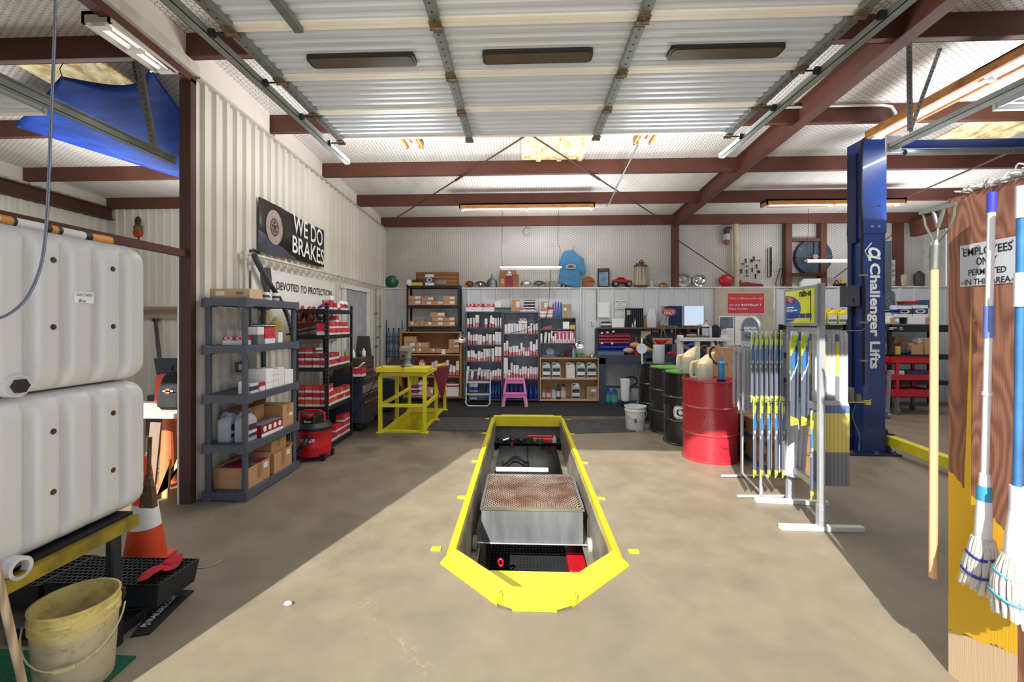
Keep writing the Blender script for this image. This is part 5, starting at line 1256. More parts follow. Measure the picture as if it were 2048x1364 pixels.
tb=thing('tool_chest','small brown drawer chest standing on the blue tool cabinet','chest',(-2.64,6.80,.822));m=MB();m.box(-.2,-.30,0,.2,.30,.26);m.build('body',DRW,tb,bevel=.005)
for i in range(3):m=MB();m.box(.2,-.28,.02+.075*i,.212,.28,.085+.075*i);m.build('drawer',DRW,tb)
for i,(x,y,h,c)in enumerate(((-2.70,6.62,.14,P('lime_bottle',(170,180,50),.4)),(-2.62,6.70,.12,M_PAPER),(-2.58,6.85,.13,M_BLACK),(-2.56,6.98,.12,M_PAPER))):
    m=MB();m.lathe([(.028,0),(.03,.01),(.03,h*.6),(.012,h*.8),(.012,h)],c=(x,y,1.083),n=12);tag(m.build('spray_can',c,smooth=True),'%s small bottle from the rack on the drawer chest'%ordn(i),'bottle','bottles on the drawer chest')
t=thing('wipe_box','red box of wipes with a white sheet sticking out at the rack end','box',(-2.405,6.36,.835));m=MB();m.box(-.08,-.07,0,.08,.07,.12);m.build('body',C_RED,t);m=MB();m.prism([(-.07,.12),(.0,.13),(.07,.20),(.08,.19),(.0,.12)],-.05,.05,'y');m.build('sheet',M_PAPER,t)
m=MB();m.bar((-2.70,6.5,1.30),(-2.60,6.75,1.18),.25,.02);
m=MB();m.prism([(-.18,0),(.16,0),(.10,.30),(-.10,.30)],-.01,.01,'y');tag(m.build('pegboard_offcut',P('dark_sheet',(70,66,66),.6)),'dark metal sheet leaning behind the drawer chest','sheet');bpy.context.view_layer.update();D.objects['pegboard_offcut'].location=(-2.66,7.25,.825);D.objects['pegboard_offcut'].scale=(1,1,1.9)
# bottles and rags under the rail: dark seat wheel
m=MB();m.lathe([(.09,-.09),(.27,-.10),(.30,-.05),(.30,.05),(.27,.10),(.09,.09)],n=28);o=tag(m.build('tyre',M_RUBBER,smooth=True),'black tyre standing behind the yellow railing','tyre');o.location=(-2.50,7.95,.30);o.rotation_euler=(rad(90),0,rad(20))
# ================================================================ grey bookcases of filter cartons on the back wall
YBF=8.98;YBB=9.285  # front and back of the bookcases
M_CASE=P('bookcase_grey',(92,97,114),.5,var=.05)
M_CASEB=P('bookcase_back',(150,158,186),.35,var=.2,scale=2.2,stretch=(2,1,.5))
def bookcase(label,u0,u1,vtop,vbot,shelves,mat=None,back=None,name='bookcase',th=.02,yf=YBF,yb=YBB):
    a=PY(u0,vtop,yf);b=PY(u1,vbot,yf);w=(b.x-a.x)/2;z0=max(0,b.z);H=a.z-z0;mat=mat or M_CASE
    t=thing(name,label,'shelf',((a.x+b.x)/2,(yf+yb)/2,z0));d=(yb-yf)/2
    for s in(-1,1):m=MB();m.box(s*w,-d,0,s*(w-th),d,H-th);m.build('side_panel',mat,t)
    m=MB();m.box(-w,-d,H-th,w,d,H);m.build('top',mat,t)
    m=MB();m.box(-w+th,d-.008,.02,w-th,d,H-th);m.build('back_panel',back or M_CASEB,t)
    zs=[]
    for v in shelves:
        z=PY((u0+u1)/2,v,yf).z-z0;m=MB();m.box(-w+th,-d,z-th,w-th,d-.008,z);m.build('shelf_board',mat,t);zs.append(z+z0)
    return t,zs
bkA,zA=bookcase('grey bookcase of filter cartons nearest the yellow railing',932,1004.5,623,802,(655,689.3,722.3,759,799))
bkB,zB=bookcase('middle grey bookcase of filter cartons behind the pink stool',1005.5,1077.5,624,802,(667.5,711.6,757,799))
bkC,zC=bookcase('short grey bookcase standing on the oil jug cabinet',1079,1152,635.5,714.5,(657.6,686,714))
GF='filter cartons in the grey bookcases'
def row(lst,crop0,sc,vref,zsh,case,shelf,mats,seed,yf=YBF+.012,dep=.14):
    q=random.Random(seed)
    for i,e in enumerate(lst):
        x0,x1,t=e[:3];u0,u1=crop0[0]+x0/sc,crop0[0]+x1/sc;vt=crop0[1]+t/sc
        a=PY(u0,vt,yf);b=PY(u1,vt,yf);ry=e[3]if len(e)>3 else 0.0;m_=e[4]if len(e)>4 else q.choice(mats)
        g=.0015
        nm={C_FILTER:'white filter carton with red foot',C_FILTER2:'pale filter carton with pinkish foot',C_FILTER3:'plain white filter carton',C_PINK:'pink and white filter carton',C_WR:'red topped white filter carton'}.get(m_,'filter carton')
        cbox('%s, %s from railing end, %s shelf of %s'%(nm,ordn(i),shelf,case),m_,a.x+g,b.x-g,yf,yf+dep,zsh,a.z,group=GF,ry=ry)
c7=(920,570);s7=7.877;c8=(920,690);s8=7.314
F,F2,F3=C_FILTER,C_FILTER2,C_FILTER3
row([(108,148,525),(160,188,518),(205,235,515),(243,298,470,0,F),(388,432,528),(455,490,480,.12,F),(500,545,515,0,F),(552,580,525),(592,612,515),(630,655,520)],c7,s7,0,zA[0],'railing bookcase','top',[F,F2],1)
row([(120,155,740),(163,190,785,0,F),(203,230,785,0,F),(237,275,775),(276,306,785,0,F3),(308,342,785,0,F3),(352,400,805),(412,440,770,0,F),(447,500,780),(515,550,780),(553,600,740),(603,648,740)],c7,s7,0,zA[1],'railing bookcase','second',[F,F2],2)
row([(107,147,88),(155,181,75),(183,213,85),(217,248,132),(258,298,92),(301,333,108),(341,376,55),(380,412,58),(415,448,55),(460,503,50,0,F3),(512,556,25,0,F),(560,605,25,0,F)],c8,s8,0,zA[2],'railing bookcase','third',[F,F2,F],3)
row([(95,132,312),(150,190,385,.1),(235,275,335,.2,F),(300,335,390,0,F),(346,380,388),(384,420,370),(430,466,405),(470,506,375,0,F),(511,540,370),(543,575,350,0,F),(578,608,360,0,F)],c8,s8,0,zA[3],'railing bookcase','fourth',[F,F2],4)
row([(700,745,622),(750,798,608,0,F3),(800,845,608,0,F3),(848,880,600,0,F3),(884,920,615),(925,975,612),(978,1018,615),(1022,1057,612),(1065,1105,650,0,F),(1108,1140,605),(1155,1190,608,0,F),(1198,1235,605,0,F)],c7,s7,0,zB[0],'middle bookcase','top',[F2,F3],5)
row([(640,668,-28,0,F),(672,707,-60,0,F),(715,760,28),(766,808,15,0,F),(812,855,15,0,F),(858,882,65),(884,916,-30,0,F),(920,948,38),(951,982,40,0,C_WR),(985,1014,30,0,C_WR),(1020,1058,-50),(1065,1105,-10),(1110,1150,-80)],c8,s8,0,zB[1],'middle bookcase','second',[F,F2],6)
row([(640,700,185),(703,736,370,0,F),(740,770,265,0,F),(780,814,300,0,F),(817,860,300,0,F),(868,896,355),(902,938,320,0,F),(941,977,325,0,F),(985,1014,345),(1018,1056,318),(1060,1087,335),(1090,1118,330),(1121,1150,330,0,F)],c8,s8,0,zB[2],'middle bookcase','third',[F,F2],7)
a=PY(1037,637,YBF+.02);b=PY(1054,648,YBF+.02)
ztop1=PY(1037,647.3,YBF+.02).z
cbox('white and red carton lying on top of the upright cartons in the middle bookcase',C_WR,a.x,b.x,YBF+.02,YBF+.14,ztop1+.004,a.z,group=GF)
row([(1268,1300,765),(1322,1360,740,.08),(1388,1420,755),(1424,1448,720,.06,F),(1455,1488,805),(1492,1520,760),(1523,1552,740,0,C_PINK),(1555,1582,735),(1585,1612,745,0,C_PINK),(1615,1640,755),(1643,1668,750,0,C_PINK),(1671,1700,750),(1703,1728,755,0,C_PINK),(1731,1760,750),(1763,1790,745),(1793,1820,705,0,C_PINK)],c7,s7,0,zC[1],'short bookcase','middle',[F2,F3,F2],8)
a=PY(1102,661.2,YBF+.02);b=PY(1145,664.3,YBF+.02)
cbox('long flat pink carton lying over the cartons in the short bookcase',C_PINK,a.x,b.x,YBF+.02,YBF+.15,b.z,a.z,group=GF)
def pbox(label,u0,v0,u1,v1,mat,yf=YBF+.02,dep=.16,name='parts_carton',zbase=None,group=None):
    a=PY(u0,v0,yf);b=PY(u1,v1,yf);z0=zbase if zbase is not None else b.z
    return cbox(label,mat,a.x,b.x,yf,yf+dep,z0,a.z,name,group=group)
ZT=PY(960,623,YBF).z+.001
for(x0,x1,t,b,m_,lab)in((100,228,295,415,C_WR,'red topped white carton at the railing end on top of the bookcases'),(230,354,295,415,C_WR,'second red topped white carton on top of the railing bookcase'),(360,543,298,418,C_WR,'wide red topped carton on top of the railing bookcase'),
    (548,800,355,418,C_GRN,'long low green and black carton on top of the bookcases'),(810,945,232,415,C_CARDL,'tall kraft carton with white label on top of the middle bookcase'),(948,1203,378,415,C_WR,'long flat pink and white carton under the black ones')):
    pbox(lab,920+x0/s7,570+t/s7,920+x1/s7,570+b/s7,m_,zbase=ZT)
zg=PY(960,570+355/s7,YBF+.02).z+.001
pbox('small white carton standing on the green one on the bookcases',920+548/s7,570+255/s7,920+648/s7,570+352/s7,C_WHITE,zbase=zg,dep=.10)
zk=PY(1060,570+378/s7,YBF+.02).z
for j in range(3):
    z0=zk+.001+j*.062;a=PY(920+(1000+5*j)/s7,600,YBF+.02);b=PY(920+1183/s7,600,YBF+.02)
    cbox('black carton with white print, %s from the bottom of the black stack'%ordn(j),C_BLK,a.x,b.x,YBF+.02,YBF+.17,z0,z0+.06,'parts_carton',group='black cartons on the bookcase')
ZTC=PY(1115,635.5,YBF).z+.001
pbox('kraft carton with a pale face on the short bookcase',920+1280/s7,570+260/s7,920+1370/s7,570+440/s7,C_CARDL,zbase=ZTC+.135,dep=.1)
for j,(x0,x1)in enumerate(((1258,1360),(1362,1455))):
    for l_ in(0,1):pbox('white and red carton, %s layer, %s from the railing on the short bookcase top'%(ordn(l_),ordn(j)),920+x0/s7,570+(450+32*(1-l_))/s7,920+x1/s7,570+480/s7,C_WR,zbase=ZTC+.068*l_,dep=.14)if False else cbox('white and red carton, %s layer, %s from the railing on the short bookcase top'%(ordn(l_),ordn(j)),C_FILTER,PY(920+x0/s7,600,YBF).x,PY(920+x1/s7,600,YBF).x,YBF+.02,YBF+.16,ZTC+.067*l_,ZTC+.067*(l_+1)-.002,'parts_carton',group='low cartons on the short bookcase')
pbox('red carton with white base standing beside the blue packs',920+1378/s7,570+345/s7,920+1468/s7,570+440/s7,C_RED,zbase=ZTC+.136,dep=.1)
for i in range(4):
    a=PY(920+(1472+32*i)/s7,600,YBF+.02);hh=(.30,.34,.34,.33)[i]
    m=MB();m.frustum((0,0),0,.015,.014,.05,.015,.055).frustum((0,0),.015,hh*.9,.015,.055,.014,.05).frustum((0,0),hh*.9,hh,.013,.05,.003,.045)
    o=m.build('film_pack',P('blue_film',(38,88,190),.25,var=.25,scale=20,coat=.4),loc=(a.x+.016,YBF+.09,ZTC),rot=(0,.04*(i-1.5),0));tag(o,'upright glossy blue film pack, %s from the railing, on the short bookcase'%ordn(i),'pack','glossy blue packs')
b_=PY(920+1605/s7,570+305/s7,YBF+.02);c_=PY(920+1752/s7,570+510/s7,YBF+.02)
shipping_box('open kraft carton at the workbench end of the short bookcase',b_.x,c_.x,YBF+.02,YBF+.22,ZTC,b_.z,mat=P('kraft_grey',(176,156,128),.8),paper=('y',-.03,.17,.06,.05))
m=MB();a=PY(920+1295/s7,570+632/s7,YBF+.03);b=PY(920+1450/s7,570+685/s7,YBF+.03);m.loft([[(a.x,YBF+.03,zC[0]),(b.x,YBF+.03,zC[0]),(b.x,YBF+.13,zC[0]),(a.x,YBF+.13,zC[0])],[(a.x+.01,YBF+.04,zC[0]+.03),(b.x-.01,YBF+.04,zC[0]+.03),(b.x-.01,YBF+.12,zC[0]+.03),(a.x+.01,YBF+.12,zC[0]+.03)],[(a.x+.06,YBF+.07,zC[0]+.05),(b.x,YBF+.07,zC[0]+.07),(b.x,YBF+.1,zC[0]+.07),(a.x+.06,YBF+.1,zC[0]+.05)]]);tag(m.build('red_pouch',P('pouch_red',(186,44,70),.5)),'crumpled red pouch on the upper shelf of the short bookcase','pouch')
pbox('white carton with a line drawing in the short bookcase',1126,643.5,1138.5,657,C_WHITE,zbase=zC[0],dep=.1);pbox('white and yellow carton at the end of the short bookcase',1140.2,643.5,1151,657,C_YEL,zbase=zC[0],dep=.1)
# blue washer fluid bottles on the bottom shelves
M_FLUID=P('blue_fluid',(18,58,150),.18,var=.2,scale=8,coat=.5);M_BCAP=P('bottle_cap',(20,26,48),.4)
def fluid_bottle():
    t=thing('fluid_bottle','','bottle',(0,0,0),0,'blue bottles on the bottom shelf');m=MB()
    m.lathe([(.04,0),(.045,.008),(.046,.06),(.040,.075),(.046,.09),(.046,.19),(.036,.215),(.036,.235),(.020,.28),(.016,.30)],n=18);m.build('body',M_FLUID,t,smooth=True)
    m=MB();m.lathe([(.018,.295),(.018,.325),(.014,.33)],n=12);m.build('cap',M_BCAP,t,smooth=True)
    m=MB();m.box(-.014,-.0475,.10,.014,-.046,.18);m.build('label',P('fluid_label',(70,120,200),.4),t);return t
fb0=fluid_bottle();first=[True]
for i,(case,zz,us)in enumerate((('railing bookcase',zA[4],[920+x/s8 for x in(408,448,490,530,570)]),('middle bookcase',zB[3],[920+x/s8 for x in(662,690,752,818,885,935,968,1034,1105)][1:]))):
    for j,u in enumerate(us):
        p=PY(u,780,YBF+.075);lab='blue washer fluid bottle, %s from the railing end, bottom of the %s'%(ordn(j),case)
        if first[0]:fb0.location=(p.x,p.y,zz);fb0['label']=lab;first[0]=False
        else:dup(fb0,(p.x,p.y,zz),R.uniform(-.3,.3),lab)
pbox('blue and white carton low behind the step ladder',920+130/s8,690+710/s8,920+245/s8,690+812/s8,C_BLUEW,zbase=zA[4],dep=.15);
for i in range(2):pbox('blue and white pack, %s of two standing over the low carton behind the ladder'%ordn(i),920+(128+68*i)/s8,690+560/s8,920+(190+68*i)/s8,690+660/s8,C_BLUEW,zbase=zA[4]+.115,dep=.1)

# ================================================================ oil jug cabinet of pale wood
M_PINE=wood('pine_board',(220,178,130),(196,148,100),2.5,0,.6,6);M_PINEB=P('pine_back',(222,184,138),.6,var=.06,scale=2)
cw,zW=bookcase('pale wooden two shelf cabinet of oil jugs on the black mat',1079.5,1198,715.5,803,(757,800),M_PINE,M_PINEB,'wooden_cabinet',.022,YBF-.02,YBB)
M_JS=P('jug_silver',(186,190,194),.35,.2,var=.05);M_JDK=P('jug_dark',(58,62,70),.4);L_OIL=carton('jug_label_stripe',(54,58,68),(226,228,230),.22,.62,ink=(40,44,54),inkamt=.5,logo=True);L_W=carton('jug_label_white',(232,232,228),(236,236,234),0,.1,ink=(120,120,120),inkamt=.4,logo=False)
for i,(x0,x1,bm,lm)in enumerate(((1195,1330,M_JS,L_OIL),(1338,1478,M_JS,L_OIL),(1548,1690,P('jug_white',(224,222,216),.4),L_W),(1700,1842,M_JS,L_OIL),(1850,2005,M_JS,L_OIL))):
    a,b=PY(920+x0/s8,750,YBF+.02),PY(920+x1/s8,750,YBF+.02);h=PY(1100,723.5,YBF+.02).z-zW[0]
    jug('oil_jug','%s oil jug, %s from bookcase side, upper shelf of pale cabinet'%('plain white' if i==2 else 'silver and black',ordn(i)),((a.x+b.x)/2,YBF+.085,zW[0]),b.x-a.x-.008,.12,h,bm,M_BLACK,0,lm,'jugs in the pale cabinet')
a,b=PY(920+1628/s8,750,YBF+.02),PY(920+1765/s8,750,YBF+.02);jug('oil_jug','silver oil jug with yellow shoulder alone on the lower shelf of the cabinet',((a.x+b.x)/2,YBF+.085,zW[1]),b.x-a.x-.01,.12,PY(1100,764.5,YBF+.02).z-zW[1],M_JS,P('cap_yellow',(220,200,40),.4),0,L_OIL)
def bottle_q(name,label,u0,u1,vt,z,Y,body,capm,lab=None,cat='bottle'):
    a,b=PY(u0,vt,Y),PY(u1,vt,Y);w=(b.x-a.x)*.47;h=a.z-z;t=thing(name,label,cat,((a.x+b.x)/2,Y+w,z))
    m=MB();m.lathe([(w*.92,0),(w,h*.04),(w,h*.62),(w*.45,h*.82),(w*.38,h*.86)],n=14,sy=.75);m.build('body',body,t,smooth=True)
    m=MB();m.lathe([(w*.46,h*.85),(w*.46,h*.97),(w*.4,h)],n=10);m.build('cap',capm,t,smooth=True)
    if lab:m=MB();m.lathe([(w*1.02,h*.16),(w*1.02,h*.55)],n=14,sy=.75);m.build('label',lab,t,smooth=True,fix=False)
    return t
for(x0,x1,t_,bm,cm,lab)in((1198,1255,615,P('btl_grey',(120,122,128),.4),P('cap_orange',(190,90,50),.4),'grey quart bottle with orange cap at the near end of the lower cabinet shelf'),(1262,1335,625,M_RED,P('cap_green',(40,120,60),.4),'red quart bottle with green cap on the lower cabinet shelf'),(1340,1410,625,P('btl_pale',(170,190,190),.4),P('cap_teal',(70,120,110),.4),'pale green quart bottle with label on the lower cabinet shelf'),
    (1410,1470,575,P('btl_dark',(66,60,70),.4),M_BLACK,'dark taller bottle between pale ones on the lower cabinet shelf'),(1475,1558,575,P('btl_pale2',(150,168,172),.4),M_BLACK,'tall grey green bottle ending the row on the lower cabinet shelf')):
    bottle_q('quart_bottle',lab,920+x0/s8,920+x1/s8,690+t_/s8,zW[1],YBF+.03,bm,cm,P('lab_pale',(214,216,214),.5))
a,b=PY(920+1855/s8,690+610/s8,YBF+.02),PY(920+2020/s8,690+795/s8,YBF+.02)
t=shipping_box('grey kraft carton with a diamond mark at the end of the lower cabinet shelf',a.x,b.x,YBF+.02,YBF+.2,zW[1],a.z,mat=P('kraft_grey',(176,156,128),.8),paper=('y',.02,.19,.09,.05),tape=False)
m=MB();hw=.06;m.add([(-hw,-.0912,.09),(0,-.0912,.05),(hw,-.0912,.09),(0,-.0912,.13)],[(0,1,2,3)]);m.add([(-hw+.014,-.0914,.09),(0,-.0914,.06),(hw-.014,-.0914,.09),(0,-.0914,.12)],[(0,1,2,3)],1);m.build('print',[M_INK,P('kraft_grey',(176,156,128),.8)],t,fix=False)
# things on top of the pale cabinet
ZTW=PY(1110,715.5,YBF).z+.001;yt=YBF+.06
def at(u,Y):return PY(u,650,Y).x
x=at(1096,yt);m=MB();m.box(x-.15,yt,ZTW,x+.16,yt+.12,ZTW+.03).box(x-.13,yt+.02,ZTW+.03,x+.12,yt+.10,ZTW+.055);tag(m.build('clipboard_box',P('slate',(100,110,126),.5),bevel=.004),'slate grey flat case on the pale cabinet top','case')
m=MB();x=at(1101,yt);m.lathe([(.085,0),(.085,.012),(.0,.013)],n=24);o=tag(m.build('sanding_disc',P('disc_blue',(176,186,204),.5),smooth=True),'pale blue round disc leaning inside the short bookcase','disc');o.location=(x,yt+.14,ZTW+.115);o.rotation_euler=(rad(80),0,0)
x=at(1125,yt);m=MB();m.tube([(x-.07,yt,ZTW+.02),(x-.05,yt,ZTW+.09),(x,yt,ZTW+.11),(x+.05,yt,ZTW+.09),(x+.07,yt,ZTW+.02)],.013,n=8).box(x-.09,yt-.02,ZTW,x+.09,yt+.03,ZTW+.03);tag(m.build('headset',M_BLACK,smooth=False),'black headset lying before the grey case','headset')
x=at(1136,yt);m=MB();m.box(x-.05,yt+.02,ZTW,x+.07,yt+.1,ZTW+.10).cyl((x-.02,yt+.01,ZTW+.06),(x-.02,yt-.03,ZTW+.05),.025,n=12).box(x+.0,yt+.03,ZTW+.1,x+.05,yt+.08,ZTW+.14);tag(m.build('cordless_drill',P('dark_red_tool',(92,30,32),.4),bevel=.01),'dark red power tool behind the spray bottle','tool')
x=at(1147.5,yt-.03);t=thing('spray_bottle','pale blue spray bottle with red trigger on the pale cabinet','bottle',(x,yt-.03,ZTW));m=MB();m.lathe([(.034,0),(.037,.01),(.037,.12),(.016,.19),(.014,.21)],n=16);m.build('body',P('mist_blue',(150,186,204),.2,alpha=.9),t,smooth=True);m=MB();m.box(-.05,-.014,.21,.03,.014,.25).cyl((-.05,0,.235),(-.07,0,.235),.009).bar((-.035,0,.21),(-.045,0,.17),.012).ball((0,0,.225),.026);m.build('trigger',M_RED,t)
def clamp_lamp(label,u,v,Y,r):
    p=PY(u,v,Y);t=thing('clamp_lamp',label,'lamp',p);m=MB();m.lathe([(r*.28,-.05),(r*.5,-.045),(r*.85,-.015),(r,.02),(r*.97,.02),(r*.8,-.01),(.0,-.03)],n=24);m.build('shade',M_CHROME,t,rot=(rad(70),0,0),smooth=True)
    m=MB();m.cyl((0,.02,.02),(0,.09,.05),r*.28,n=12).ball((0,.10,.05),r*.3);m.build('socket',M_BLACK,t,smooth=True);return t
clamp_lamp('chrome clamp lamp shining beside the spray bottle',1159.5,689.5,YBF-.02,.085)
clamp_lamp('chrome clamp lamp on the corner of the tall brown cabinet',924,678.5,YBF-.22,.085)
x=at(1161,yt);m=MB();m.box(x-.08,yt,ZTW+.02,x+.08,yt+.12,ZTW+.075).box(x-.085,yt-.005,ZTW+.075,x+.085,yt+.125,ZTW+.085).box(x-.07,yt+.01,ZTW,x+.07,yt+.11,ZTW+.02);tag(m.build('green_tub',P('tub_green',(56,168,92),.35),bevel=.004),'small green tub on the pale cabinet top','tub')
x=at(1172,yt);m=MB();m.ball((x,yt-.02,ZTW+.028),.06,sc=(2.0,.7,.45));tag(m.build('tan_rag',P('tan_cloth',(180,134,94),.9,var=.2,scale=20),smooth=True),'tan crumpled rag before the green tub','rag')
x=at(1184,yt);m=MB();m.lathe([(.05,0),(.055,.02),(.04,.06),(.015,.09)],c=(x,yt,ZTW),n=16).cyl((x-.02,yt-.03,ZTW+.09),(x+.06,yt-.02,ZTW+.02),.012,n=8);tag(m.build('oil_can',M_STEEL,smooth=True),'small shiny oil can at the workbench end of the cabinet top','can')

# ================================================================ tall brown cabinet by the railing and the black rack on it
M_BRW=wood('brown_plywood',(204,150,96),(160,108,64),2.2,0,.55,5);M_BRWB=P('brown_back',(196,140,86),.6,var=.10,scale=2.5,stretch=(.6,1,2))
YC=8.86
cb,zC2=bookcase('brown wooden cabinet with three shelves behind the yellow railing',800,922,663.5,795,(708.5,752.5,792),M_BRW,M_BRWB,'wooden_cabinet',.025,YC,YBB)
c3=(740,520);s3=4.547;GK='kraft cartons in the brown cabinet'
def krow(lst,zsh,case,yf,dep=.24,mats=(C_CARD,C_CARDL)):
    for i,(x0,x1,t_,b_,m_,lab)in enumerate(lst):
        a,b=PY(c3[0]+x0/s3,c3[1]+t_/s3,yf),PY(c3[0]+x1/s3,c3[1]+b_/s3,yf)
        cbox(lab,m_,a.x+.002,b.x-.002,yf,yf+dep,max(zsh,b.z)if b_ else zsh,a.z-.001,'kraft_carton',group=GK)
K,KL=C_CARD,C_CARDL
krow([(308,418,695,747,K,'kraft carton with dark print topmost by the side of the brown cabinet'),(308,414,748,797,KL,'labelled kraft carton in the middle of the tallest stack, brown cabinet'),(308,414,798,845,KL,'labelled kraft carton at the foot of the tallest stack, brown cabinet'),
      (415,470,750,797,KL,'labelled kraft carton second from the side, upper row, brown cabinet'),(415,470,798,845,KL,'labelled kraft carton second from the side, lower row, brown cabinet'),(471,530,750,797,K,'plain kraft carton ending the upper row in the brown cabinet'),
      (471,526,798,845,K,'plain kraft carton third from the side at shelf level, brown cabinet'),(528,592,804,845,KL,'low kraft carton with label in the middle of the brown cabinet shelf'),(594,648,806,845,K,'low plain kraft carton before the white cup box, brown cabinet'),
      (694,755,810,845,K,'low kraft carton under the short stack by the lamp'),(757,812,810,845,K,'low kraft carton in the corner by the clamp lamp'),(715,812,765,809,KL,'labelled kraft carton in the middle of the stack by the lamp'),(715,812,720,764,KL,'labelled kraft carton on top of the stack by the lamp')],zC2[0],'brown',YC+.02)
pbox('small white box with a green mark on the brown cabinet shelf',740+650/s3,520+812/s3,740+688/s3,520+845/s3,C_WHITE,YC+.02,.1,zbase=zC2[0])
q=random.Random(9)
for i,(x0,x1,t_,b_)in enumerate(((447,495,910,960),(447,495,961,1006),(447,495,1007,1052),(393,443,985,1052),(345,392,945,1000),(345,392,1001,1052),(560,582,930,0),(586,610,918,0),(613,637,945,0),(672,690,970,0),(693,714,912,0),(717,746,955,0),(749,778,966,0),(782,812,920,0))):
    a,b=PY(740+x0/s3,520+t_/s3,YC+.03),PY(740+x1/s3,520+(b_ or 1052)/s3,YC+.03)
    cbox('%s filter carton, %s from the side, middle shelf of the brown cabinet'%('red and white' if i<6 else 'upright white and red',ordn(i)),(C_RED2 if i in(3,4)else C_WR)if i<6 else C_FILTER,a.x,b.x-.003,YC+.03,YC+.17,max(zC2[1],b.z+.002),a.z,group='cartons on the middle shelf of the brown cabinet')
for i in range(2):
    for j in range(3):
        a=PY(740+(355+84*i)/s3,520+(1090+46*j)/s3,YC+.03);b=PY(740+(433+84*i)/s3,520+(1135+46*j)/s3,YC+.03)
        cbox('deep red filter carton, %s from the top, %s stack, lowest shelf of brown cabinet'%(ordn(j),ordn(i)),C_RED2 if i==0 else C_WR,a.x,b.x,YC+.03,YC+.2,max(b.z,zC2[2]),a.z-.002,group='cartons on the lowest shelf of the brown cabinet')
for(x0,x1,t_,m_,lab)in((518,575,1160,KL,'small kraft carton with label on the lowest shelf behind the railing'),(585,640,1165,C_WHITE,'small white carton on the lowest shelf behind the maroon towel')):pbox(lab,740+x0/s3,520+t_/s3,740+x1/s3,520+1228/s3,m_,YC+.03,.15,zbase=zC2[2])
pbox('large white carton with a red stripe on the lowest shelf of the brown cabinet',740+678/s3,520+1130/s3,740+808/s3,520+1230/s3,carton('carton_stripe',(232,230,230),(186,40,66),.76,.92,inkamt=.3,logo=False),YC+.03,.2,zbase=zC2[2])
m=MB();p=PY(740+745/s3,520+1118/s3,YC+.1);m.ball((p.x,YC+.1,PY(780,520+1128/s3,YC+.03).z+.02),.06,sc=(1.3,.8,.45));tag(m.build('grey_rag',P('rag_grey',(120,120,122),.9),smooth=True),'grey rag on top of the large white carton','rag')
# black rack on the cabinet
ZR=PY(860,663.5,YC).z;a,b=PY(813,600,YC+.06),PY(919,600,YC+.06);t=thing('steel_rack','black steel rack of kraft cartons standing on the brown cabinet','rack',((a.x+b.x)/2,YC+.22,ZR));hx_=(b.x-a.x)/2
zr=[PY(860,v,YC+.06).z-ZR for v in(653.5,611,571)]
steel_rack(t,hx_,.16,zr,PY(860,569,YC+.06).z-ZR,holes=False)
zr=[z+ZR for z in zr];yf=YC+.08
krow([(347,463,325,366,KL,'labelled kraft carton on its twin at the side of the rack top row'),(347,463,367,411,KL,'labelled kraft carton at shelf level at the side of the rack'),(466,580,335,373,KL,'kraft carton raised in the middle of the upper rack shelf'),(466,562,374,411,KL,'kraft carton under the raised one on the upper rack shelf'),(564,665,374,411,KL,'low kraft carton with label in the gap of the upper rack shelf'),(667,775,328,369,KL,'labelled kraft carton on its twin by the far post of the rack'),(667,775,370,411,KL,'labelled kraft carton at shelf level by the far post of the rack')],zr[1],'rack',yf)
krow([(338,400,555,603,KL,'kraft carton with pale top at the side of the lower rack shelf'),(401,450,562,603,K,'small kraft carton second on the lower rack shelf'),(452,490,552,603,K,'open kraft carton with grey inside on the lower rack shelf'),(491,562,560,603,KL,'kraft carton with wide label before the tall stack on the lower rack shelf'),(563,667,561,603,KL,'labelled kraft carton at shelf level in the tall rack stack'),(668,772,561,603,KL,'labelled kraft carton at shelf level by the rack post'),(563,667,520,560,KL,'labelled kraft carton in the second layer of the tall rack stack'),(668,772,520,560,KL,'labelled kraft carton in the second layer by the rack post'),(545,680,476,519,KL,'kraft carton alone on top of the tall rack stack')],zr[0],'rack',yf)
# top of the rack
a,b=PY(740+420/s3,520+112/s3,9.2),PY(740+808/s3,571,9.2);t=thing('wooden_plaque','framed brown wooden panel standing on top of the black rack','panel',((a.x+b.x)/2,9.19,zr[2]));w=(b.x-a.x)/2;h=a.z-zr[2];MWP=wood('plaque_wood',(176,112,56),(124,72,34),2,0,.4,4)
m=MB();m.box(-w+.02,-.005,.01,w-.02,.02,h-.01);m.build('panel',MWP,t);m=MB();m.box(-w,-.02,0,w,.03,.03).box(-w,-.02,h-.03,w,.03,h).box(-w,-.02,.03,-w+.03,.03,h-.03).box(w-.04,-.02,.03,w,.03,h-.03);m.build('frame',wood('plaque_frame',(150,96,50),(110,70,36),2,0,.45,4),t)
m=MB();m.box(-.05,-.03,.04,.20,-.02,.14);m.build('name_plate',P('plate_grey',(150,146,130),.4,.4),t)
for(x0,x1,t_,m_,lab)in((502,578,130,C_PIC,'white carton with a dark swirl picture before the wooden panel'),(383,427,180,C_YEL,'yellow and black box by the white one on the rack'),(430,475,180,C_YEL,'yellow and black box next to the swirl picture carton'),(335,378,180,C_WHITE,'white box with purple edge at the corner of the rack top')):pbox(lab,740+x0/s3,520+t_/s3,740+x1/s3,571,m_,YC+.10,.08,zbase=zr[2])
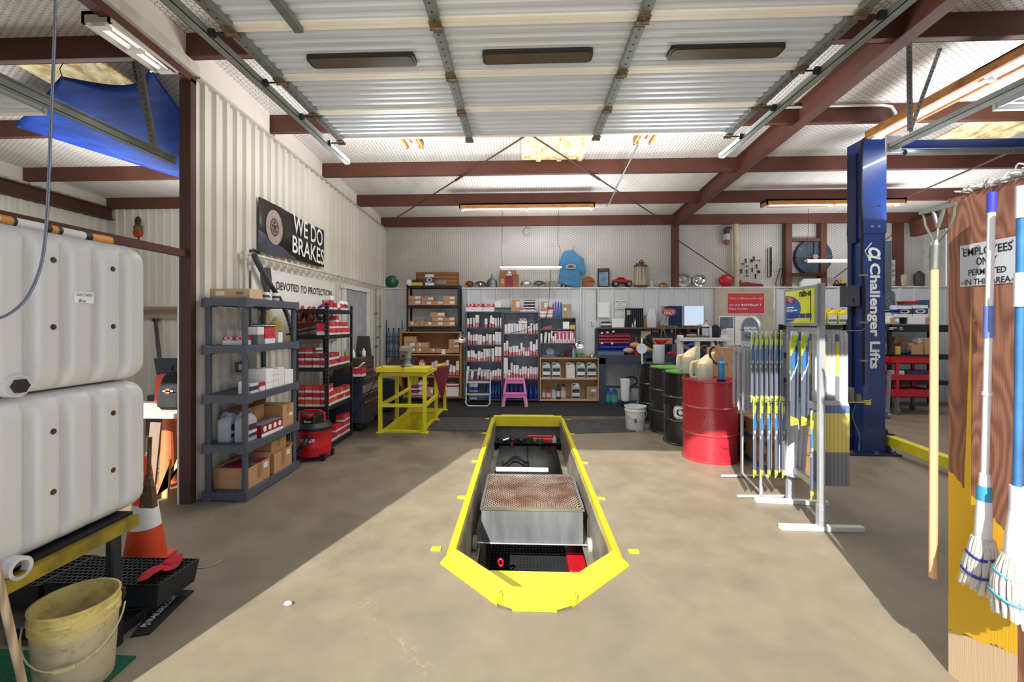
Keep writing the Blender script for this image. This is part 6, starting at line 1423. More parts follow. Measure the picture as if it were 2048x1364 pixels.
# wall rack of small blue bottles in the corner
a,b=PY(768,650,9.1),PY(800,740,9.1);t=thing('hook_rack','narrow wire rack of blue bottles in the back corner','rack',((a.x+b.x)/2,9.2,0));w=(b.x-a.x)/2
m=MB()
for s in(-1,1):m.cyl((s*w,.06,.55),(s*w,.06,a.z+.1),.008,n=6)
for v in(673,684,703,714):z=PY(784,v,9.1).z;m.cyl((-w,0,z),(w,0,z),.006,n=6).cyl((-w,0,z),(-w,.06,z),.006,n=6).cyl((w,0,z),(w,.06,z),.006,n=6)
for v in(684,714):z=PY(784,v,9.1).z;m.box(-w,0,z-.002,w,.06,z+.003)
m.build('wire_frame',M_BLACKM,t)
for j,v in enumerate((684,714)):
    for i in range(3):
        z=PY(784,v,9.1).z+.004;x=(a.x+b.x)/2-w+w*2*(i+.5)/3;bt=thing('sachet_bottle','blue bottle, %s from the corner, %s row of the wire rack'%(ordn(i),('upper','lower')[j]),'bottle',(x,9.225,z),0,'blue bottles in the corner rack')
        m=MB();m.lathe([(.038,0),(.04,.01),(.04,.17),(.02,.20),(.018,.22)],n=12,sy=.7);m.build('body',P('slate_blue',(96,124,160),.35,var=.15),bt,smooth=True);m=MB();m.cyl((0,0,.215),(0,0,.28),.012,n=8).bar((-.03,0,.27),(.015,0,.28),.014);m.build('trigger',M_BLACK if j==0 else P('teal_trig',(40,130,110),.4),bt)

# ================================================================ step ladder and pink stool
M_LAD=P('ladder_white',(214,216,220),.35,.3,var=.05)
lx0,lx1=PY(934,700,8.62).x,PY(981,700,8.62).x;t=thing('step_ladder','small white folding step ladder before the railing bookcase','ladder',((lx0+lx1)/2,8.62,0));w=(lx1-lx0)/2;h=PY(957,740,8.72).z
m=MB();m.tube([(-w,.02,h*.98),(-w,-.18,.06),(-w+.05,-.19,.014),(w-.05,-.19,.014),(w,-.18,.06),(w,.02,h*.98)],.014,n=8);m.build('front_frame',M_LAD,t,smooth=True)
m=MB();m.tube([(-w+.03,.03,h*.93),(-w+.02,.24,.012)],.011,n=8).tube([(w-.03,.03,h*.93),(w-.02,.24,.012)],.011,n=8).cyl((-w+.02,.2,.12),(w-.02,.2,.12),.009,n=8);m.build('rear_frame',M_LAD,t,smooth=True)
m=MB();m.tube([(-w,.02,h*.96),(-w,.02,h),(w,.02,h),(w,.02,h*.96)],.014,n=8);m.build('handrail',M_LAD,t,smooth=True)
for z in(PY(957,762,8.5).z,PY(957,787,8.45).z):
    m=MB();m.box(-w+.02,-.19,z-.02,w-.02,.05,z);m.build('tread',P('tread_dark',(70,72,80),.7),t);m=MB();m.box(-w+.015,-.20,z-.028,w-.015,-.19,z+.004);m.build('tread_edge',M_LAD,t)
M_PINK=P('pink_paint',(222,122,184),.45,var=.04)
px0_,px1_=PY(1008,758,8.75).x,PY(1052,758,8.75).x;t=thing('step_stool','pink wooden two step stool before the middle bookcase','stool',((px0_+px1_)/2,8.62,0));w=(px1_-px0_)/2;h=PY(1030,758.5,8.6).z
m=MB();m.box(-w*.86,-.02,h-.022,w*.86,.20,h);m.build('top_step',M_PINK,t,bevel=.004);m=MB();m.box(-w,-.19,h*.5-.022,w,.0,h*.5);m.build('lower_step',M_PINK,t,bevel=.004)
m=MB();m.box(-w*.8,-.015,h-.085,w*.8,.0,h-.022);m.build('apron',M_PINK,t);m=MB();m.box(-w*.9,-.185,h*.5-.08,w*.9,-.17,h*.5-.022);m.build('apron',M_PINK,t)
for s in(-1,1):
    m=MB();m.bar((s*w*.78,0,h-.02),(s*w*1.08,-.19,0),.035,.03);m.build('leg',M_PINK,t);m=MB();m.bar((s*w*.78,.17,h-.02),(s*w*1.0,.22,0),.035,.03);m.build('leg',M_PINK,t);m=MB();m.bar((s*w*.8,-.17,h*.5-.02),(s*w*.97,-.2,0),.035,.03);
    m.build('leg',M_PINK,t)
# white trunking and pipes on the lower back wall
for u,v0,v1,r,lab in((1161,575,690,.016,'white plastic pipe down the lower back wall beside the short bookcase'),(1193,578,640,.010,'thin grey conduit down the lower back wall above the workbench'),(1548,570,620,.016,'white plastic pipe on the lower back wall by the poster')):
    a,b=PY(u,v0,9.26),PY(u,v1,9.26);m=MB();m.cyl(a,b,r,n=8)
    for f in(.15,.5,.85):c=a.lerp(b,f);m.cyl(c-Vector((0,0,.012)),c+Vector((0,0,.012)),r*1.25,n=8)
    tag(m.build('wall_pipe',M_WHITE if r>.012 else M_GALV),lab,'pipe')
for u in(928,917):a,b=PY(u,582,9.22),PY(u,800,9.22);m=MB();m.box(a.x-.02,9.22,.02,a.x+.02,9.26,a.z);tag(m.build('upright_strip',P('pale_blue_trim',(184,198,208),.5)),'pale upright strip on the back wall, %s of two beside the clamp lamp'%('outer' if u==917 else 'inner'),'strip')
p=PY(1183,646,9.28);t=thing('wall_socket','white wall socket between the pale cabinet and the workbench','socket',p);m=MB();m.box(-.035,-.008,-.055,.035,0,.055);m.build('plate',M_WHITE,t,bevel=.003);m=MB();m.box(-.015,-.01,-.035,.015,-.008,-.008).box(-.015,-.01,.008,.015,-.008,.035);m.build('outlet',P('outlet_grey',(120,122,126),.5),t)
m=MB();m.tube(smooth_path([PY(1101,540,9.0),PY(1098,600,9.0),PY(1094,630,8.94),PY(1085,640,8.94),PY(1072,646,8.94),PY(1055,658,8.94),PY(1020,667,8.94)]),.006,n=6);tag(m.build('power_cord',M_RUBBER),'black cord hanging from the slim light across the middle bookcase','cord')

# ================================================================ old pieces on the ledge
ZL2=2.361;YL=9.345
def lean(o,label,cat):return tag(o,label,cat)
def disc_on_ledge(name,label,cat,u0,u1,vt,mat,prof=None,extra=None):
    a,b=PY(u0,vt,YL),PY(u1,vt,YL);r=(b.x-a.x)/2;hh=(a.z-ZL2)/2;t=thing(name,label,cat,((a.x+b.x)/2,YL,ZL2));prof=prof or[(0,.030),(.18,.034),(.30,.02),(.55,.012),(.78,.03),(.92,.034),(1.0,.012),(.98,0)]
    m=MB();m.lathe([(p*r,z)for p,z in prof],n=28);o=m.build('disc',mat,t,loc=(0,0,hh),rot=(rad(96),0,0),smooth=True);o.scale=(1,hh/r,1)
    if extra:extra(t,r,hh)
    return t
def hub(mat):
    def f(t,r,hh):
        m=MB();m.lathe([(r*.22,0),(r*.2,.02),(0,.026)],n=16);m.build('hub',mat,t,loc=(0,-.03,hh),rot=(rad(90),0,0),smooth=True)
    return f
M_GREENR=P('green_lens',(10,104,66),.3,var=.15,coat=.4)
a=PY(784,563,YL-.02);t=thing('green_reflector','green round plastic lens standing in the corner of the ledge','lens',(a.x,YL-.02,ZL2));m=MB();r=.135;m.lathe([(0,.03),(r*.6,.028),(r,.0),(r,-.012)],n=28);m.build('lens',M_GREENR,t,loc=(0,0,r),rot=(rad(98),0,rad(15)),smooth=True)
disc_on_ledge('hubcap','gold patterned round cover at the railing end of the ledge','hubcap',930,948,561.5,P('gold_weave',(186,138,62),.4,.6,var=.45,scale=60),extra=hub(P('dull_gold',(150,110,56),.4,.6)))
disc_on_ledge('hubcap','dull grey oval headlamp bowl beside the gold cover','hubcap',949,973,562,P('dull_tin',(128,122,110),.4,.6,var=.2),extra=hub(M_CHROME))
a,b=PY(973,560,YL),PY(995,560,YL);m=MB();r=(b.x-a.x)/2;m.lathe([(r,0),(r,.015),(r*.94,.02),(r*.9,.14),(r*.45,.19),(r*.14,.22),(r*.08,.30)],c=((a.x+b.x)/2,YL,ZL2),n=24,sy=.55);tag(m.build('metal_funnel',P('old_tin',(120,124,130),.4,.6,var=.2),smooth=True),'upturned old tin funnel on the ledge','funnel')
a,b=PY(999.5,541,YL),PY(1037,578,YL);cx_=(a.x+b.x)/2;w=(b.x-a.x)/2;t=thing('wooden_box','old wooden box with a red panel and lamp on the ledge','box',(cx_,YL,ZL2));h=a.z-ZL2;MOW=wood('old_box_wood',(166,104,66),(110,66,42),2,2,.6,4)
m=MB();m.box(-w,-.05,0,w,.05,h*.75).box(-w,-.03,h*.75,w*.75,.03,h);m.build('case',MOW,t);m=MB();m.box(-w*.4,-.056,.01,w*.4,-.05,h*.72);m.build('red_panel',P('old_red',(150,40,40),.5,var=.2),t);m=MB();m.ball((0,-.04,h*.82),.05,sc=(1,.5,1)).box(-.06,-.06,h*.68,.06,-.03,h*.76);m.build('lamp',M_CHROME,t,smooth=True);m=MB();m.box(-w*.85,-.054,.08,-w*.55,-.05,h*.5);m.build('pale_panel',P('tan_panel',(206,160,130),.6),t)
disc_on_ledge('hubcap','bright dome shaped hubcap on the ledge under the slim light','hubcap',1041,1064,561,M_STEEL,[(0,.06),(.3,.058),(.55,.05),(.8,.03),(1.0,.005),(.98,0)])
disc_on_ledge('metal_plate','dull oval tin plate with ringed centre on the ledge','plate',1066.5,1091,561,P('dull_tin2',(136,128,118),.45,.5,var=.2),extra=hub(P('dull_tin',(128,122,110),.4,.6)))
a,b=PY(1091.5,562,YL),PY(1112.5,577,YL);m=MB();w=(b.x-a.x)/2;m.prism([(-w,0),(w,0),(w*.92,a.z-ZL2),(-w*.85,a.z-ZL2)],-.012,.012,'y');o=tag(m.build('metal_cover',P('dull_tin2',(136,128,118),.45,.5),bevel=.006),'dull square tin cover beside the blue shirt','cover');o.location=((a.x+b.x)/2,YL,ZL2);o.rotation_euler=(-.12,0,0)
# shirt on a hanger
M_SHIRT=P('shirt_blue',(74,134,178),.85,var=.1,scale=3,bump=.1,bscale=12)
ys=9.27;outl=[(1140,502),(1147,502),(1158,512),(1167,518),(1172,546),(1163,549),(1161,540),(1161,562),(1160,574),(1148,574),(1130,570),(1115,566),(1118,552),(1122,534),(1124,530),(1118,533.5),(1122,515),(1126,505),(1135,502)]
c=PY(1141,540,ys);t=thing('work_shirt','blue work shirt on a red hanger over the back ledge','shirt',c);m=MB();ring=[PY(u,v,ys)-c for u,v in outl]
import itertools
trs=geometry.tessellate_polygon([ring]);m.add([p+Vector((0,-.03,0))for p in ring]+[p+Vector((0,.02,0))for p in ring],[tuple(q_)for q_ in trs]+[tuple(i+len(ring)for i in reversed(q_))for q_ in trs]+[(i,(i+1)%len(ring),len(ring)+(i+1)%len(ring),len(ring)+i)for i in range(len(ring))])
o=m.build('fabric',M_SHIRT,t);sb=o.modifiers.new('s','SUBSURF');sb.subdivision_type='SIMPLE';sb.levels=3;sb.render_levels=3
tx_=D.textures.new('fold','CLOUDS');tx_.noise_scale=.12;dm=o.modifiers.new('d','DISPLACE');dm.texture=tx_;dm.strength=.035;dm.direction='Y'
for p_ in o.data.polygons:p_.use_smooth=True
m=MB();m.tube([PY(1147,503,ys)-c+Vector((0,-.01,0)),PY(1145,496,ys)-c,PY(1148,492,ys)-c,PY(1150,494,ys)-c],.006,n=6);m.build('hanger',P('pink_red',(190,80,90),.4),t)
pc=PY(1141,534,ys)-c;m=MB();n=24
for(rx,rz_,dy,mi)in((.105,.05,-.066,0),(.085,.036,-.068,1),(.03,.03,-.070,2)):
    m.add([(pc.x+rx*math.cos(2*math.pi*i/n),dy,pc.z+rz_*math.sin(2*math.pi*i/n))for i in range(n)],[tuple(range(n))],mi)
m.build('chest_print',[P('print_cream',(206,204,196),.7),P('print_slate',(96,110,126),.7),P('print_maroon',(110,60,66),.7)],t,fix=False)
a=PY(1127,573,YL-.03);m=MB();m.box(a.x-.06,YL-.05,ZL2,a.x+.06,YL+.0,ZL2+.05).cyl((a.x,YL-.055,ZL2+.03),(a.x,YL-.04,ZL2+.03),.022,n=12,mi=1);tag(m.build('tape_measure',[M_BLACK,P('yellow_dot',(220,180,60),.4)]),'small black and yellow tape measure under the shirt','tape measure')
disc_on_ledge('wooden_disc','brown wooden disc standing beside the blue shirt','disc',1164,1189.5,553.5,wood('disc_wood',(166,100,48),(122,68,30),2,2,.5,3),[(0,.012),(.95,.012),(1.0,.006),(1.0,0)])
a,b=PY(1195,537,YL),PY(1219,575,YL);w=(b.x-a.x)/2;h=a.z-ZL2;t=thing('framed_picture','black framed blue picture on the ledge beside the toy truck','picture',((a.x+b.x)/2,YL,ZL2));m=MB();m.box(-w,-.015,0,w,.01,.03).box(-w,-.015,h-.07,w,.01,h).box(-w,-.015,.03,-w+.03,.01,h-.07).box(w-.03,-.015,.03,w,.01,h-.07);m.build('frame',P('dark_frame',(44,40,40),.5),t)
m=MB();m.box(-w+.03,-.008,.03,w-.03,.006,h-.07);m.build('picture',P('picture_blue',(140,176,200),.3,var=.35,scale=9,c2=(88,112,140)),t);m=MB();m.box(-w*.8,-.0165,h-.05,w*.8,-.015,h-.02);m.build('title_strip',P('frame_letter',(120,108,100),.6,var=.4,scale=40),t)
# toy monster truck
a,b=PY(1222,560,YL-.04),PY(1265,575,YL-.04);w=(b.x-a.x)/2;t=thing('toy_truck','red toy car on big wheels beside the rusty can','toy',((a.x+b.x)/2,YL-.04,ZL2));m=MB()
m.prism([(-w*.85,.10),(w*.9,.10),(w*.9,.135),(w*.4,.155),(w*.15,.20),(-w*.35,.205),(-w*.6,.16),(-w*.9,.145)],-.05,.05,'y');m.build('body',M_RED,t,bevel=.008)
m=MB();m.prism([(-w*.48,.155),(w*.22,.155),(w*.08,.19),(-w*.30,.195)],-.052,.052,'y');m.build('windows',M_BLACK,t);m=MB();m.box(-w*.8,-.04,.07,w*.8,.04,.10);m.build('chassis',M_BLACKM,t)
for s in(-.62,.62):
    for q in(-.055,.055):
        m=MB();m.lathe([(.02,-.03),(.05,-.032),(.062,-.02),(.062,.02),(.05,.032),(.02,.03)],n=18);wl_=m.build('wheel',M_RUBBER,t,loc=(w*s,q,.062),rot=(rad(90),0,0),smooth=True);m=MB();m.lathe([(.034,-.034),(.03,-.03),(0,-.028)],n=14);m.lathe([(.034,.034),(.03,.03),(0,.028)],n=14);m.build('rim',M_CHROME,wl_,smooth=True)
a,b=PY(1268,517,YL-.02),PY(1293.5,575,YL);r=(b.x-a.x)/2;t=thing('milk_can','rust streaked white can with rusty top fittings on the ledge','can',((a.x+b.x)/2,YL-.03,ZL2));h=PY(1280,534,YL).z-ZL2
m=MB();m.lathe([(r*.97,0),(r,.02),(r*.96,.04),(r*.94,h*.92),(r,h*.94),(r*.98,h),(0,h+.005)],n=24,sy=.7);k=NT('rust_streak');g=k.coord('Object',(40,40,1));nz=k.noise(g,1.0,5,.7);k.L(k.mix(k.ramp(nz,.45,.62),lin((196,186,170)),lin((128,92,66))),k.b.inputs['Base Color']);k.b.inputs['Roughness'].default_value=.7;m.build('body',k.m,t,smooth=True)
MR=P('rust_dark',(110,66,44),.7,var=.3,scale=20);m=MB();m.lathe([(r*1.02,-.004),(r*1.02,.03)],c=(0,0,h),n=24,sy=.7).lathe([(r*1.02,0),(r*1.02,.04)],n=24,sy=.7);m.cyl((-r*.55,0,h),(-r*.55,0,h+.07),.03,n=12).cyl((r*.1,0,h),(r*.1,0,h+.10),.045,n=12).tube([(r*.1-.06,0,h+.08),(r*.1,0,h+.15),(r*.1+.06,0,h+.08)],.01,n=6);m.build('fittings',MR,t,smooth=True)
a=PY(1303,563,YL);m=MB();m.lathe([(.055,0),(.05,.01),(.035,.03),(.05,.06),(.06,.13),(.055,.13),(.045,.06),(0,.04)],c=(a.x,YL-.03,ZL2),n=18).tube([(a.x+.055,YL-.03,ZL2+.12),(a.x+.09,YL-.03,ZL2+.09),(a.x+.05,YL-.03,ZL2+.05)],.008,n=6);tag(m.build('glass_mug',P('pale_green_glass',(200,216,196),.15,alpha=.85),smooth=True),'pale green glass mug beside the rusty can','mug')
a=PY(1325,570,YL);m=MB();m.lathe([(.09,0),(.09,.02),(.075,.06),(.04,.085),(0,.09)],c=(a.x,YL-.03,ZL2),n=20).cyl((a.x,YL-.03,ZL2+.09),(a.x,YL-.03,ZL2+.11),.02,n=10);tag(m.build('copper_mould',P('copper_old',(176,132,96),.35,.7,var=.2),smooth=True),'copper lidded pot beside the rafter column','pot')
disc_on_ledge('hubcap','large ringed steel hubcap just past the rafter column','hubcap',1350.5,1382.5,547,M_STEEL,extra=hub(M_STEEL));disc_on_ledge('hubcap','shiny pierced steel hubcap, second past the rafter column','hubcap',1383,1412,548.5,M_CHROME,extra=hub(M_CHROME))
a,b=PY(1436,549,YL),PY(1465,549,YL);m=MB();r=(b.x-a.x)/2;m.ball(((a.x+b.x)/2,YL-.03,ZL2+(a.z-ZL2)/2),r,n=22,m=14,sc=(1,.45,.86));tag(m.build('red_helmet',M_RED,smooth=True),'round glossy red ball shaped lid on the ledge','lid')
a,b=PY(1470,450,9.3),PY(1473,573,9.3);m=MB();m.cyl((b.x,9.3,ZL2),(b.x-.02,9.3,a.z),.05,n=14).lathe([(.055,0),(.06,.03),(.03,.06)],c=(b.x-.02,9.3,a.z),n=14);tag(m.build('vent_pipe',P('pvc_cream',(208,190,156),.5,dirt=.1),smooth=True),'thick cream vent pipe on the upper back wall','pipe')
a=PY(1454,470,9.3);t=thing('wall_siren','small dirty motor hanging beside the cream vent pipe','motor',(a.x,9.33,a.z));m=MB();m.cyl((0,0,.02),(0,0,.14),.055,n=14).cyl((0.0,0,.14),(.10,0,.16),.03,n=10);m.build('housing',P('dark_motor',(56,56,58),.5),t,smooth=True);m=MB();m.cyl((0,0,-.10),(0,0,.02),.07,n=14);m.build('can',P('dirty_white',(196,192,186),.5,dirt=.3),t,smooth=True);m=MB();m.ball((0,0,-.14),.06).cyl((0,0,-.18),(-.02,0,-.27),.012,.004,n=6);m.build('bulb',P('rusty_glass',(166,110,90),.4,var=.3),t,smooth=True)
a=PY(1053,464,9.40);m=MB()
for i in range(5):m.tube([(a.x+(.055+.006*i)*math.cos(t_)+.004*i,9.39-.006*i,a.z+(.06+.006*i)*math.sin(t_)-.004*i)for t_ in[j*math.pi/10 for j in range(20)]],.005,n=5,closed=True)
tag(m.build('wire_coil',P('pale_cable',(205,205,200),.5)),'coil of pale wire hung high on the upper back wall','coil')
# small black tools pinned to the upper wall
for i,(x,y,kind)in enumerate(((895,565,0),(960,560,1),(985,540,0),(1035,570,2),(860,610,2),(905,635,2),(1015,625,0),(845,680,0),(905,685,0),(965,665,0),(1040,680,1),(905,740,2),(1003,735,0))):
    p=PY(1330+x/5.535,420+y/5.535,9.40);m=MB()
    if kind==0:m.bar((0,0,.045),(.006,0,-.045),.02,.008).ball((0,0,.035),.016)
    elif kind==1:m.ball((0,0,0),.03,sc=(1,.4,1)).bar((0,0,0),(.015,0,-.05),.016,.008)
    else:m.tube([(.035*math.cos(t_),0,.03*math.sin(t_))for t_ in[.2+j*.3 for j in range(8)]],.008,n=6)
    o=m.build('small_tool',P('old_black_iron',(52,46,42),.6,.3));o.location=p;tag(o,'small black iron piece, %s of those pinned beside the vent pipe'%ordn(i),'tool','iron pieces on the upper back wall')
a,b=PY(1534.5,497,9.4),PY(1538,553,9.4);m=MB();m.bar((a.x,9.39,a.z),(a.x,9.39,b.z),.012).bar((a.x+.07,9.39,a.z+.02),(a.x+.07,9.39,b.z),.03,.012).bar((a.x,9.39,b.z),(a.x+.07,9.39,b.z),.012).ball((a.x+.07,9.39,(a.z+b.z)/2),.03,sc=(.8,.5,1.6));tag(m.build('iron_tongs',P('old_black_iron',(52,46,42),.6,.3)),'long black iron tongs hung beside the column','tongs')
a,b=PY(1477,560,YL-.03),PY(1526,573,YL-.03);m=MB();m.prism([(a.x,ZL2),(b.x,ZL2),(b.x-.02,ZL2+.05),(a.x+.15,ZL2+.095),(a.x,ZL2+.085)],YL-.06,YL,'y').cyl((a.x+.03,YL-.03,ZL2+.09),(a.x+.05,YL-.03,ZL2+.13),.02,n=8).bar((a.x+.1,YL-.065,ZL2+.02),(b.x-.05,YL-.065,ZL2+.06),.02,.01);tag(m.build('floor_jack',P('worn_red',(166,40,38),.45,var=.25),bevel=.005),'long low red jack lying on the ledge','jack')
a,b=PY(1549,571,YL),PY(1560,537,YL);m=MB();m.tube([(a.x,YL,ZL2),(b.x,YL,b.z),(b.x+.14,YL,b.z-.01),(b.x+.12,YL,ZL2)],.008,n=6).cyl((b.x+.05,YL,b.z),(b.x-.0,YL,ZL2),.006,n=6);tag(m.build('wire_stand',M_BLACKM),'bent black wire stand on the ledge beside the column','stand')
for i,u in enumerate((1552,1563,1571)):p=PY(u,570,YL-.04);m=MB();m.lathe([(.022,0),(.026,.012),(.014,.03),(.02,.05),(.01,.06)],c=(p.x,YL-.04,ZL2),n=12);tag(m.build('brass_fitting',P('brass_old',(180,146,90),.35,.7),smooth=True),'small brass fitting, %s from the red jack on the ledge'%ordn(i),'fitting','brass fittings on the ledge')
# exhaust fan
c=PY(1625,514.5,9.36);r=.36;t=thing('exhaust_fan','large grey exhaust fan framed by brown columns','fan',c);MFN=P('fan_grey',(92,98,104),.45,.4,var=.2,scale=5)
m=MB();m.lathe([(r*.97,.04),(r,-.10),(r*1.02,-.10),(r*1.02,.05)],n=36);m.build('shroud',P('fan_shroud',(70,84,98),.4,.5,var=.2),t,rot=(rad(90),0,0),smooth=True)
m=MB();m.cyl((0,.055,0),(0,.045,0),r*.97,n=32);m.build('shutter',P('fan_back',(88,92,96),.6),t)
for i in range(5):
    a_=2*math.pi*i/5+.3;m=MB();u_=Vector((math.cos(a_),0,math.sin(a_)));v_=Vector((-math.sin(a_),0,math.cos(a_)));m.add([u_*.06-v_*.05+Vector((0,-.04,0)),u_*.06+v_*.05+Vector((0,.02,0)),u_*r*.9+v_*.13+Vector((0,.02,0)),u_*r*.92-v_*.08+Vector((0,-.05,0))],[(0,1,2,3)]);bl=m.build('blade',P('blade_tin',(160,158,154),.4,.5,var=.2,scale=4),t,fix=False);so=bl.modifiers.new('t','SOLIDIFY');so.thickness=.004
m=MB();m.cyl((0,-.09,0),(0,.02,0),.06,n=16);m.build('motor',MFN,t);m=MB();m.cyl((0,-.10,0),(0,-.09,0),.05,n=14);m.build('motor_cap',P('cap_rust',(170,140,126),.4),t)
m=MB();m.box(-r*1.0,-.075,-.012,r*1.0,-.055,.012).box(-.012,-.075,0,.012,-.055,r);m.build('strut',MFN,t)
a,b=PY(1600,557,YL-.06),PY(1645,571,YL-.06);m=MB();m.prism([(a.x,ZL2),(b.x,ZL2),(b.x,a.z),(a.x+.06,a.z-.01),(a.x,ZL2+.06)],YL-.08,YL-.01,'y');tag(m.build('white_case',M_WHITE,bevel=.006),'white plastic case on the ledge under the exhaust fan','case')
a,b=PY(1668,556,YL-.04),PY(1696,571,YL-.04);w=(b.x-a.x)/2;t=thing('toy_digger','yellow toy digger on the ledge beside the blue column','toy',((a.x+b.x)/2,YL-.04,ZL2));MY2=P('toy_yellow',(230,184,30),.4)
m=MB();m.box(-w*.4,-.03,.04,w*.5,.03,.09).box(0,-.028,.09,w*.4,.028,.14);m.build('body',MY2,t,bevel=.005);m=MB();m.tube([(-w*.3,0,.08),(-w*.7,0,.13),(-w*.95,0,.04)],.012,n=6).box(-w*1.05,-.03,.01,-w*.85,.03,.05);m.build('arm',M_BLACK,t)
for s in(-.25,.35):
    for q in(-.035,.035):m=MB();m.cyl((w*s,q-.012,.035),(w*s,q+.012,.035),.035,n=14);m.build('wheel',M_RUBBER,t)
# ================================================================ workbench on the back wall
WY0,WY1=8.70,9.29
u0,u1=1199,1470
a,b=PY(u0,730,WY0),PY(u1,730,WY0);x0,x1=a.x,b.x;zt=PY(1240,712,WY0).z
M_BENCH=P('bench_blue',(58,66,86),.5,var=.1)
wb_=thing('workbench','dark blue steel workbench crowded with tools on the back wall','workbench',((x0+x1)/2,(WY0+WY1)/2,0));hx,hy=(x1-x0)/2,(WY1-WY0)/2
m=MB();m.box(-hx,-hy,zt-.04,hx,hy,zt);m.build('top',M_BENCH,wb_);m=MB();m.box(-hx,-hy,zt-.16,hx,-hy+.02,zt-.04);m.build('apron',M_BENCH,wb_)
for lx in(-hx+.06,-hx+.97,hx-.08):
    m=MB();m.box(lx-.06,-hy,0,lx+.06,-hy+.06,zt-.04);m.build('leg',M_BENCH,wb_);m=MB();m.box(lx-.04,hy-.06,0,lx+.04,hy,zt-.04);m.build('leg',M_BENCH,wb_)
m=MB();m.box(-hx+.1,-hy+.02,.33,hx-.1,-hy+.05,.38);m.build('stretcher',M_BENCH,wb_)
zs=PY(1240,655,9.1).z;zbk=zs
m=MB();m.box(-hx,hy-.03,zt,hx,hy-.01,zs-.02);m.build('back_board',P('pegboard',(66,70,84),.6),wb_);m=MB();m.box(-hx+.03,hy-.22,zs-.025,hx,hy-.01,zs);m.build('top_shelf',P('shelf_edge',(112,100,92),.6),wb_)
for lx in(-hx+.05,0,hx-.05):m=MB();m.box(lx-.015,hy-.06,zt,lx+.015,hy-.03,zs-.02);m.build('upright',M_BENCH,wb_)
YS=9.15
# parts bins
GB='small parts bins over the workbench'
MBR=P('bin_red',(176,70,84),.4);MBB=P('bin_blue',(38,66,176),.4)
def bin_mesh(w,d,h):
    m=MB();t=.004;m.box(-w/2,-d/2,0,w/2,d/2,t).box(-w/2,-d/2,t,-w/2+t,d/2,h*.8).box(w/2-t,-d/2,t,w/2,d/2,h*.8).box(-w/2+t,d/2-t,t,w/2-t,d/2,h).box(-w/2+t,-d/2,t,w/2-t,-d/2+t,h*.5)
    m.prism([(-d/2,h*.5),(-d/2-.01,h*.62),(-d/2+.006,h*.5)],-w/2+t,w/2-t,'x');return m
proto={}
def put_bins(rows,u0,u1,vt,vb,n,mat,cname,cup):
    for r_ in range(rows):
        for i in range(n):
            ua=u0+(u1-u0)*i/n;ub=u0+(u1-u0)*(i+1)/n;va=vt+(vb-vt)*(r_+1)/rows;pa,pb,pc_=PY(ua,va,YS),PY(ub,va,YS),PY(ua,vt+(vb-vt)*r_/rows,YS)
            key=(mat.name,rows);h=pc_.z-pa.z
            lab='%s parts bin, %s from the bookcases, %s row of its colour'%(cname,ordn(i),ordn(r_))
            if key not in proto:proto[key]=bin_mesh(pb.x-pa.x-.004,.10,h*.96).build('parts_bin',mat);o=proto[key]
            else:o=proto[key].copy();COL.objects.link(o)
            o.location=((pa.x+pb.x)/2,YS,pa.z);tag(o,lab,'bin',GB)
put_bins(3,1198,1260,667,686,6,MBR,'small red',0);put_bins(2,1199.5,1258,687,704,5,MBB,'blue',0)
for i,(u,v)in enumerate(((1215,667),(1227,665.5),(1204,668),(1224,689),(1204,688.5))):p=PY(u,v,YS-.04);m=MB();m.ball((0,0,.02),.028,sc=(1,1,.8));o=tag(m.build('paper_ball',M_PAPER,smooth=False),'white scrap in a parts bin, %s of those in view'%ordn(i),'scrap','white scraps in the bins');o.location=p
# on the top shelf
def sbox(lab,u0,v0,u1,v1,mat,Y=9.12,dep=.10,z=None,name='parts_carton'):return pbox(lab,u0,v0,u1,v1,mat,Y,dep,name,z)
ZS=zs+.001
sbox('black and white carton at the bookcase end of the bench shelf',1203,643,1222,655,C_BLK,z=ZS);sbox('white carton under the notice on the bench shelf',1224,637,1248,655,C_WHITE,z=ZS)
a,b=PY(1251.5,616.5,9.13),PY(1286,652,9.13);t=thing('tool_tray','tall black ribbed rack of sockets on the bench shelf','rack',((a.x+b.x)/2,9.15,ZS));w=(b.x-a.x)/2;h=a.z-ZS;m=MB();m.box(-w,.02,0,w,.04,h).box(-w,-.05,0,w,.04,.02).box(-w,-.04,.02,-w+.015,.04,h).box(w-.015,-.04,.02,w,.04,h).box(-w,-.04,h-.015,w,.04,h);m.build('case',M_BLACKM,t)
for i in range(8):x=-w+.035+(2*w-.07)*i/7;m=MB();m.box(x-.013,-.03,.02,x+.013,.02,h-.02);m.build('slat',P('slat_slate',(44,50,60),.4),t)
m=MB();m.box(-w+.02,-.036,h*.66,-w+.09,-.031,h-.04);m.build('label',P('tan_tag',(186,170,150),.6),t);
for i,(u,hh)in enumerate(((1265,.09),(1270,.16))):p=PY(u,650,9.06);m=MB();m.lathe([(.018,0),(.018,hh*.6),(.012,hh*.65),(.012,hh)],c=(p.x,9.07,ZS),n=12);tag(m.build('chrome_socket',M_CHROME,smooth=True),'%s chrome socket before the black rack'%('short','tall')[i],'socket')
for(u0_,u1_,vt,bm,cm,lab)in((1287,1294,631,P('btl_multi',(150,130,60),.4),M_RED,'thin bottle with red cap beside the black socket rack'),(1410,1419,640,P('clear_btl',(206,200,200),.2),M_RED,'clear bottle with red cap at the end of the bench shelf')):bottle_q('bottle',lab,u0_,u1_,vt,ZS,9.12,bm,cm)
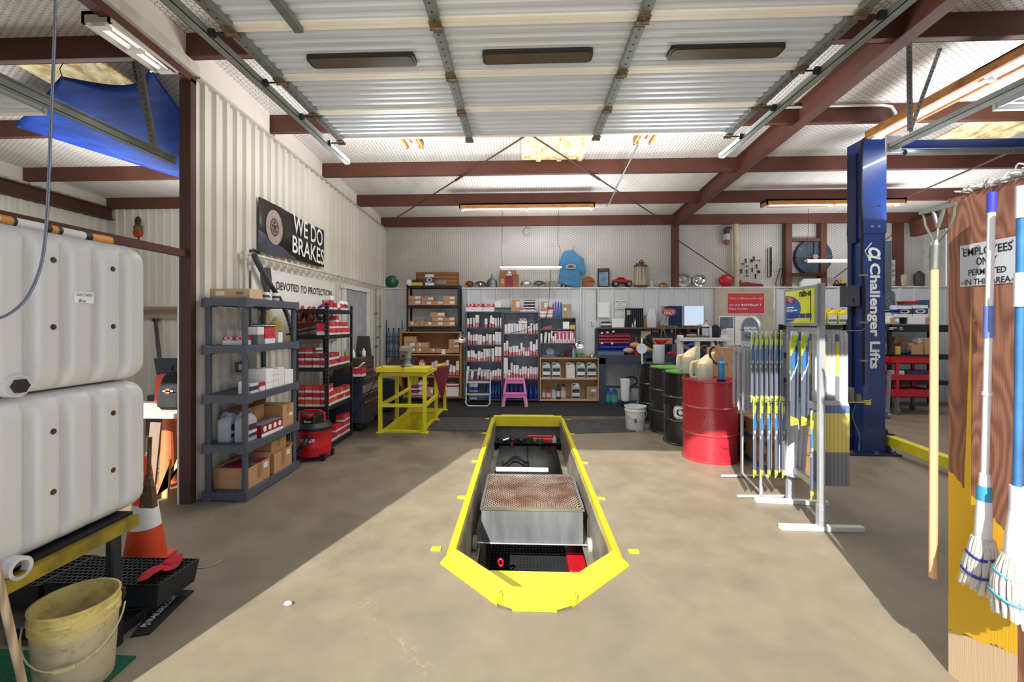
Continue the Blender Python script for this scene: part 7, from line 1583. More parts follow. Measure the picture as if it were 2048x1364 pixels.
a,b=PY(1294,616,9.15),PY(1311,655,9.15);m=MB();m.loft([[(a.x,9.13,ZS),(b.x,9.13,ZS),(b.x,9.22,ZS),(a.x,9.22,ZS)],[(a.x-.01,9.13,ZS+.2),(b.x+.01,9.13,ZS+.2),(b.x+.01,9.22,ZS+.2),(a.x-.01,9.22,ZS+.2)],[(a.x+.05,9.17,a.z),(b.x-.03,9.17,a.z),(b.x-.03,9.19,a.z),(a.x+.05,9.19,a.z)]]);tag(m.build('paper_sack',P('sack_white',(214,220,224),.7)),'pale crumpled bag standing beside the mirror','bag')
# wall notices
def wall_sheet(name,label,cat,u0,v0,u1,v1,mat,Y=9.272,lines=(),th=.003):
    a,b=PY(u0,v0,Y),PY(u1,v1,Y);w=(b.x-a.x)/2;h=(a.z-b.z)/2;t=thing(name,label,cat,((a.x+b.x)/2,Y,(a.z+b.z)/2));m=MB();m.box(-w,-th,-h,w,0,h);m.build('sheet',mat,t)
    for(s,cx,cz,wd,mt,bo)in lines:text(s,t,mt,(cx*w,-th-.0012,cz*h),FACE_CAM,width=wd*2*w,bold=bo)
    return t,w,h
wall_sheet('notice_sign','small white employees only notice on the lower back wall','sign',1230,600.5,1252,617.5,M_WHITE,lines=(('EMPLOYEES',0,.62,.86,M_INK,.01),('ONLY',0,.15,.4,M_INK,.01),('PERMITTED',0,-.35,.7,M_INK,0),('IN THIS AREA',0,-.75,.85,M_INK,0)))
wall_sheet('paper_sheet','blank white sheet taped to the wall above the red bins','sheet',1196,605,1219,635,M_PAPER)
# mirror with a decal
t,w,h=wall_sheet('wall_mirror','mirror with red oval lettering decal over the workbench','mirror',1322,612,1407,651,P('mirror_glass',(235,238,240),.02,1.0,var=0),Y=9.20,th=.01)
m=MB();n=28;m.add([(-w*.62+w*.34*math.cos(2*math.pi*i/n),-.012,h*.38+h*.42*math.sin(2*math.pi*i/n))for i in range(n)],[tuple(range(n))]);m.build('decal',P('decal_red',(176,56,66),.5),t,fix=False)
text('EMPLOYEES',t,M_INKW,(-w*.62,-.0135,h*.52),FACE_CAM,width=w*.5);text('ONLY',t,M_INKW,(-w*.62,-.0135,h*.27),FACE_CAM,width=w*.5,bold=.02)
# board with red poster
a,b=PY(1430,575,9.26),PY(1548,660,9.26);m=MB();m.box(a.x,9.255,1.0,b.x,9.285,2.33);tag(m.build('wall_board',P('dirty_board',(196,186,168),.7,var=.12,scale=3,dirt=.15)),'grimy cream board on the wall behind the red poster','board')
M_PINKP=P('poster_red',(206,56,74),.5,var=.05)
t,w,h=wall_sheet('poster','red diesel pickup poster on the cream board','poster',1455,586,1529,628.5,M_PAPER,Y=9.25);m=MB();m.box(-w*.985,-.004,-h*.93,w*.985,-.003,h*.97);m.build('print',M_PINKP,t)
text('Got a diesel pick-up?',t,P('poster_gold',(244,196,90),.5),(0,-.0052,h*.48),FACE_CAM,width=w*1.82,height=h*.28,bold=.02);text('Get Shell',t,M_INKW,(-w*.62,-.0052,-h*.12),FACE_CAM,width=w*.56,height=h*.17);text('ROTELLA T',t,M_INKW,(w*.30,-.0052,-h*.12),FACE_CAM,width=w*1.1,height=h*.18,bold=.03);text('Motor Oil Here',t,M_INKW,(-w*.42,-.0052,-h*.48),FACE_CAM,width=w*1.0,height=h*.17)
t,w,h=wall_sheet('calendar','wall calendar with a mountain photo beside the wiper rack','calendar',1438,632,1468,692,M_PAPER,Y=9.25);m=MB();m.box(-w*.9,-.005,h*.2,w*.9,-.003,h*.92);m.build('photo',P('photo_blue',(130,146,172),.4,var=.35,scale=5),t)
for i in range(5):
    for j in range(6):m=MB();m.box(-w*.85+i*w*.36,-.0045,-h*.9+j*h*.17,-w*.85+i*w*.36+w*.26,-.003,-h*.9+j*h*.17+h*.02);m.build('rule',P('rule_grey',(190,190,194),.6),t)
m=MB();wb2=PY(1495,640,9.24);m.box(PY(1470,640,9.24).x,9.24,PY(1470,690,9.24).z,PY(1512,640,9.24).x,9.248,PY(1470,632,9.24).z);tag(m.build('paper_sheet',M_PAPER),'white sheet pinned on the cream board behind the round-topped rack','sheet')
# tools on the bench back board
def hang(name,lab,cat,u,v,fn,mat,Y=9.22):
    p=PY(u,v,Y);m=MB();fn(m);o=m.build(name,mat,smooth=False);o.location=p;return tag(o,lab,cat)
hang('light_switch','cream switch box on the bench back board','switch',1288.5,669,lambda m:m.box(-.07,-.03,-.08,.07,.02,.08).box(-.012,-.04,-.03,.012,-.03,-.005),P('cream_box',(214,200,160),.5))
hang('pliers','orange handled pliers hung on the bench back board','pliers',1318,660,lambda m:m.bar((-.02,0,.12),(-.03,0,-.06),.02).bar((.02,0,.12),(.035,0,-.06),.02).bar((0,0,.1),(0,0,.19),.03,.012),P('orange_grip',(200,96,50),.5))
hang('tin_snips','steel tin snips beside the orange pliers','snips',1326,668,lambda m:m.bar((-.02,0,.1),(-.05,0,-.06),.018).bar((.01,0,.1),(.06,0,-.06),.018).bar((0,0,.08),(0,0,.17),.03,.01),M_STEEL)
hang('red_pouch','red and white pack hung on the bench shelf edge','pack',1297,659,lambda m:m.box(-.045,-.01,-.09,.045,.0,.09).box(-.02,-.03,-.06,.02,-.01,.02),C_RED)
hang('blue_cloth','small grey blue pouch hung beside the red pack','pouch',1309,659,lambda m:m.box(-.05,-.02,-.06,.05,.0,.07).ball((0,-.02,-.02),.04),P('pouch_grey',(130,146,166),.6))
hang('tape_roll','brown roll of tape on a peg of the bench board','tape',1329,654,lambda m:m.tube([(.04*math.cos(t_),0,.04*math.sin(t_))for t_ in[i*.5236 for i in range(12)]],.014,n=6,closed=True),P('tape_brown',(120,96,60),.5))
hang('pink_tag','salmon paper tag pinned to the bench board','tag',1343.5,661,lambda m:m.box(-.025,-.004,-.055,.025,0,.055),P('salmon_tag',(214,160,148),.6))
hang('hose_clamp','round steel clamp hung on the bench board','clamp',1354.5,660,lambda m:m.tube([(.035*math.cos(t_),0,.035*math.sin(t_))for t_ in[i*.5236 for i in range(12)]],.005,n=6,closed=True),M_STEEL)
hang('long_screwdriver','long thin screwdriver hung on the bench board','screwdriver',1351,672,lambda m:m.cyl((0,0,.14),(0,0,-.10),.006,n=6).cyl((0,0,.14),(0,0,.2),.014,n=8),M_STEEL)
hang('grease_cap','steel cup with handle standing on the rear bench step','cup',1351.5,683,lambda m:m.lathe([(.035,-.05),(.04,-.02),(.03,.03),(.012,.05)],n=12),M_STEEL)
hang('vise_grip','dark locking pliers hung by the red clamp','pliers',1359.5,656,lambda m:m.bar((0,0,.07),(.01,0,-.07),.03).bar((.02,0,.05),(.045,0,-.05),.015),M_BLACKM)
hang('red_tin','red tin on the bench back board','tin',1360.5,669,lambda m:m.lathe([(.03,-.04),(.03,.05),(.02,.06)],n=12),M_RED)
hang('red_cups','stacked dark red plastic cup on the bench shelf','cup',1377,655,lambda m:m.lathe([(.03,-.1),(.05,.0),(.055,.02)],n=14),P('cup_red',(160,76,72),.5),9.16)
hang('dark_red_cup','dark red cup hung at the end of the bench board','cup',1389.5,656,lambda m:m.lathe([(.045,-.04),(.045,.03),(.03,.05)],n=14),P('cup_red2',(170,54,56),.5))
hang('label_tin','black and white labelled tin on the bench','tin',1383,670,lambda m:m.lathe([(.09,-.06),(.095,-.05),(.095,.05),(.08,.06)],n=16),C_BLK,9.12)
for i,(u,r,hh,mt,lab)in enumerate(((1397,.022,.2,M_STEEL,'thin steel can on the bench under the mirror'),(1411,.07,.28,P('dark_can',(50,54,66),.4),'dark can with a white dome lid on the bench'),(1431,.075,.28,P('black_can',(34,38,46),.4),'black squat can at the board end of the bench'),(1421,.03,.24,M_PAPER,'slim white can between two dark ones on the bench'))):
    p=PY(u,680,9.05);m=MB();m.lathe([(r*.96,0),(r,.01),(r,hh*.85),(r*.6,hh*.95),(r*.3,hh)],n=18);o=tag(m.build('can',mt,smooth=True),lab,'can');o.location=(p.x,9.05,PY(1411,677,9.05).z)
    if i==1:m=MB();m.lathe([(r*1.0,hh*.84),(r*.9,hh*.95),(r*.3,hh*1.03),(0,hh*1.04)],n=18);m.build('lid',M_PAPER,o,smooth=True);m=MB();m.lathe([(r*1.02,hh*.2),(r*1.02,hh*.75)],n=18);m.build('label',P('glass_pale',(206,214,226),.3),o,fix=False)
# step at the back of the bench: wooden shelf and drawer set
a,b=PY(1304,676,9.0),PY(1345,688,9.0);m=MB();m.box(a.x,9.0,b.z,b.x,9.14,a.z);o=tag(m.build('wooden_block',P('tan_block',(190,140,104),.6),bevel=.004),'tan wooden block with knobs on the bench step','block')
for s in(.2,.8):m=MB();m.ball((a.x+(b.x-a.x)*s,8.995,(a.z+b.z)/2+.02),.01);m.build('knob',M_BLACK,o)
a,b=PY(1376,671,9.0),PY(1418,678.5,9.0);m=MB();m.box(a.x,8.98,b.z,b.x,9.15,a.z).box(a.x+.02,8.97,b.z+.01,b.x-.02,8.98,a.z-.01);tag(m.build('wooden_tray',P('grey_wood',(128,112,100),.7)),'grey wooden tray under the cans on the bench','tray')
a,b=PY(1344,689,9.05),PY(1372,712,9.05);t=thing('drawer_set','grey steel set of small drawers on the workbench','drawers',((a.x+b.x)/2,9.12,zt));w=(b.x-a.x)/2;h=a.z-zt;m=MB();m.box(-w,-.08,0,w,.08,h);m.build('body',P('drawer_grey',(150,156,164),.4,.3),t)
for j in range(5):m=MB();m.box(-w+.01,-.088,.01+h*j/5.1,w-.01,-.08,h*(j+.85)/5.1);m.build('drawer',P('drawer_slate',(120,126,138),.4,.3),t)
a,b=PY(1197,706,8.85),PY(1247,712,8.85);m=MB();m.box(a.x,8.78,zt,b.x,9.0,zt+.07).box(a.x+.03,8.775,zt+.012,b.x-.03,8.78,zt+.055);tag(m.build('flat_drawer',P('flat_slate',(96,110,132),.45),bevel=.004),'slate blue flat drawer box on the bookcase end of the bench','drawer box')
for i,(u,v,mt,lab)in enumerate(((1270,690,P('orange_bag',(214,160,96),.7),'orange paper bag on the bench behind the white paddle'),(1297,698,P('orange_bag',(214,160,96),.7),'orange glove lying behind the white cylinder'),(1257,701,P('salmon_bag',(206,160,150),.7),'salmon coloured pack at the end of the blue bins'))):
    p=PY(u,v,8.95);m=MB();m.ball((p.x,8.95,max(zt+.05,p.z)),.08,sc=(1.3,.6,.7));tag(m.build('bench_bag',mt,smooth=True),lab,'bag')
p=PY(1272,685,9.0);m=MB();m.cyl((p.x,9,zt),(p.x,9,zt+.05),.05,n=12).cyl((p.x,9,zt+.05),(p.x,9,p.z+.12),.012,n=8).ball((p.x,9,zt+.09),.045);tag(m.build('red_gauge',M_RED,smooth=True),'red bench gauge with a thin stem on the workbench','gauge')
p=PY(1338,706,8.85);m=MB();m.ball((p.x,8.85,zt+.04),.035).cyl((p.x,8.85,zt+.04),(p.x+.12,8.85,zt+.06),.018,n=8).box(p.x+.08,8.82,zt,p.x+.15,8.88,zt+.08);tag(m.build('red_gun',P('pink_red2',(190,60,80),.4)),'red and white blow gun on the front of the bench','tool')
p=PY(1369,697,8.9);m=MB();m.tube([(p.x-.10,8.9,zt+.12),(p.x-.03,8.9,zt+.17),(p.x+.06,8.9,zt+.13),(p.x+.09,8.9,zt+.03)],.045,n=12);tag(m.build('duct_elbow',P('duct_grey',(142,152,164),.4,.3),smooth=True),'grey bent duct elbow on the workbench','duct')
p=PY(1385,697,8.95);m=MB()
for i in range(4):m.tube([(p.x+(.15-.012*i)*math.cos(t_),8.95-.02*i,zt+.12+(.12-.01*i)*math.sin(t_))for t_ in[j*math.pi/12 for j in range(24)]],.013,n=6,closed=True)
tag(m.build('hose_coil',P('coil_blue',(32,78,170),.4),smooth=True),'coil of blue hose behind the oil jugs','hose')
p=PY(1408,697,8.95);m=MB()
for i in range(3):m.tube([(p.x+.07*math.cos(t_),8.93-.02*i,zt+.15+.05*math.sin(t_))for t_ in[j*math.pi/9 for j in range(18)]],.011,n=6,closed=True)
tag(m.build('orange_cord',P('coil_orange',(196,120,50),.5),smooth=True),'coil of orange cord beside the blue hose','cord')
# white plastic table frame in front of the bench
a,b=PY(1364,677,8.45),PY(1453,678,8.45);z=PY(1400,679,8.45).z;t=thing('white_table','white plastic bench table seen over the drums','table',((a.x+b.x)/2,8.5,0));w=(b.x-a.x)/2;m=MB();m.box(-w-.03,-.16,z-.03,w+.03,.16,z+.03);m.build('top',M_WHITE,t,bevel=.006)
for sx in(-w,-w*.38,w*.36,w):m=MB();m.box(sx-.045,-.14,0,sx+.045,-.07,z-.03)if sx not in(-w,w)else m.box(sx-.045,.0,0,sx+.045,.1,z+.08);m.build('leg',M_WHITE,t)
# bottles and bits below the bench
for(u,v0,v1,mt,lab)in((1217,772,805,P('teal_water',(40,120,170),.2,alpha=.9),'teal water jug under the bookcase end of the bench'),(1230,774,805,P('teal_water',(40,120,170),.2),'second teal water jug under the bench'),(1258,762,803,P('teal_dark',(30,110,110),.3),'dark teal bottle beside the white tube under the bench')):
    a,b=PY(u,v0,8.8),PY(u,v1,8.8);bottle_q('water_jug',lab,u-7,u+7,v0,.0,8.72,mt,P('cap_pale',(150,180,190),.4),P('lab_teal',(90,170,160),.5))
a,b=PY(1240,758,8.5),PY(1260,758,8.5);r=(b.x-a.x)/2;t=thing('tall_bin','white tapered tube bin with black foot under the workbench','bin',((a.x+b.x)/2,8.5,0));h=a.z;m=MB();m.lathe([(r*.62,.12),(r*.72,.13),(r*.98,h-.02),(r,h),(r*.9,h),(r*.6,.2)],n=20);m.build('tube',M_WHITE,t,smooth=True);m=MB();m.lathe([(r*.72,0),(r*.7,.12)],n=16);m.build('foot',M_BLACK,t)
for i,u in enumerate((1283,1294)):p=PY(u,790,8.0);m=MB();m.loft([[(p.x-.05,7.98,0),(p.x+.06,7.98,0),(p.x+.06,8.1,0),(p.x-.05,8.1,0)],[(p.x-.07,7.96,.12),(p.x+.08,7.96,.12),(p.x+.08,8.12,.12),(p.x-.07,8.12,.12)],[(p.x-.03,8.0,.26),(p.x+.04,8.0,.26),(p.x+.04,8.05,.26),(p.x-.03,8.05,.26)]]);tag(m.build('rag_bag',C_BLUEW),'blue and white plastic bag low behind the drums, %s of two'%ordn(i),'bag')
m=MB();p=PY(1262,757,8.75);m.tube(smooth_path([PY(1243,770,8.8),PY(1252,757,8.8),PY(1268,754,8.8),PY(1275,765,8.8),PY(1262,772,8.8)]),.022,n=6);tag(m.build('black_hose',M_RUBBER),'black hose looped under the workbench','hose')

# ================================================================ oil drums
def drum(label,x,y,r,h,mat,ring=None):
    t=thing('oil_drum',label,'drum',(x,y,0));m=MB();z=h
    prof=[(r*.965,0),(r*1.0,0),(r*1.0,.015),(r*.965,.022),(r*.965,h*.32),(r*.985,h*.327),(r*1.0,h*.335),(r*.985,h*.343),(r*.965,h*.35),(r*.965,h*.65),(r*.985,h*.657),(r*1.0,h*.665),(r*.985,h*.673),(r*.965,h*.68),(r*.965,h*.975),(r*1.0,h*.983),(r*1.0,h),(r*.965,h),(r*.965,h*.975),(0,h*.975)]
    m.lathe(prof,n=48);m.build('body',mat,t,smooth=True)
    m=MB();m.cyl((r*.6,0,h*.975),(r*.6,0,h*.995),.035,n=14);m.build('bung',M_GALV,t);m=MB();m.cyl((-r*.65,.05,h*.975),(-r*.65,.05,h*.99),.02,n=12);m.build('bung',M_GALV,t);return t
DH=.945;DR_=.315
k=NT('drum_red');k.b.inputs['Base Color'].default_value=lin((172,42,54));k.b.inputs['Roughness'].default_value=.3;k.b.inputs['Coat Weight'].default_value=.3;k.bump(k.noise(k.coord('Object'),12,3),.04);M_DR=k.m
M_DB=P('drum_black',(26,28,34),.25,var=.15,coat=.5)
zcd=lambda u,z:(lambda t:Vector(((z*t*_C-z*_S),z*t*_S+z*_C,0)))((u-PCX)/FOC)
p1=zcd(1419.5,5.30);p2=zcd(1374,6.0);p3=zcd(1341,6.62);p4=zcd(1315,7.26)
d1=drum('glossy red oil drum with two jugs and a blue pump on top',p1.x,p1.y,DR_,DH,M_DR)
d2=drum('black oil drum with a white round emblem behind the red drum',p2.x,p2.y,DR_,DH,M_DB)
d3=drum('scuffed black oil drum between the emblem drum and the last one',p3.x,p3.y,DR_,DH,P('drum_scuffed',(44,44,48),.3,var=.3,scale=3,coat=.3,dirt=.2))
d4=drum('black oil drum farthest back carrying a white cylinder',p4.x,p4.y,DR_,DH,M_DB)
# emblem on the second drum, wrapped on its side
def wrap(o,r,ang,z):
    for v in o.data.vertices:
        a_=v.co.x/r+ang;zz=v.co.y+z;dd_=r+.002+v.co.z;v.co=(dd_*math.cos(a_),dd_*math.sin(a_),zz)
def emblem(par,r,ang,z,w,h,mat,nm,dz=0.0):
    m=MB();n=6;
    for i in range(24):pass
    pts=[];N=40
    for i in range(N):t_=2*math.pi*i/N;c_,s_=math.cos(t_),math.sin(t_);pts.append((math.copysign(abs(c_)**.6,c_)*w,math.copysign(abs(s_)**.6,s_)*h,dz))
    m.add([(0,0,dz)]+pts,[(0,i+1,(i+1)%N+1)for i in range(N)]);o=m.build(nm,mat,par,fix=False);wrap(o,r,ang,z);return o
ang=math.atan2(-1,-.30)
emblem(d2,DR_*.965,rad(-127),.44,.082,.086,M_PAPER,'emblem');emblem(d2,DR_*.965,rad(-127),.44,.074,.078,M_DB,'emblem_ring',.001);emblem(d2,DR_*.965,rad(-127),.44,.068,.072,M_PAPER,'emblem',.002)
tx=text('C',d2,M_INK,(0,0,0),(0,0,0),width=.085,height=.105,bold=.05,depth=.003);wrap(tx,DR_*.965,rad(-127),.44)
# drum tops: green absorbent mats
for par,(x,y),lab in((d2,(p2.x,p2.y),'green pad on the emblem drum'),(d3,(p3.x,p3.y),'green pad on the scuffed drum')):
    m=MB();q_=random.Random(len(lab));n=16;pts=[((.28+.03*q_.random())*math.cos(2*math.pi*i/n),(.26+.04*q_.random())*math.sin(2*math.pi*i/n))for i in range(n)];m.prism(pts,0,.012,'z');o=tag(m.build('drum_pad',P('pad_green',(110,170,70),.7,var=.15)),lab,'pad');o.location=(x,y,DH+.001)
m=MB();m.prism([((.27)*math.cos(2*math.pi*i/14),.25*math.sin(2*math.pi*i/14))for i in range(14)],0,.01,'z');o=tag(m.build('drum_pad',P('pad_dark',(52,54,52),.8)),'dark oily pad on the farthest black drum','pad');o.location=(p4.x,p4.y,DH+.001)
# oil measuring jugs
k=NT('jug_translucent');sp=k.N('ShaderNodeSeparateXYZ',inp={0:k.coord('Generated')});k.L(k.mix(k.ramp(sp.outputs[2],.42,.60),lin((190,194,178)),lin((232,214,170))),k.b.inputs['Base Color']);k.b.inputs['Roughness'].default_value=.35;k.b.inputs['Subsurface Weight'].default_value=.2;M_MJ=k.m
def measure_jug(label,loc,s,rz):
    t=thing('measuring_jug',label,'jug',loc,rz);t.scale=(s,s,s);m=MB();n=24;rings=[]
    for r_,z in((.088,0),(.092,.01),(.098,.19),(.098,.205)):rings.append([(r_*math.cos(2*math.pi*i/n),r_*math.sin(2*math.pi*i/n),z)for i in range(n)])
    for f in(.35,.7,1.0):
        r_=.098-.052*f;rings.append([((.07*f)+r_*math.cos(2*math.pi*i/n),r_*math.sin(2*math.pi*i/n),.205+.095*f+.35*f*.35*(r_*math.cos(2*math.pi*i/n)))for i in range(n)])
    rings.append([(.105+.030*math.cos(2*math.pi*i/n),.030*math.sin(2*math.pi*i/n),.325+.3*.03*math.cos(2*math.pi*i/n))for i in range(n)])
    m.loft(rings,cap=True);m.build('body',M_MJ,t,smooth=True)
    m=MB();m.tube(smooth_path([(-.085,0,.04),(-.14,0,.05),(-.155,0,.10),(-.15,0,.19),(-.13,0,.215),(-.07,0,.225)],5),.018,n=10);m.build('handle',M_MJ,t,smooth=True);return t
Z0=DH*.976
jp=zcd(1408,5.22);measure_jug('cloudy plastic measuring jug on the red drum',(jp.x,jp.y,Z0+.001),1.05,rad(8));jp=zcd(1376,5.85);measure_jug('cloudy plastic measuring jug on the black emblem drum',(jp.x,jp.y,DH+.014),1.02,rad(15))
jp=zcd(1442.5,5.16);t=thing('hand_pump','bright blue hand pump with black base on the red drum','pump',(jp.x,jp.y,Z0+.001));MBP=P('pump_blue',(50,150,214),.3)
m=MB();m.lathe([(.046,0),(.046,.03),(.04,.032)],n=18);m.build('base',M_BLACK,t,smooth=True);m=MB();m.lathe([(.034,.03),(.036,.04),(.036,.20),(.042,.205),(.042,.225),(.03,.24),(.012,.25)],n=20);m.build('cylinder',MBP,t,smooth=True);m=MB();m.cyl((0,0,.24),(0,0,.27),.015,n=10).cyl((-.055,0,.215),(.07,0,.215),.012,n=8);m.build('fitting',MBP,t)
m=MB();m.tube(smooth_path([(-.05,0,.21),(-.10,0,.25),(-.13,0,.32),(-.115,0,.39),(-.08,0,.41)],5),.014,n=8);m.build('spout',M_BLACK,t,smooth=True)
# things behind the red drum
a,b=PY(1424,703,6.2),PY(1466,755,6.2);shipping_box('tan carton standing behind the blue pump',a.x+.02,b.x,6.2,6.42,.83,a.z+.05,tape=False);m=MB();m.box(a.x-.02,6.18,.0,b.x+.03,6.45,.83).box(a.x-.04,6.16,.76,b.x+.05,6.47,.83);tag(m.build('green_crate',P('crate_green',(36,128,84),.5),bevel=.008),'green crate under the tan carton behind the red drum','crate')
a,b=PY(1433,689,5.6),PY(1464,740,5.6);m=MB();m.bar(a,b,.055,.02,up=(0,1,0));m.cyl(a,a+(a-b).normalized()*.05,.018,n=10,mi=1);tag(m.build('wooden_brush',[P('pink_wood',(206,166,136),.6),M_BLACK]),'slanting tan wooden handle leaning behind the blue pump','handle')
m=MB();p=PY(1440,690,7.0)
for i,(u,v,mt,lab)in enumerate(((1398,690,M_BLACK,'dark spray head behind the jugs'),(1424,712,M_RED,'red capped bottle behind the blue pump'),(1430,722,P('cap_blue',(40,60,150),.4),'blue lidded bottle behind the blue pump'))):bottle_q('bottle',lab,u-5,u+5,v-8,zt+.0,8.72,P('btl_pale',(170,190,190),.4),mt)
# drum 4 items
jp=zcd(1317,7.2);t=thing('strainer_tube','white tall cylinder with red and black funnels on the far drum','tube',(jp.x,jp.y,DH+.012));m=MB();r=.092;m.lathe([(r*.95,0),(r,.01),(r*1.05,.30),(r*1.05,.305),(r*.98,.305),(r*.92,.02)],n=24);m.build('cylinder',P('milky_white',(206,214,224),.35),t,smooth=True)
m=MB();m.lathe([(.035,.26),(.05,.30),(.098,.36),(.104,.375),(.098,.375),(.05,.31)],c=(.04,0,0),n=22);o=tag(m.build('red_funnel',M_RED,smooth=True),'red funnel standing in the white cylinder on the far drum','funnel');o.location=t.location
for i,(dx,hh,an)in enumerate(((-.06,.42,.5),(-.10,.40,.9))):m=MB();a_=Vector((jp.x-.03,jp.y,DH+.2));b_=a_+Vector((-math.sin(an)*.30,-.03*i,math.cos(an)*.30));m.cyl(a_+(b_-a_)*.3,b_,.02,.045,n=12);tag(m.build('black_funnel',M_BLACK,smooth=True),'black funnel spout leaning out of the cylinder, %s of two'%ordn(i),'funnel')
p=zcd(1283.5,7.15);t=thing('paddle','white round paddle standing on the edge of the far drum','paddle',(p.x,p.y,DH+.001));m=MB();m.lathe([(0,-.006),(.085,-.006),(.085,.006),(0,.006)],n=24);m.build('disc',P('paddle_white',(214,220,228),.4),t,loc=(0,0,.25),rot=(rad(90),0,0));m=MB();m.cyl((0.01,0,0),(0,0,.17),.012,n=8).cyl((0,0,.33),(0,0,.42),.012,n=8);m.build('stem',M_WHITE,t)
# white pail
jp=PZ(1275,862);r=.155;t=thing('white_pail','white plastic pail with wire handle on the floor before the bench','pail',(jp.x,jp.y+.13,0));h=.355;m=MB();m.lathe([(r*.84,0),(r*.86,.008),(r*.97,h*.78),(r*1.03,h*.80),(r*1.03,h*.84),(r*.99,h*.86),(r*1.0,h*.93),(r*1.05,h*.95),(r*1.05,h),(r*.97,h),(r*.92,h*.7),(r*.80,.02),(0,.018)],n=36);m.build('body',P('pail_white',(222,224,226),.4,var=.05,dirt=.08),t,smooth=True)
m=MB();m.tube([(-r*1.04,0,h*.82)]+[(r*1.07*-math.cos(a_),-r*1.1*math.sin(a_)*.95,h*.82-.14*math.sin(a_))for a_ in[i*math.pi/12 for i in range(1,12)]]+[(r*1.04,0,h*.82)],.004,n=6);m.build('handle',M_GALV,t);m=MB();m.box(-.05,-r*.955-.004,h*.35,-.015,-r*.93,h*.52);m.build('label',P('lab_blue',(90,100,130),.5),t)

# ================================================================ wiper blade racks
M_RACK=P('rack_grey',(186,190,196),.38,.35,var=.04)
# packages: cards hang on hooks that run along x
k=NT('card_wiper');g=k.coord('Generated');sp=k.N('ShaderNodeSeparateXYZ',inp={0:g});oi=k.N('ShaderNodeObjectInfo').outputs['Random'];z=sp.outputs[2];y=sp.outputs[1]
sw=k.math('ADD',z,k.math('MULTIPLY',k.math('POWER',k.math('SUBTRACT',y,.1),2.0),-.35))
col=k.mix(k.math('GREATER_THAN',z,.60),lin((98,106,124)),lin((62,120,184)))
col=k.mix(k.math('GREATER_THAN',k.math('ADD',z,k.math('MULTIPLY',y,-.22)),.74),col,lin((206,224,70)))
bl=k.math('LESS_THAN',k.math('ABSOLUTE',k.math('SUBTRACT',y,k.math('MULTIPLY_ADD',z,.15,.42))),.13)
col=k.mix(k.math('MULTIPLY',bl,k.math('LESS_THAN',z,.84)),col,lin((44,50,66)))
arc=k.math('LESS_THAN',k.math('ABSOLUTE',k.math('SUBTRACT',z,k.math('MULTIPLY_ADD',y,.22,.50))),.018);col=k.mix(arc,col,lin((170,214,240)))
col=k.mix(k.math('LESS_THAN',z,k.math('MULTIPLY_ADD',y,-.05,.10)),col,lin((214,226,80)));col=k.mix(k.math('GREATER_THAN',z,.955),col,lin((228,230,232)))
k.L(col,k.b.inputs['Base Color']);k.b.inputs['Roughness'].default_value=.25;k.b.inputs['Coat Weight'].default_value=.4;M_WIP=k.m
k=NT('card_back_print');sp=k.N('ShaderNodeSeparateXYZ',inp={0:k.coord('Generated')});z=sp.outputs[2];mp=k.N('ShaderNodeMapping',inp={0:k.coord('Generated'),3:(3,6,30)});nz=k.noise(mp.outputs[0],3,2);col=k.mix(k.math('MULTIPLY',k.math('GREATER_THAN',nz,.56),.5),lin((206,206,214)),lin((110,112,128)));k.L(col,k.b.inputs['Base Color']);k.b.inputs['Roughness'].default_value=.4;M_WBK=k.m
k=NT('card_yellow');sp=k.N('ShaderNodeSeparateXYZ',inp={0:k.coord('Generated')});z=sp.outputs[2];col=k.mix(k.math('GREATER_THAN',z,.40),lin((126,130,138)),lin((234,214,110)));col=k.mix(k.math('GREATER_THAN',z,.86),col,lin((96,120,176)));col=k.mix(k.math('GREATER_THAN',z,.955),col,lin((190,192,196)));k.L(col,k.b.inputs['Base Color']);k.b.inputs['Roughness'].default_value=.3;M_WYL=k.m
k=NT('clear_sleeve');k.b.inputs['Base Color'].default_value=lin((176,176,188));k.b.inputs['Roughness'].default_value=.18;k.b.inputs['Alpha'].default_value=.75;k.bump(k.noise(k.coord('Object',(20,20,3)),3,3),.4);M_CLR=k.m
def pack(mat,w,h,th,blade=True):
    """a flat hanging wiper pack: card with a header hole tab and a raised blister over the blade"""
    m=MB();m.box(-th/2,-w/2,-h,th/2,w/2,-.035);m.prism([(-w/2,-.035),(w/2,-.035),(w*.35,0),(-w*.35,0)],-th/2,th/2,'x')
    if blade:m.prism([(-w*.22,-h+.03),(w*.22,-h+.03),(w*.30,-h*.5),(w*.22,-h*.12),(-w*.22,-h*.12)],th/2,th/2+.008,'x').prism([(-w*.22,-h+.03),(w*.22,-h+.03),(w*.30,-h*.5),(w*.22,-h*.12),(-w*.22,-h*.12)],-th/2-.008,-th/2,'x')
    return m
_pk={}
def put_pack(key,mat,w,h,th,loc,rz,label,group,name='wiper_pack',rx=0.0):
    if key not in _pk:o=pack(mat,w,h,th).build(name,mat);_pk[key]=o
    else:o=_pk[key].copy();COL.objects.link(o)
    o.location=loc;o.rotation_euler=(rx,0,rz);return tag(o,label,'wiper pack',group)
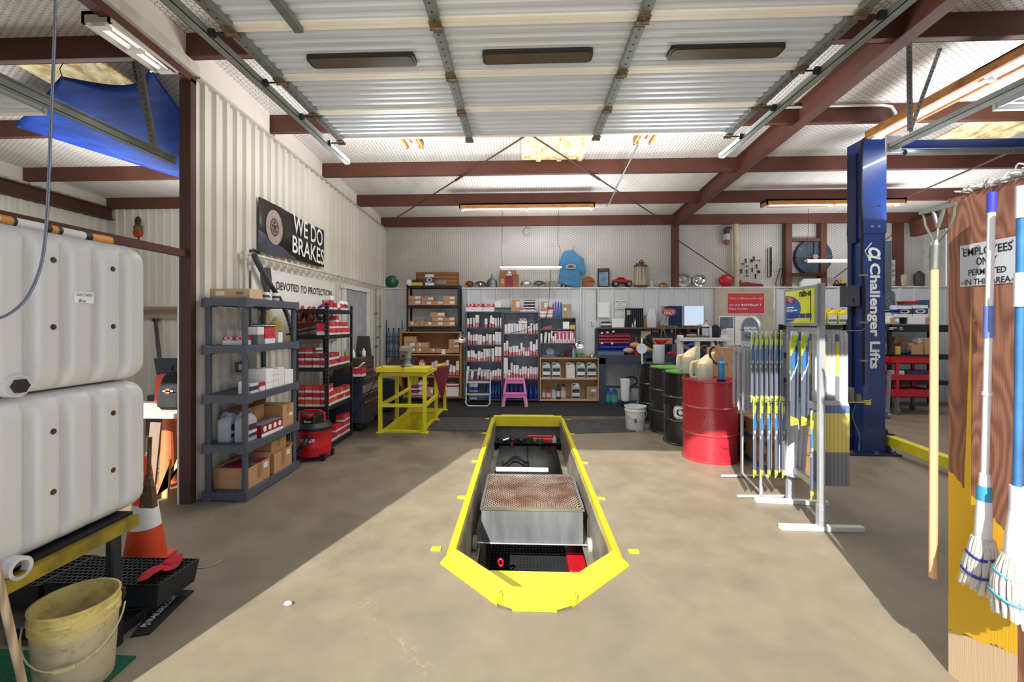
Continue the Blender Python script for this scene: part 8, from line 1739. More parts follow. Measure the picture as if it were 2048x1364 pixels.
# -- main rack
RXc=2.36;ra0,ra1=3.53,4.08
q_=PZ(1642,1060);q2=PZ(1580,1003)
A=Vector((q_.x,q_.y,0));B=Vector((q2.x,q2.y,0));dirv=(B-A).normalized();ZTOP=PY(1640,566,A.y).z
rk1=thing('wiper_rack','tall grey wiper blade rack with a yellow sign panel','rack',(0,0,0))
for P_,fl,fr_ in((A,PZ(1560,1058),PZ(1726,1062)),(B,PZ(1510,1003),PZ(1655,1010))):
    m=MB();m.bar(P_+Vector((0,0,.03)),P_+Vector((0,0,ZTOP)),.045,.03,up=(0,1,0));m.build('post',M_RACK,rk1);m=MB();m.bar(fl+Vector((0,0,.018)),fr_+Vector((0,0,.018)),.05,.034);m.build('foot',M_WHITE,rk1)
    m=MB();m.bar(P_+Vector((0,0,.03)),P_+Vector((0,0,.20)),.055,.042,up=(0,1,0))
    for z in(.08,.16):m.cyl(P_+Vector((0,-.023,z)),P_+Vector((0,-.028,z)),.007,n=8)
    m.build('sleeve',M_RACK,rk1)
for z in(PY(1640,662,A.y).z,.95,.32):
    m=MB();m.bar(A+Vector((0,0,z)),B+Vector((0,0,z)),.03,.05);m.build('cross_bar',M_RACK,rk1)
# sign panel between the posts
zs0,zs1=PY(1630,652,A.y).z,PY(1630,569,A.y).z;mid=(A+B)/2;Lp=(B-A).length;rzp=math.atan2(dirv.y,dirv.x)-math.pi/2
sgn=thing('rack_sign','yellow and blue wiper advertisement panel on top of the grey rack','sign',(mid.x-.03,mid.y,(zs0+zs1)/2),rzp);hp,wp=(zs1-zs0)/2,Lp/2+.03
m=MB();m.box(-.012,-wp,-hp,.012,wp,hp);m.build('board',P('panel_grey',(140,144,150),.5),sgn);M_LIME=P('sign_lime',(214,222,40),.4);M_SBL=P('sign_blue',(40,92,178),.4)
pw2,ph2=wp*.86,hp*.85;X_=-.0135;m=MB();m.box(X_,-pw2,-ph2,-.012,pw2,ph2);m.build('poster',M_LIME,sgn)
m=MB();pts=[(pw2,ph2*.75)]+[(pw2-1.15*pw2*math.cos(a_),-ph2*.12+ph2*.87*math.sin(a_))for a_ in[math.pi/2-i*math.pi/14 for i in range(15)]]+[(pw2,-ph2*.99)]
m.add([(X_-.001,y_,z_)for y_,z_ in pts],[tuple(range(len(pts)))]);m.build('print_disc',M_SBL,sgn,fix=False)
text('rain-x',sgn,M_INK,(X_-.002,-pw2*.42,ph2*.78),FACE_LEFT,width=pw2*.75,bold=.03)
text('50%',sgn,M_INKW,(X_-.003,pw2*.64,-ph2*.22),FACE_LEFT,width=pw2*.5,height=ph2*.15,bold=.02)
for y0_,y1_,z_ in((.88,.34,-.03),(.36,.10,-.22)):m=MB();m.box(X_-.003,pw2*y1_,ph2*(z_-.035),X_-.001,pw2*y0_,ph2*(z_+.035));m.build('print_line',M_INKW,sgn)
for i in range(4):m=MB();y_=pw2*.78-i*pw2*.42;m.box(X_-.003,y_-pw2*.36,-ph2*.70,X_-.001,y_,-ph2*.44);m.build('print_square',P('sign_navy',(36,50,130),.4),sgn)
for i in range(3):m=MB();m.tube([(X_-.003,pw2*.95-j*pw2*.09,ph2*(.34+.1*i)+.012*math.sin(j*.8))for j in range(8)],.006,n=5);m.build('print_wave',P('wave_red',(206,90,80),.4),sgn)
m=MB();m.box(X_-.002,-pw2*.80,-ph2*.95,X_-.001,-pw2*.76,ph2*.92);m.build('print_wiper',M_INK,sgn)
m=MB();m.box(X_-.003,-pw2*.5,-ph2*.78,X_-.001,pw2*.9,-ph2*.75);m.build('print_line',M_INKW,sgn)
# hooks and packs
def hook(par,p,dx,r=.0035,nm='hook'):
    m=MB();m.tube([p,p+Vector((dx,0,0)),p+Vector((dx*1.06,0,.02))],r,n=6);m.build(nm,M_CHROME,par)
zu=PY(1600,662,A.y).z;zl=PY(1600,815,A.y).z
UPZ=PY(1540,660,4.0).z
for(Y,z,dx)in((3.98,UPZ,-.44),(3.72,UPZ-.02,-.30),(3.98,.97,-.42),(3.72,.97,-.34),(3.70,UPZ,.40),(3.95,UPZ,.40),(3.66,.98,.42),(3.95,.98,.40)):
    hook(rk1,Vector((RXc,Y,z)),dx)
for i in range(7):put_pack('wl',M_WIP,.105,.63,.006,(2.03+.042*i,3.98,UPZ-.004),rad(-38),'yellow topped blue wiper pack, %s from the aisle on the upper hook'%ordn(i),'wiper packs on the upper hook')
for i in range(3):put_pack('wb',M_WBK,.075,.66,.006,(2.10+.07*i,3.995+.05,UPZ+.02),rad(-28),'white backed wiper pack showing behind the blue row, %s from the aisle'%ordn(i),'white backed packs')
for i in range(2):put_pack('wbig',M_WIP,.10,.76,.007,(2.20+.085*i,3.66,UPZ-.005),rad(-60),'large yellow and blue wiper pack hung on the near end, %s from the aisle'%ordn(i),'large wiper packs')
for ch in(('rain-x',2.2),('rain-x',2.285)):
    pass
for i in range(5):put_pack('wl2',M_WIP,.10,.70,.006,(2.04+.062*i,3.96,.966),rad(-40),'yellow tipped blue wiper pack, %s from the aisle on the lower hook'%ordn(i),'wiper packs on the lower hook')
put_pack('wl2',M_WIP,.075,.70,.006,(2.30,3.60,.92),rad(-40),'single thin wiper pack hung in front of the near post','wiper packs on the lower hook')
for i in range(2):put_pack('wb',M_WBK,.075,.66,.006,(2.20+.10*i,4.02,.95),rad(-50),'white printed wiper pack facing out below the sign, %s of two'%ordn(i),'white backed packs low')
for i in range(7):put_pack('wbr' if i%3!=1 else 'wyr',M_WBK if i%3!=1 else M_WYL,.075,.62,.006,(2.43+.034*i,3.74,UPZ-.002),rad(35),'wiper pack back, %s from the post, upper hook on the lift side'%ordn(i),'packs on the lift side upper hook')
for i in range(3):put_pack('wyr',M_WYL,.075,.62,.006,(2.34+.05*i,3.90,UPZ-.005),rad(45),'yellow wiper card, %s of three inside the rack frame'%ordn(i),'yellow cards inside the frame')
for i in range(7):put_pack('wy2',M_WYL,.085,.68,.008,(2.395+.031*i,3.66,.985),rad(50),'yellow and blue wiper card, %s from the post on the lower lift side hook'%ordn(i),'yellow cards on the lift side lower hook')
for i in range(3):put_pack('wbr2',M_WBK,.085,.68,.006,(2.40+.04*i,3.98,.93),rad(40+6*i),'white printed wiper card leaning low inside the frame, %s of three'%ordn(i),'white cards low in the frame',rx=.06)
# -- round-topped rack
a,b=PZ(1484,955),PZ(1522,996);t=thing('wiper_rack','round-topped grey wiper blade rack beside the red drum','rack',(0,0,0));A2=Vector((b.x,b.y,0));B2=Vector((a.x,a.y,0));ZT2=PY(1500,640,A2.y).z;d2v=(B2-A2);L2=d2v.length;ex=d2v.normalized()
pts=[A2+Vector((0,0,.02)),A2+Vector((0,0,ZT2-.10))]+[A2+ex*(L2/2-L2/2*math.cos(a_))+Vector((0,0,ZT2-.10+.13*math.sin(a_)))for a_ in[i*math.pi/12 for i in range(1,12)]]+[B2+Vector((0,0,ZT2-.10)),B2+Vector((0,0,.02))]
m=MB();m.tube(pts,.0155,n=12);m.build('frame',M_RACK,t,smooth=True)
for P_ in(A2,B2):m=MB();m.cyl(P_+Vector((-.22,0,.014)),P_+Vector((.28,.02,.014)),.014,n=10);m.build('foot',M_RACK,t)
m=MB();m.cyl(A2+Vector((0,0,.05)),B2+Vector((0,0,.05)),.012,n=8);m.build('cross_bar',M_RACK,t);m=MB();zb2_=PY(1500,692,A2.y).z;m.bar(A2+Vector((0,0,zb2_)),B2+Vector((0,0,zb2_)),.03,.05);m.build('hook_bar',M_RACK,t)
pl=[A2+ex*.012+Vector((0,0,zb2_+.03)),A2+ex*.012+Vector((0,0,ZT2-.10))]+[A2+ex*(L2/2-(L2/2-.012)*math.cos(a_))+Vector((0,0,ZT2-.10+.118*math.sin(a_)))for a_ in[i*math.pi/12 for i in range(1,12)]]+[B2-ex*.012+Vector((0,0,ZT2-.10)),B2-ex*.012+Vector((0,0,zb2_+.03))]
nrm=Vector((-ex.y,ex.x,0));m=MB();n=len(pl);m.add([p+nrm*.006 for p in pl]+[p-nrm*.006 for p in pl],[tuple(range(n)),tuple(reversed(range(n,2*n)))]+[(i,(i+1)%n,n+(i+1)%n,n+i)for i in range(n)]);m.build('panel',P('panel_slate',(98,116,140),.35,var=.12),t)
rz2=math.atan2(ex.y,ex.x)-math.pi/2;cm=(A2+B2)/2+nrm*.0085;tz=(zb2_+ZT2)/2
text('RAINGUARD',t,M_INKW,(cm.x,cm.y,tz+.03),(rad(90),0,rad(-90)+rz2),width=L2*.62,height=.055,bold=.03,depth=0);text('Wiper Blades',t,M_INK,(cm.x,cm.y,tz-.05),(rad(90),0,rad(-90)+rz2),width=L2*.55,height=.05,depth=0)
for j,f in enumerate((.25,.55,.82)):
    P_=A2+ex*(L2*f);hook(t,P_+Vector((0,0,zb2_-.02)),-.12);hook(t,P_+Vector((0,0,zb2_-.02)),.12)
    for i in range(3):put_pack('cl',M_CLR,.05,.62,.012,(P_.x-.11+.035*i,P_.y,zb2_-.024),rz2+rad(-12),'clear wiper sleeve, %s hook and place %s on the round-topped rack'%(ordn(j),ordn(i)),'clear wiper sleeves','wiper_sleeve')
    for i in range(2):put_pack('cl',M_CLR,.05,.62,.012,(P_.x+.03+.04*i,P_.y,zb2_-.024),rz2,'clear wiper sleeve on the far face, %s hook, place %s, round-topped rack'%(ordn(j),ordn(i)),'clear wiper sleeves','wiper_sleeve')
for j in range(2):
    for i in range(3):
        x0=2.50+.0*i;y0=4.72+.42*i;z0=.26*j;o=shipping_box('brown blue printed carton, %s along, %s layer, on the floor behind the racks'%(ordn(i),ordn(j)),2.62,3.05,y0,y0+.41,z0,z0+.255,mat=P('carton_olive',(150,116,80),.75,var=.12),paper=None,tape=True)
        m=MB();m.box(-.2165,-.2,.02,-.215,.2,.075);m.build('print_band',P('print_navy',(62,72,108),.6),o);m=MB();m.box(-.2165,-.06,.11,-.215,.02,.20);m.build('print_mark',M_INK,o)

# ================================================================ two post lift
M_LB=P('lift_blue',(32,58,122),.3,var=.06,scale=3,coat=.25);M_LBD=P('lift_navy',(34,44,84),.4,var=.06)
fl=PY(1726,900,5.6);frr=PY(1771,900,5.6);LX0,LX1=fl.x,frr.x;LY=5.60;ZLT=3.86
lf=thing('car_lift','blue two post car lift column with a yellow arm','lift',((LX0+LX1)/2,LY+.12,0));w=(LX1-LX0)/2
m=MB();m.box(-w,-.12,.012,w,-.10,ZLT).box(-w,-.10,.012,-w+.015,.12,ZLT).box(w-.015,-.10,.012,w,.12,ZLT).box(-w+.015,.105,.012,w-.015,.12,ZLT);m.build('column',M_LB,lf,bevel=.006)
m=MB();m.box(-w-.006,-.128,2.72,w+.006,-.12,ZLT+.02).box(-w-.012,-.13,2.66,-w,.13,ZLT+.02);m.build('extension_sleeve',M_LB,lf)
m=MB();m.box(-w-.03,.03,.012,-w,.10,ZLT-.15).box(-w-.035,-.05,2.62,-w-.012,.06,ZLT-.12);m.build('carriage_side',M_LBD,lf)
for z in(3.05,2.80):
    for s in(-.25,.35):m=MB();m.cyl((w*s,-.135,z),(w*s,-.128,z),.016,n=12);m.build('bolt',M_CHROME,lf)
m=MB();m.box(-w-.22,-.22,0,w+.12,.32,.016);m.build('base_plate',M_LBD,lf)
for x_,y_ in((-w-.17,-.17),(w+.07,-.17),(-w-.17,.25),(w+.07,.25),(-.02,-.18)):m=MB();m.cyl((x_,y_,.016),(x_,y_,.05),.012,n=8).cyl((x_,y_,.016),(x_,y_,.03),.022,n=6);m.build('anchor_bolt',M_GALV,lf)
m=MB();m.prism([(w,.016),(w+.16,.016),(w,.30)],-.03,-.015,'y');m.build('gusset',M_LBD,lf);m=MB();m.prism([(-w-.2,.016),(-w,.016),(-w,.22)],.02,.035,'y');m.build('gusset',M_LBD,lf)
m=MB();m.bar((w+.10,.0,.16),(w+.05,-1.15,.13),.10,.11);m.build('arm',M_YEL,lf);m=MB();m.box(w+.01,-.06,.10,w+.16,.12,.23).cyl((w+.10,.02,.09),(w+.10,.02,.27),.035,n=12);m.build('arm_pivot',M_BLACKM,lf)
m=MB();m.box(w-.02,-.135,1.98,w+.06,-.06,2.62);m.build('cover_strip',P('cover_grey',(84,92,108),.5),lf)
lft=text('Challenger Lifts',lf,M_INKW,(-.01,-.1225,1.70),(rad(90),rad(90),0),width=1.30,height=.16,bold=.03,depth=0);text('CL',lf,M_INKW,(-.0,-.1225,2.46),(rad(90),rad(90),0),width=.17,height=.15,bold=.05,shear=.3,depth=0)
m=MB();m.tube([(-w+.10+.0,-.122,2.60),(-w+.02,-.122,2.50),(-w+.06,-.122,2.42)],.006,n=5);m.build('logo_arc',M_INKW,lf)
# cross beam overhead
a,b=PY(1757,277,5.62),PY(1757,300,5.62);m=MB();m.box(w,-.04,a.z-.115,3.2,.0,a.z).box(w,-.06,a.z-.115,3.2,.02,a.z-.105);m.build('overhead_beam',M_LB,lf);m=MB();m.cyl((w+.25,-.1,a.z-.18),(3.2,-.1,a.z-.18),.035,n=12);m.build('sync_shaft',P('shaft_dark',(70,72,74),.5),lf)
# hydraulic hose, box, sockets
m=MB();hx_=-w-.02;m.tube(smooth_path([(hx_+.06,-.13,ZLT+.03),(hx_,-.14,ZLT-.05),(hx_-.02,-.14,3.2),(hx_,-.14,2.7),(hx_-.01,-.14,2.3),(hx_+.02,-.14,2.0),(hx_+.01,-.14,1.4),(hx_+.01,-.14,.85)],5),.014,n=8);m.build('hydraulic_hose',M_RUBBER,lf,smooth=True)
for z in(2.2,1.62,1.15):m=MB();m.box(hx_-.03,-.16,z-.01,hx_+.05,-.12,z+.01);m.build('hose_clip',M_GALV,lf)
cbp=PY(1693,592,5.35);t=thing('control_box','dark grey control box fixed to the side of the blue column','box',(LX0-.085,5.66,PY(1693,592,5.6).z));m=MB();m.box(-.07,-.05,-.13,.06,.12,.13);m.build('case',P('ctrl_grey',(66,68,80),.45),t,bevel=.006);m=MB();m.box(-.03,-.055,-.08,-.01,-.05,-.03);m.build('slot',M_INK,t)
m=MB();m.tube(smooth_path([(0,0,-.12),(-.04,0,-.25),(-.09,-.02,-.38),(-.06,0,-.44),(.03,0,-.43),(.08,.02,-.38)],5),.006,n=6);m.build('cable',M_RUBBER,t)
tr=PY(1700,803,5.55);tr.x=LX0-.12;t=thing('adapter_holder','yellow bracket holding steel lift adapters on the blue column','holder',(tr.x,5.57,tr.z));m=MB();m.box(-.16,-.06,-.01,.12,.03,.0).box(.08,-.07,-.03,.14,-.03,.02);m.build('bracket',M_YEL,t)
for i,(x_,hh)in enumerate(((-.14,.11),(-.06,.17),(.025,.09))):m=MB();m.lathe([(.034,0),(.036,.01),(.036,hh),(.028,hh),(.028,.02)],n=16);o=tag(m.build('lift_adapter',M_GALV,smooth=True),'%s steel adapter sleeve in the yellow bracket'%('short outer','tallest','short inner')[i],'adapter',None);o.location=(tr.x+x_,5.555,tr.z+.001)
m=MB();m.tube(smooth_path([(tr.x,5.56,tr.z-.02),(tr.x-.03,5.56,tr.z-.2),(tr.x+.03,5.54,tr.z-.4),(tr.x+.03,5.54,tr.z-.52)],5),.005,n=6).cyl((tr.x+.03,5.54,tr.z-.52),(tr.x+.03,5.54,tr.z-.60),.009,n=8);tag(m.build('air_line',P('steel_line',(130,126,116),.5)),'thin air line hanging under the yellow bracket','line')

# ================================================================ storage racks at the back of the lift bay
SY=8.70;xa_,xb_=PY(1590,650,SY).x,PY(1905,650,SY).x
sr=thing('storage_rack','long black storage rack along the back of the lift bay','rack',((xa_+xb_)/2,SY+.25,0));hx=(xb_-xa_)/2
for v0,v1 in((650,664),(709,719),(762,770)):
    z1,z0=PY(1750,v0,SY).z,PY(1750,v1,SY).z;m=MB();m.box(-hx,-.25,z0,hx,.25,z1);m.build('shelf_deck',M_BLACKM,sr)
ztop=PY(1750,649,SY).z
for x_ in(-hx,-hx*.36,hx*.22,hx):m=MB();m.box(x_-.03,-.25,0,x_+.03,-.2,ztop).box(x_-.03,.2,0,x_+.03,.25,ztop);m.build('post',M_BLACKM,sr)
q_=PY(1786,657,SY);xq=q_.x-(xa_+xb_)/2
for dz_,l_ in((.012,.14),(-.014,.07)):m=MB();m.box(xq-.07,-.2515,q_.z+dz_-.006,xq-.07+l_,-.25,q_.z+dz_+.006);m.build('print_line',M_INKW,sr)
m=MB();m.tube([(xq+.15+.025*math.cos(a_),-.251,q_.z+.025*math.sin(a_))for a_ in[i*.6283 for i in range(10)]],.004,n=5,closed=True);m.build('print_ring',M_INKW,sr)
zA_,zB_,zD_=ztop+.012,PY(1750,709,SY).z+.001,PY(1750,762,SY).z+.001
MYJ=P('jug_yellow',(232,206,36),.35,var=.04);LY_=carton('jug_label_yellow',(220,222,214),(80,110,150),.1,.4,ink=(60,60,60),inkamt=.5,logo=False)
for i,(u0_,u1_)in enumerate(((1634,1655),(1656,1677),(1678,1699))):
    a,b=PY(u0_,630,SY+.03),PY(u1_,630,SY+.03);jug('oil_jug','yellow oil jug, %s from the wiper rack on the black storage rack'%ordn(i),((a.x+b.x)/2,SY+.12,zA_),b.x-a.x-.006,.14,PY(1660,617,SY+.03).z-zA_,MYJ,M_BLACK,0,LY_,'yellow oil jugs')
for(u0_,u1_,vt,vb,m_,lab,Y_,z_)in((1781,1799,638,650,C_CARDL,'kraft carton with white label beside the white jug',SY+.04,zA_),(1817,1851,637,650,C_WHITE,'long white carton with faint print on the storage rack',SY+.04,zA_),(1852,1870,637,650,C_CARD,'plain kraft carton behind the wooden handle',SY+.04,zA_),
    (1795,1824,613,636,C_PIC,'white carton with a dark pictured part on the storage rack',SY+.05,zA_+.125),(1826,1856,611,635,C_PIC,'carton with a blue round picture on the storage rack',SY+.05,zA_+.125),(1783,1796,612,636,C_BLUEW,'narrow blue lettered carton on the storage rack',SY+.05,zA_+.125),
    (1789,1810,667,680,C_CARD,'kraft carton with hand hole high on the middle deck',SY+.3,zB_+.20),(1805,1828,677,690,C_CARD,'kraft carton second row on the middle deck',SY+.2,zB_+.10),(1818,1832,677,688,C_WHITE,'white carton with dark mark on the middle deck',SY+.15,zB_+.10),(1824,1846,689,708,C_CARD,'wide orange kraft carton on the middle deck',SY+.04,zB_),(1850,1870,677,708,C_CARD,'tall kraft carton with recycling mark on the middle deck',SY+.04,zB_),(1836,1868,667,677,C_WHITE,'long pale carton on top of the kraft ones',SY+.1,zB_+.22),(1833,1850,677,688,C_CARD,'kraft carton tucked under the long pale one',SY+.1,zB_+.11),
    (1762,1779,722,733,C_CARD,'kraft carton on the lowest deck beside the blue column',SY+.05,zD_+.17),(1760,1776,745,760,C_CARDL,'labelled kraft carton on the lowest deck beside the blue column',SY+.05,zD_)):
    a,b=PY(u0_,vt,Y_),PY(u1_,vb,Y_);cbox(lab,m_,a.x,b.x,Y_,Y_+.14,z_,z_+(a.z-b.z),'parts_carton')
for(u0_,u1_,mt,lm,lab)in((1768,1791,P('jug_white',(224,222,216),.4),L_W,'white oil jug beside the blue lift column'),(1757,1768,P('jug_dark',(58,62,70),.4),L_OIL,'dark jug half hidden by the blue lift column')):
    a,b=PY(u0_,630,SY+.03),PY(u1_,630,SY+.03);jug('oil_jug',lab,((a.x+b.x)/2,SY+.12,zA_),b.x-a.x-.006,.14,PY(1660,619,SY+.03).z-zA_,mt,M_BLACK,0,lm)
for i,u in enumerate((1765.5,1777.5)):bottle_q('quart_bottle','grey quart bottle with red cap, %s from the blue column'%ordn(i),u-5.5,u+5.5,683,zB_,SY+.03,P('btl_grey',(120,122,128),.4),M_RED,P('lab_red',(180,60,60),.5))
m=MB();p=PY(1807,705,SY+.1);m.ball((p.x,SY+.1,zB_+.035),.07,sc=(2.4,.8,.5)).ball((p.x+.12,SY+.1,zB_+.05),.06,sc=(1.2,.8,.8));tag(m.build('blue_tarp_bundle',P('bundle_blue',(40,62,120),.6,var=.3,scale=20),smooth=True),'bundled blue cloth on the middle deck of the storage rack','cloth')
m=MB();p=PY(1795,698,SY+.1);m.lathe([(.05,0),(.05,.14),(.04,.15)],c=(p.x,SY+.1,zB_),n=14);tag(m.build('yellow_tin',P('tin_yellow',(214,190,70),.4),smooth=True),'yellow and white tin on the middle deck','tin')
# galvanised can, tray, tubs on top
a,b=PY(1762,575,SY+.12),PY(1796,612,SY+.12);r=(b.x-a.x)/2;t=thing('galvanised_can','mottled galvanised can with rusty top on the storage rack','can',((a.x+b.x)/2,SY+.22,zA_+.26));h=PY(1780,590,SY+.1).z-zA_-.26+.09;m=MB();m.lathe([(r*.95,0),(r,.01),(r,h*.85),(r*.98,h*.88)],n=24,sy=.8);m.build('body',P('mottled_zinc',(140,150,156),.4,.6,var=.35,scale=24),t,smooth=True);m=MB();m.lathe([(r,h*.86),(r*.8,h*.97),(r*.4,h*1.02),(.04,h*1.05),(.04,h*1.12)],n=24,sy=.8).tube([(-.07,0,h*1.02),(-.06,0,h*1.14),(.06,0,h*1.14),(.07,0,h*1.02)],.008,n=6);m.build('top',P('rust',(122,84,62),.7,var=.25),t,smooth=True)
a,b=PY(1750,612,SY+.1),PY(1800,616,SY+.1);m=MB();m.box(a.x,SY+.05,zA_+.235,b.x+.1,SY+.4,zA_+.255);m.box(b.x+.06,SY+.06,zA_,b.x+.09,SY+.38,zA_+.235);tag(m.build('small_shelf',M_BLACKM),'thin black shelf under the galvanised can','shelf')
def tub(name,lab,u0_,u1_,vt,vb,mt,Y_,z_):a,b=PY(u0_,vt,Y_),PY(u1_,vb,Y_);w_=(b.x-a.x)/2;h_=a.z-b.z;m=MB();m.frustum(((a.x+b.x)/2,Y_+.1),z_,z_+h_*.8,w_*.85,.08,w_*.97,.095);m.box((a.x+b.x)/2-w_,Y_,z_+h_*.8,(a.x+b.x)/2+w_,Y_+.2,z_+h_);return tag(m.build(name,mt),lab,'tub')
tub('blue_tub','shallow pale blue tub on the storage rack',1797,1850,602,609,P('tub_blue',(96,152,176),.4),SY+.06,zA_+.30);tub('red_tub','small red tub standing on the pale blue one',1809,1838,595,601.5,M_RED,SY+.06,zA_+.375);tub('teal_tub','blue tub with red lid behind the wooden handle',1849,1870,592,609,P('tub_teal',(40,100,140),.4),SY+.08,zA_+.30)
# ledge pieces beyond the lift
t,w_,h_=wall_sheet('price_sign','old tin beer price sign leaning behind the blue column','sign',1754,520,1793,571,P('sign_pale',(206,204,204),.5,var=.1),Y=9.33,th=.008)
text('Coors',t,P('script_red',(178,60,60),.5),(0.06,-.0095,h_*.18),FACE_CAM,width=w_*1.7,height=h_*.36,shear=.35,bold=.01);text('8-pks',t,M_INK,(.03,-.0095,-h_*.50),FACE_CAM,width=w_*.7,height=h_*.10);text('LIGHT',t,M_INK,(.04,-.0095,-h_*.22),FACE_CAM,width=w_*1.3,height=h_*.2);text('8.59',t,P('script_red',(178,60,60),.5),(.05,-.0095,-h_*.78),FACE_CAM,width=w_*1.3,height=h_*.28);m=MB();m.add([(-w_*.7,-.0092,h_*.5),(w_*.9,-.0092,h_*.5),(w_*.3,-.0092,h_*.92),(-w_*.2,-.0092,h_*.75)],[(0,1,2,3)]);m.build('print_mountain',P('sign_slate',(150,164,184),.5),t,fix=False)
for(u0_,u1_,vt,mt,lab)in((1793,1814,545,P('stone_cream',(206,192,166),.5),'cream stoneware jug on the ledge beside the sign'),(1828,1849,542,P('dark_zinc',(92,88,86),.5,.4),'dark metal lidded pail on the ledge past the column')):
    a,b=PY(u0_,vt,YL-.03),PY(u1_,vt,YL-.03);r=(b.x-a.x)/2;h_=a.z-ZL2;m=MB();m.lathe([(r*.85,0),(r*.9,.01),(r,h_*.7),(r*.95,h_*.78),(r*.45,h_*.92),(r*.3,h_*.94),(r*.3,h_)],c=((a.x+b.x)/2,YL-.03,ZL2),n=22,sy=.7);tag(m.build('stoneware_jug' if u0_<1800 else 'lidded_pail',mt,smooth=True),lab,'jug' if u0_<1800 else 'pail')
# red service cart
a,b=PY(1775,718,8.0),PY(1880,805,8.0);t=thing('service_cart','red three shelf service cart on casters in the lift bay','cart',(0,0,0));cx0,cx1=PY(1783,760,8.0).x,PY(1875,760,8.0).x;M_CR=P('cart_red',(196,24,44),.35,var=.05)
for v0,v1 in((717,728),(749,762),(779,795)):
    z1,z0=PY(1820,v0,8.0).z,PY(1820,v1,8.0).z;m=MB();m.box(cx0,8.0,z0,cx1,8.45,z0+.012).box(cx0,8.0,z0,cx1,8.012,z1).box(cx0,8.438,z0,cx1,8.45,z1).box(cx0,8.012,z0,cx0+.012,8.438,z1).box(cx1-.012,8.012,z0,cx1,8.438,z1);m.build('tray',M_CR,t)
ztc=PY(1820,717,8.0).z;zbc=PY(1820,795,8.0).z
for x_ in(cx0+.10,cx1-.05):
    for y_ in(8.0,8.42):m=MB();m.box(x_-.025,y_-.006,zbc,x_+.025,y_+.03,ztc);m.build('post',M_CR,t);m=MB();m.cyl((x_-.015,y_+.01,.055),(x_+.015,y_+.01,.055),.055,n=16).box(x_-.025,y_-.01,.055,x_+.025,y_+.03,zbc);m.build('caster',P('caster_grey',(120,116,116),.5),t)
m=MB();m.prism([(cx0-.09,ztc-.02),(cx0+.02,ztc-.02),(cx0+.02,ztc-.12)],8.05,8.40,'y');m.build('handle',M_CR,t)
z1=PY(1820,762,8.0).z+.014;p=PY(1812,750,8.1);m=MB();m.frustum((p.x+.25,8.22),z1,z1+.15,.24,.14,.26,.15);tag(m.build('plastic_bin',P('bin_navy',(70,84,130),.3,alpha=.85)),'blue plastic bin on the middle tray of the red cart','bin');cbox('white and grey carton beside the blue bin on the red cart',C_WHITE,p.x-.22,p.x-.06,8.06,8.2,z1,z1+.16,'parts_carton')
z1=PY(1820,795,8.0).z+.014;p=PY(1830,780,8.1);m=MB();m.box(p.x-.12,8.08,z1,p.x+.12,8.25,z1+.09).tube([(p.x-.18,8.1,z1+.04),(p.x-.1,8.1,z1+.12),(p.x+.05,8.1,z1+.10),(p.x+.16,8.1,z1+.05)],.012,n=6);tag(m.build('tool_roll',P('roll_mix',(150,120,150),.6,var=.4,scale=20)),'bundle of tools on the bottom tray of the red cart','tools')
# grey trolley frame and a second low cart behind the column
a=PY(1775,735,7.7);m=MB();x_=a.x;m.bar((x_,7.7,.12),(x_+.03,7.7,.80),.05,.03).bar((x_-.35,7.7,.13),(x_+.02,7.7,.13),.06,.05);m.cyl((x_-.03,7.69,.05),(x_+.01,7.69,.05),.05,n=14);tag(m.build('trolley_frame',P('trolley_grey',(150,158,170),.4,.3)),'grey trolley frame with a caster beside the red cart','trolley')
p=PZ(1672,812);m=MB();m.cyl((p.x-.03,p.y,.065),(p.x+.03,p.y,.065),.065,n=18).cyl((p.x-.035,p.y,.065),(p.x+.035,p.y,.065),.02,n=10,mi=1);tag(m.build('jack_wheel',[P('wheel_slate',(70,80,100),.5),M_CHROME]),'dark wheel on the floor behind the yellow wiper cards','wheel')
a,b=PY(1640,757,8.5),PY(1698,800,8.5);m=MB();m.box(a.x,8.2,.12,b.x,8.66,.42).box(a.x-.02,8.18,.42,b.x+.02,8.68,.47,1).box(a.x+.05,8.25,0,a.x+.15,8.6,.12).box(b.x-.15,8.25,0,b.x-.05,8.6,.12);tag(m.build('low_cart',[P('cart_dark',(50,46,52),.5),M_CR]),'low dark chest with red top behind the wiper rack','chest')
# ================================================================ near corner under the tanks
bp=zcd(152,1.98);k=NT('bucket_yellowed');sp=k.N('ShaderNodeSeparateXYZ',inp={0:k.coord('Object')});nz=k.noise(k.coord('Object',(1,1,1.6)),9,8,.7);n2_=k.noise(k.coord('Object'),22,5,.65);col=k.mix(k.ramp(sp.outputs[2],.22,.31),lin((192,182,150)),lin((222,200,122)));col=k.mix(k.math('MULTIPLY',k.ramp(nz,.5,.68),.6),col,lin((128,106,66)));col=k.mix(k.math('MULTIPLY',k.ramp(n2_,.58,.7),.4),col,lin((96,84,66)));k.L(col,k.b.inputs['Base Color']);k.b.inputs['Roughness'].default_value=.45;M_BKT=k.m;r=.15;h=.37
t=thing('plastic_bucket','dirty yellowed plastic bucket with a wire handle on green matting','bucket',(bp.x,bp.y,.012))
m=MB();m.lathe([(r*.86,0),(r*.88,.008),(r*.985,h*.76),(r*1.03,h*.765),(r*1.03,h*.80),(r*.995,h*.81),(r*1.0,h*.86),(r*1.04,h*.865),(r*1.04,h*.89),(r*1.0,h*.90),(r*1.01,h*.97),(r*1.04,h*.985),(r*1.04,h),(r*.98,h),(r*.95,h*.9),(r*.84,.02),(0,.015)],n=48);m.build('body',M_BKT,t,smooth=True)
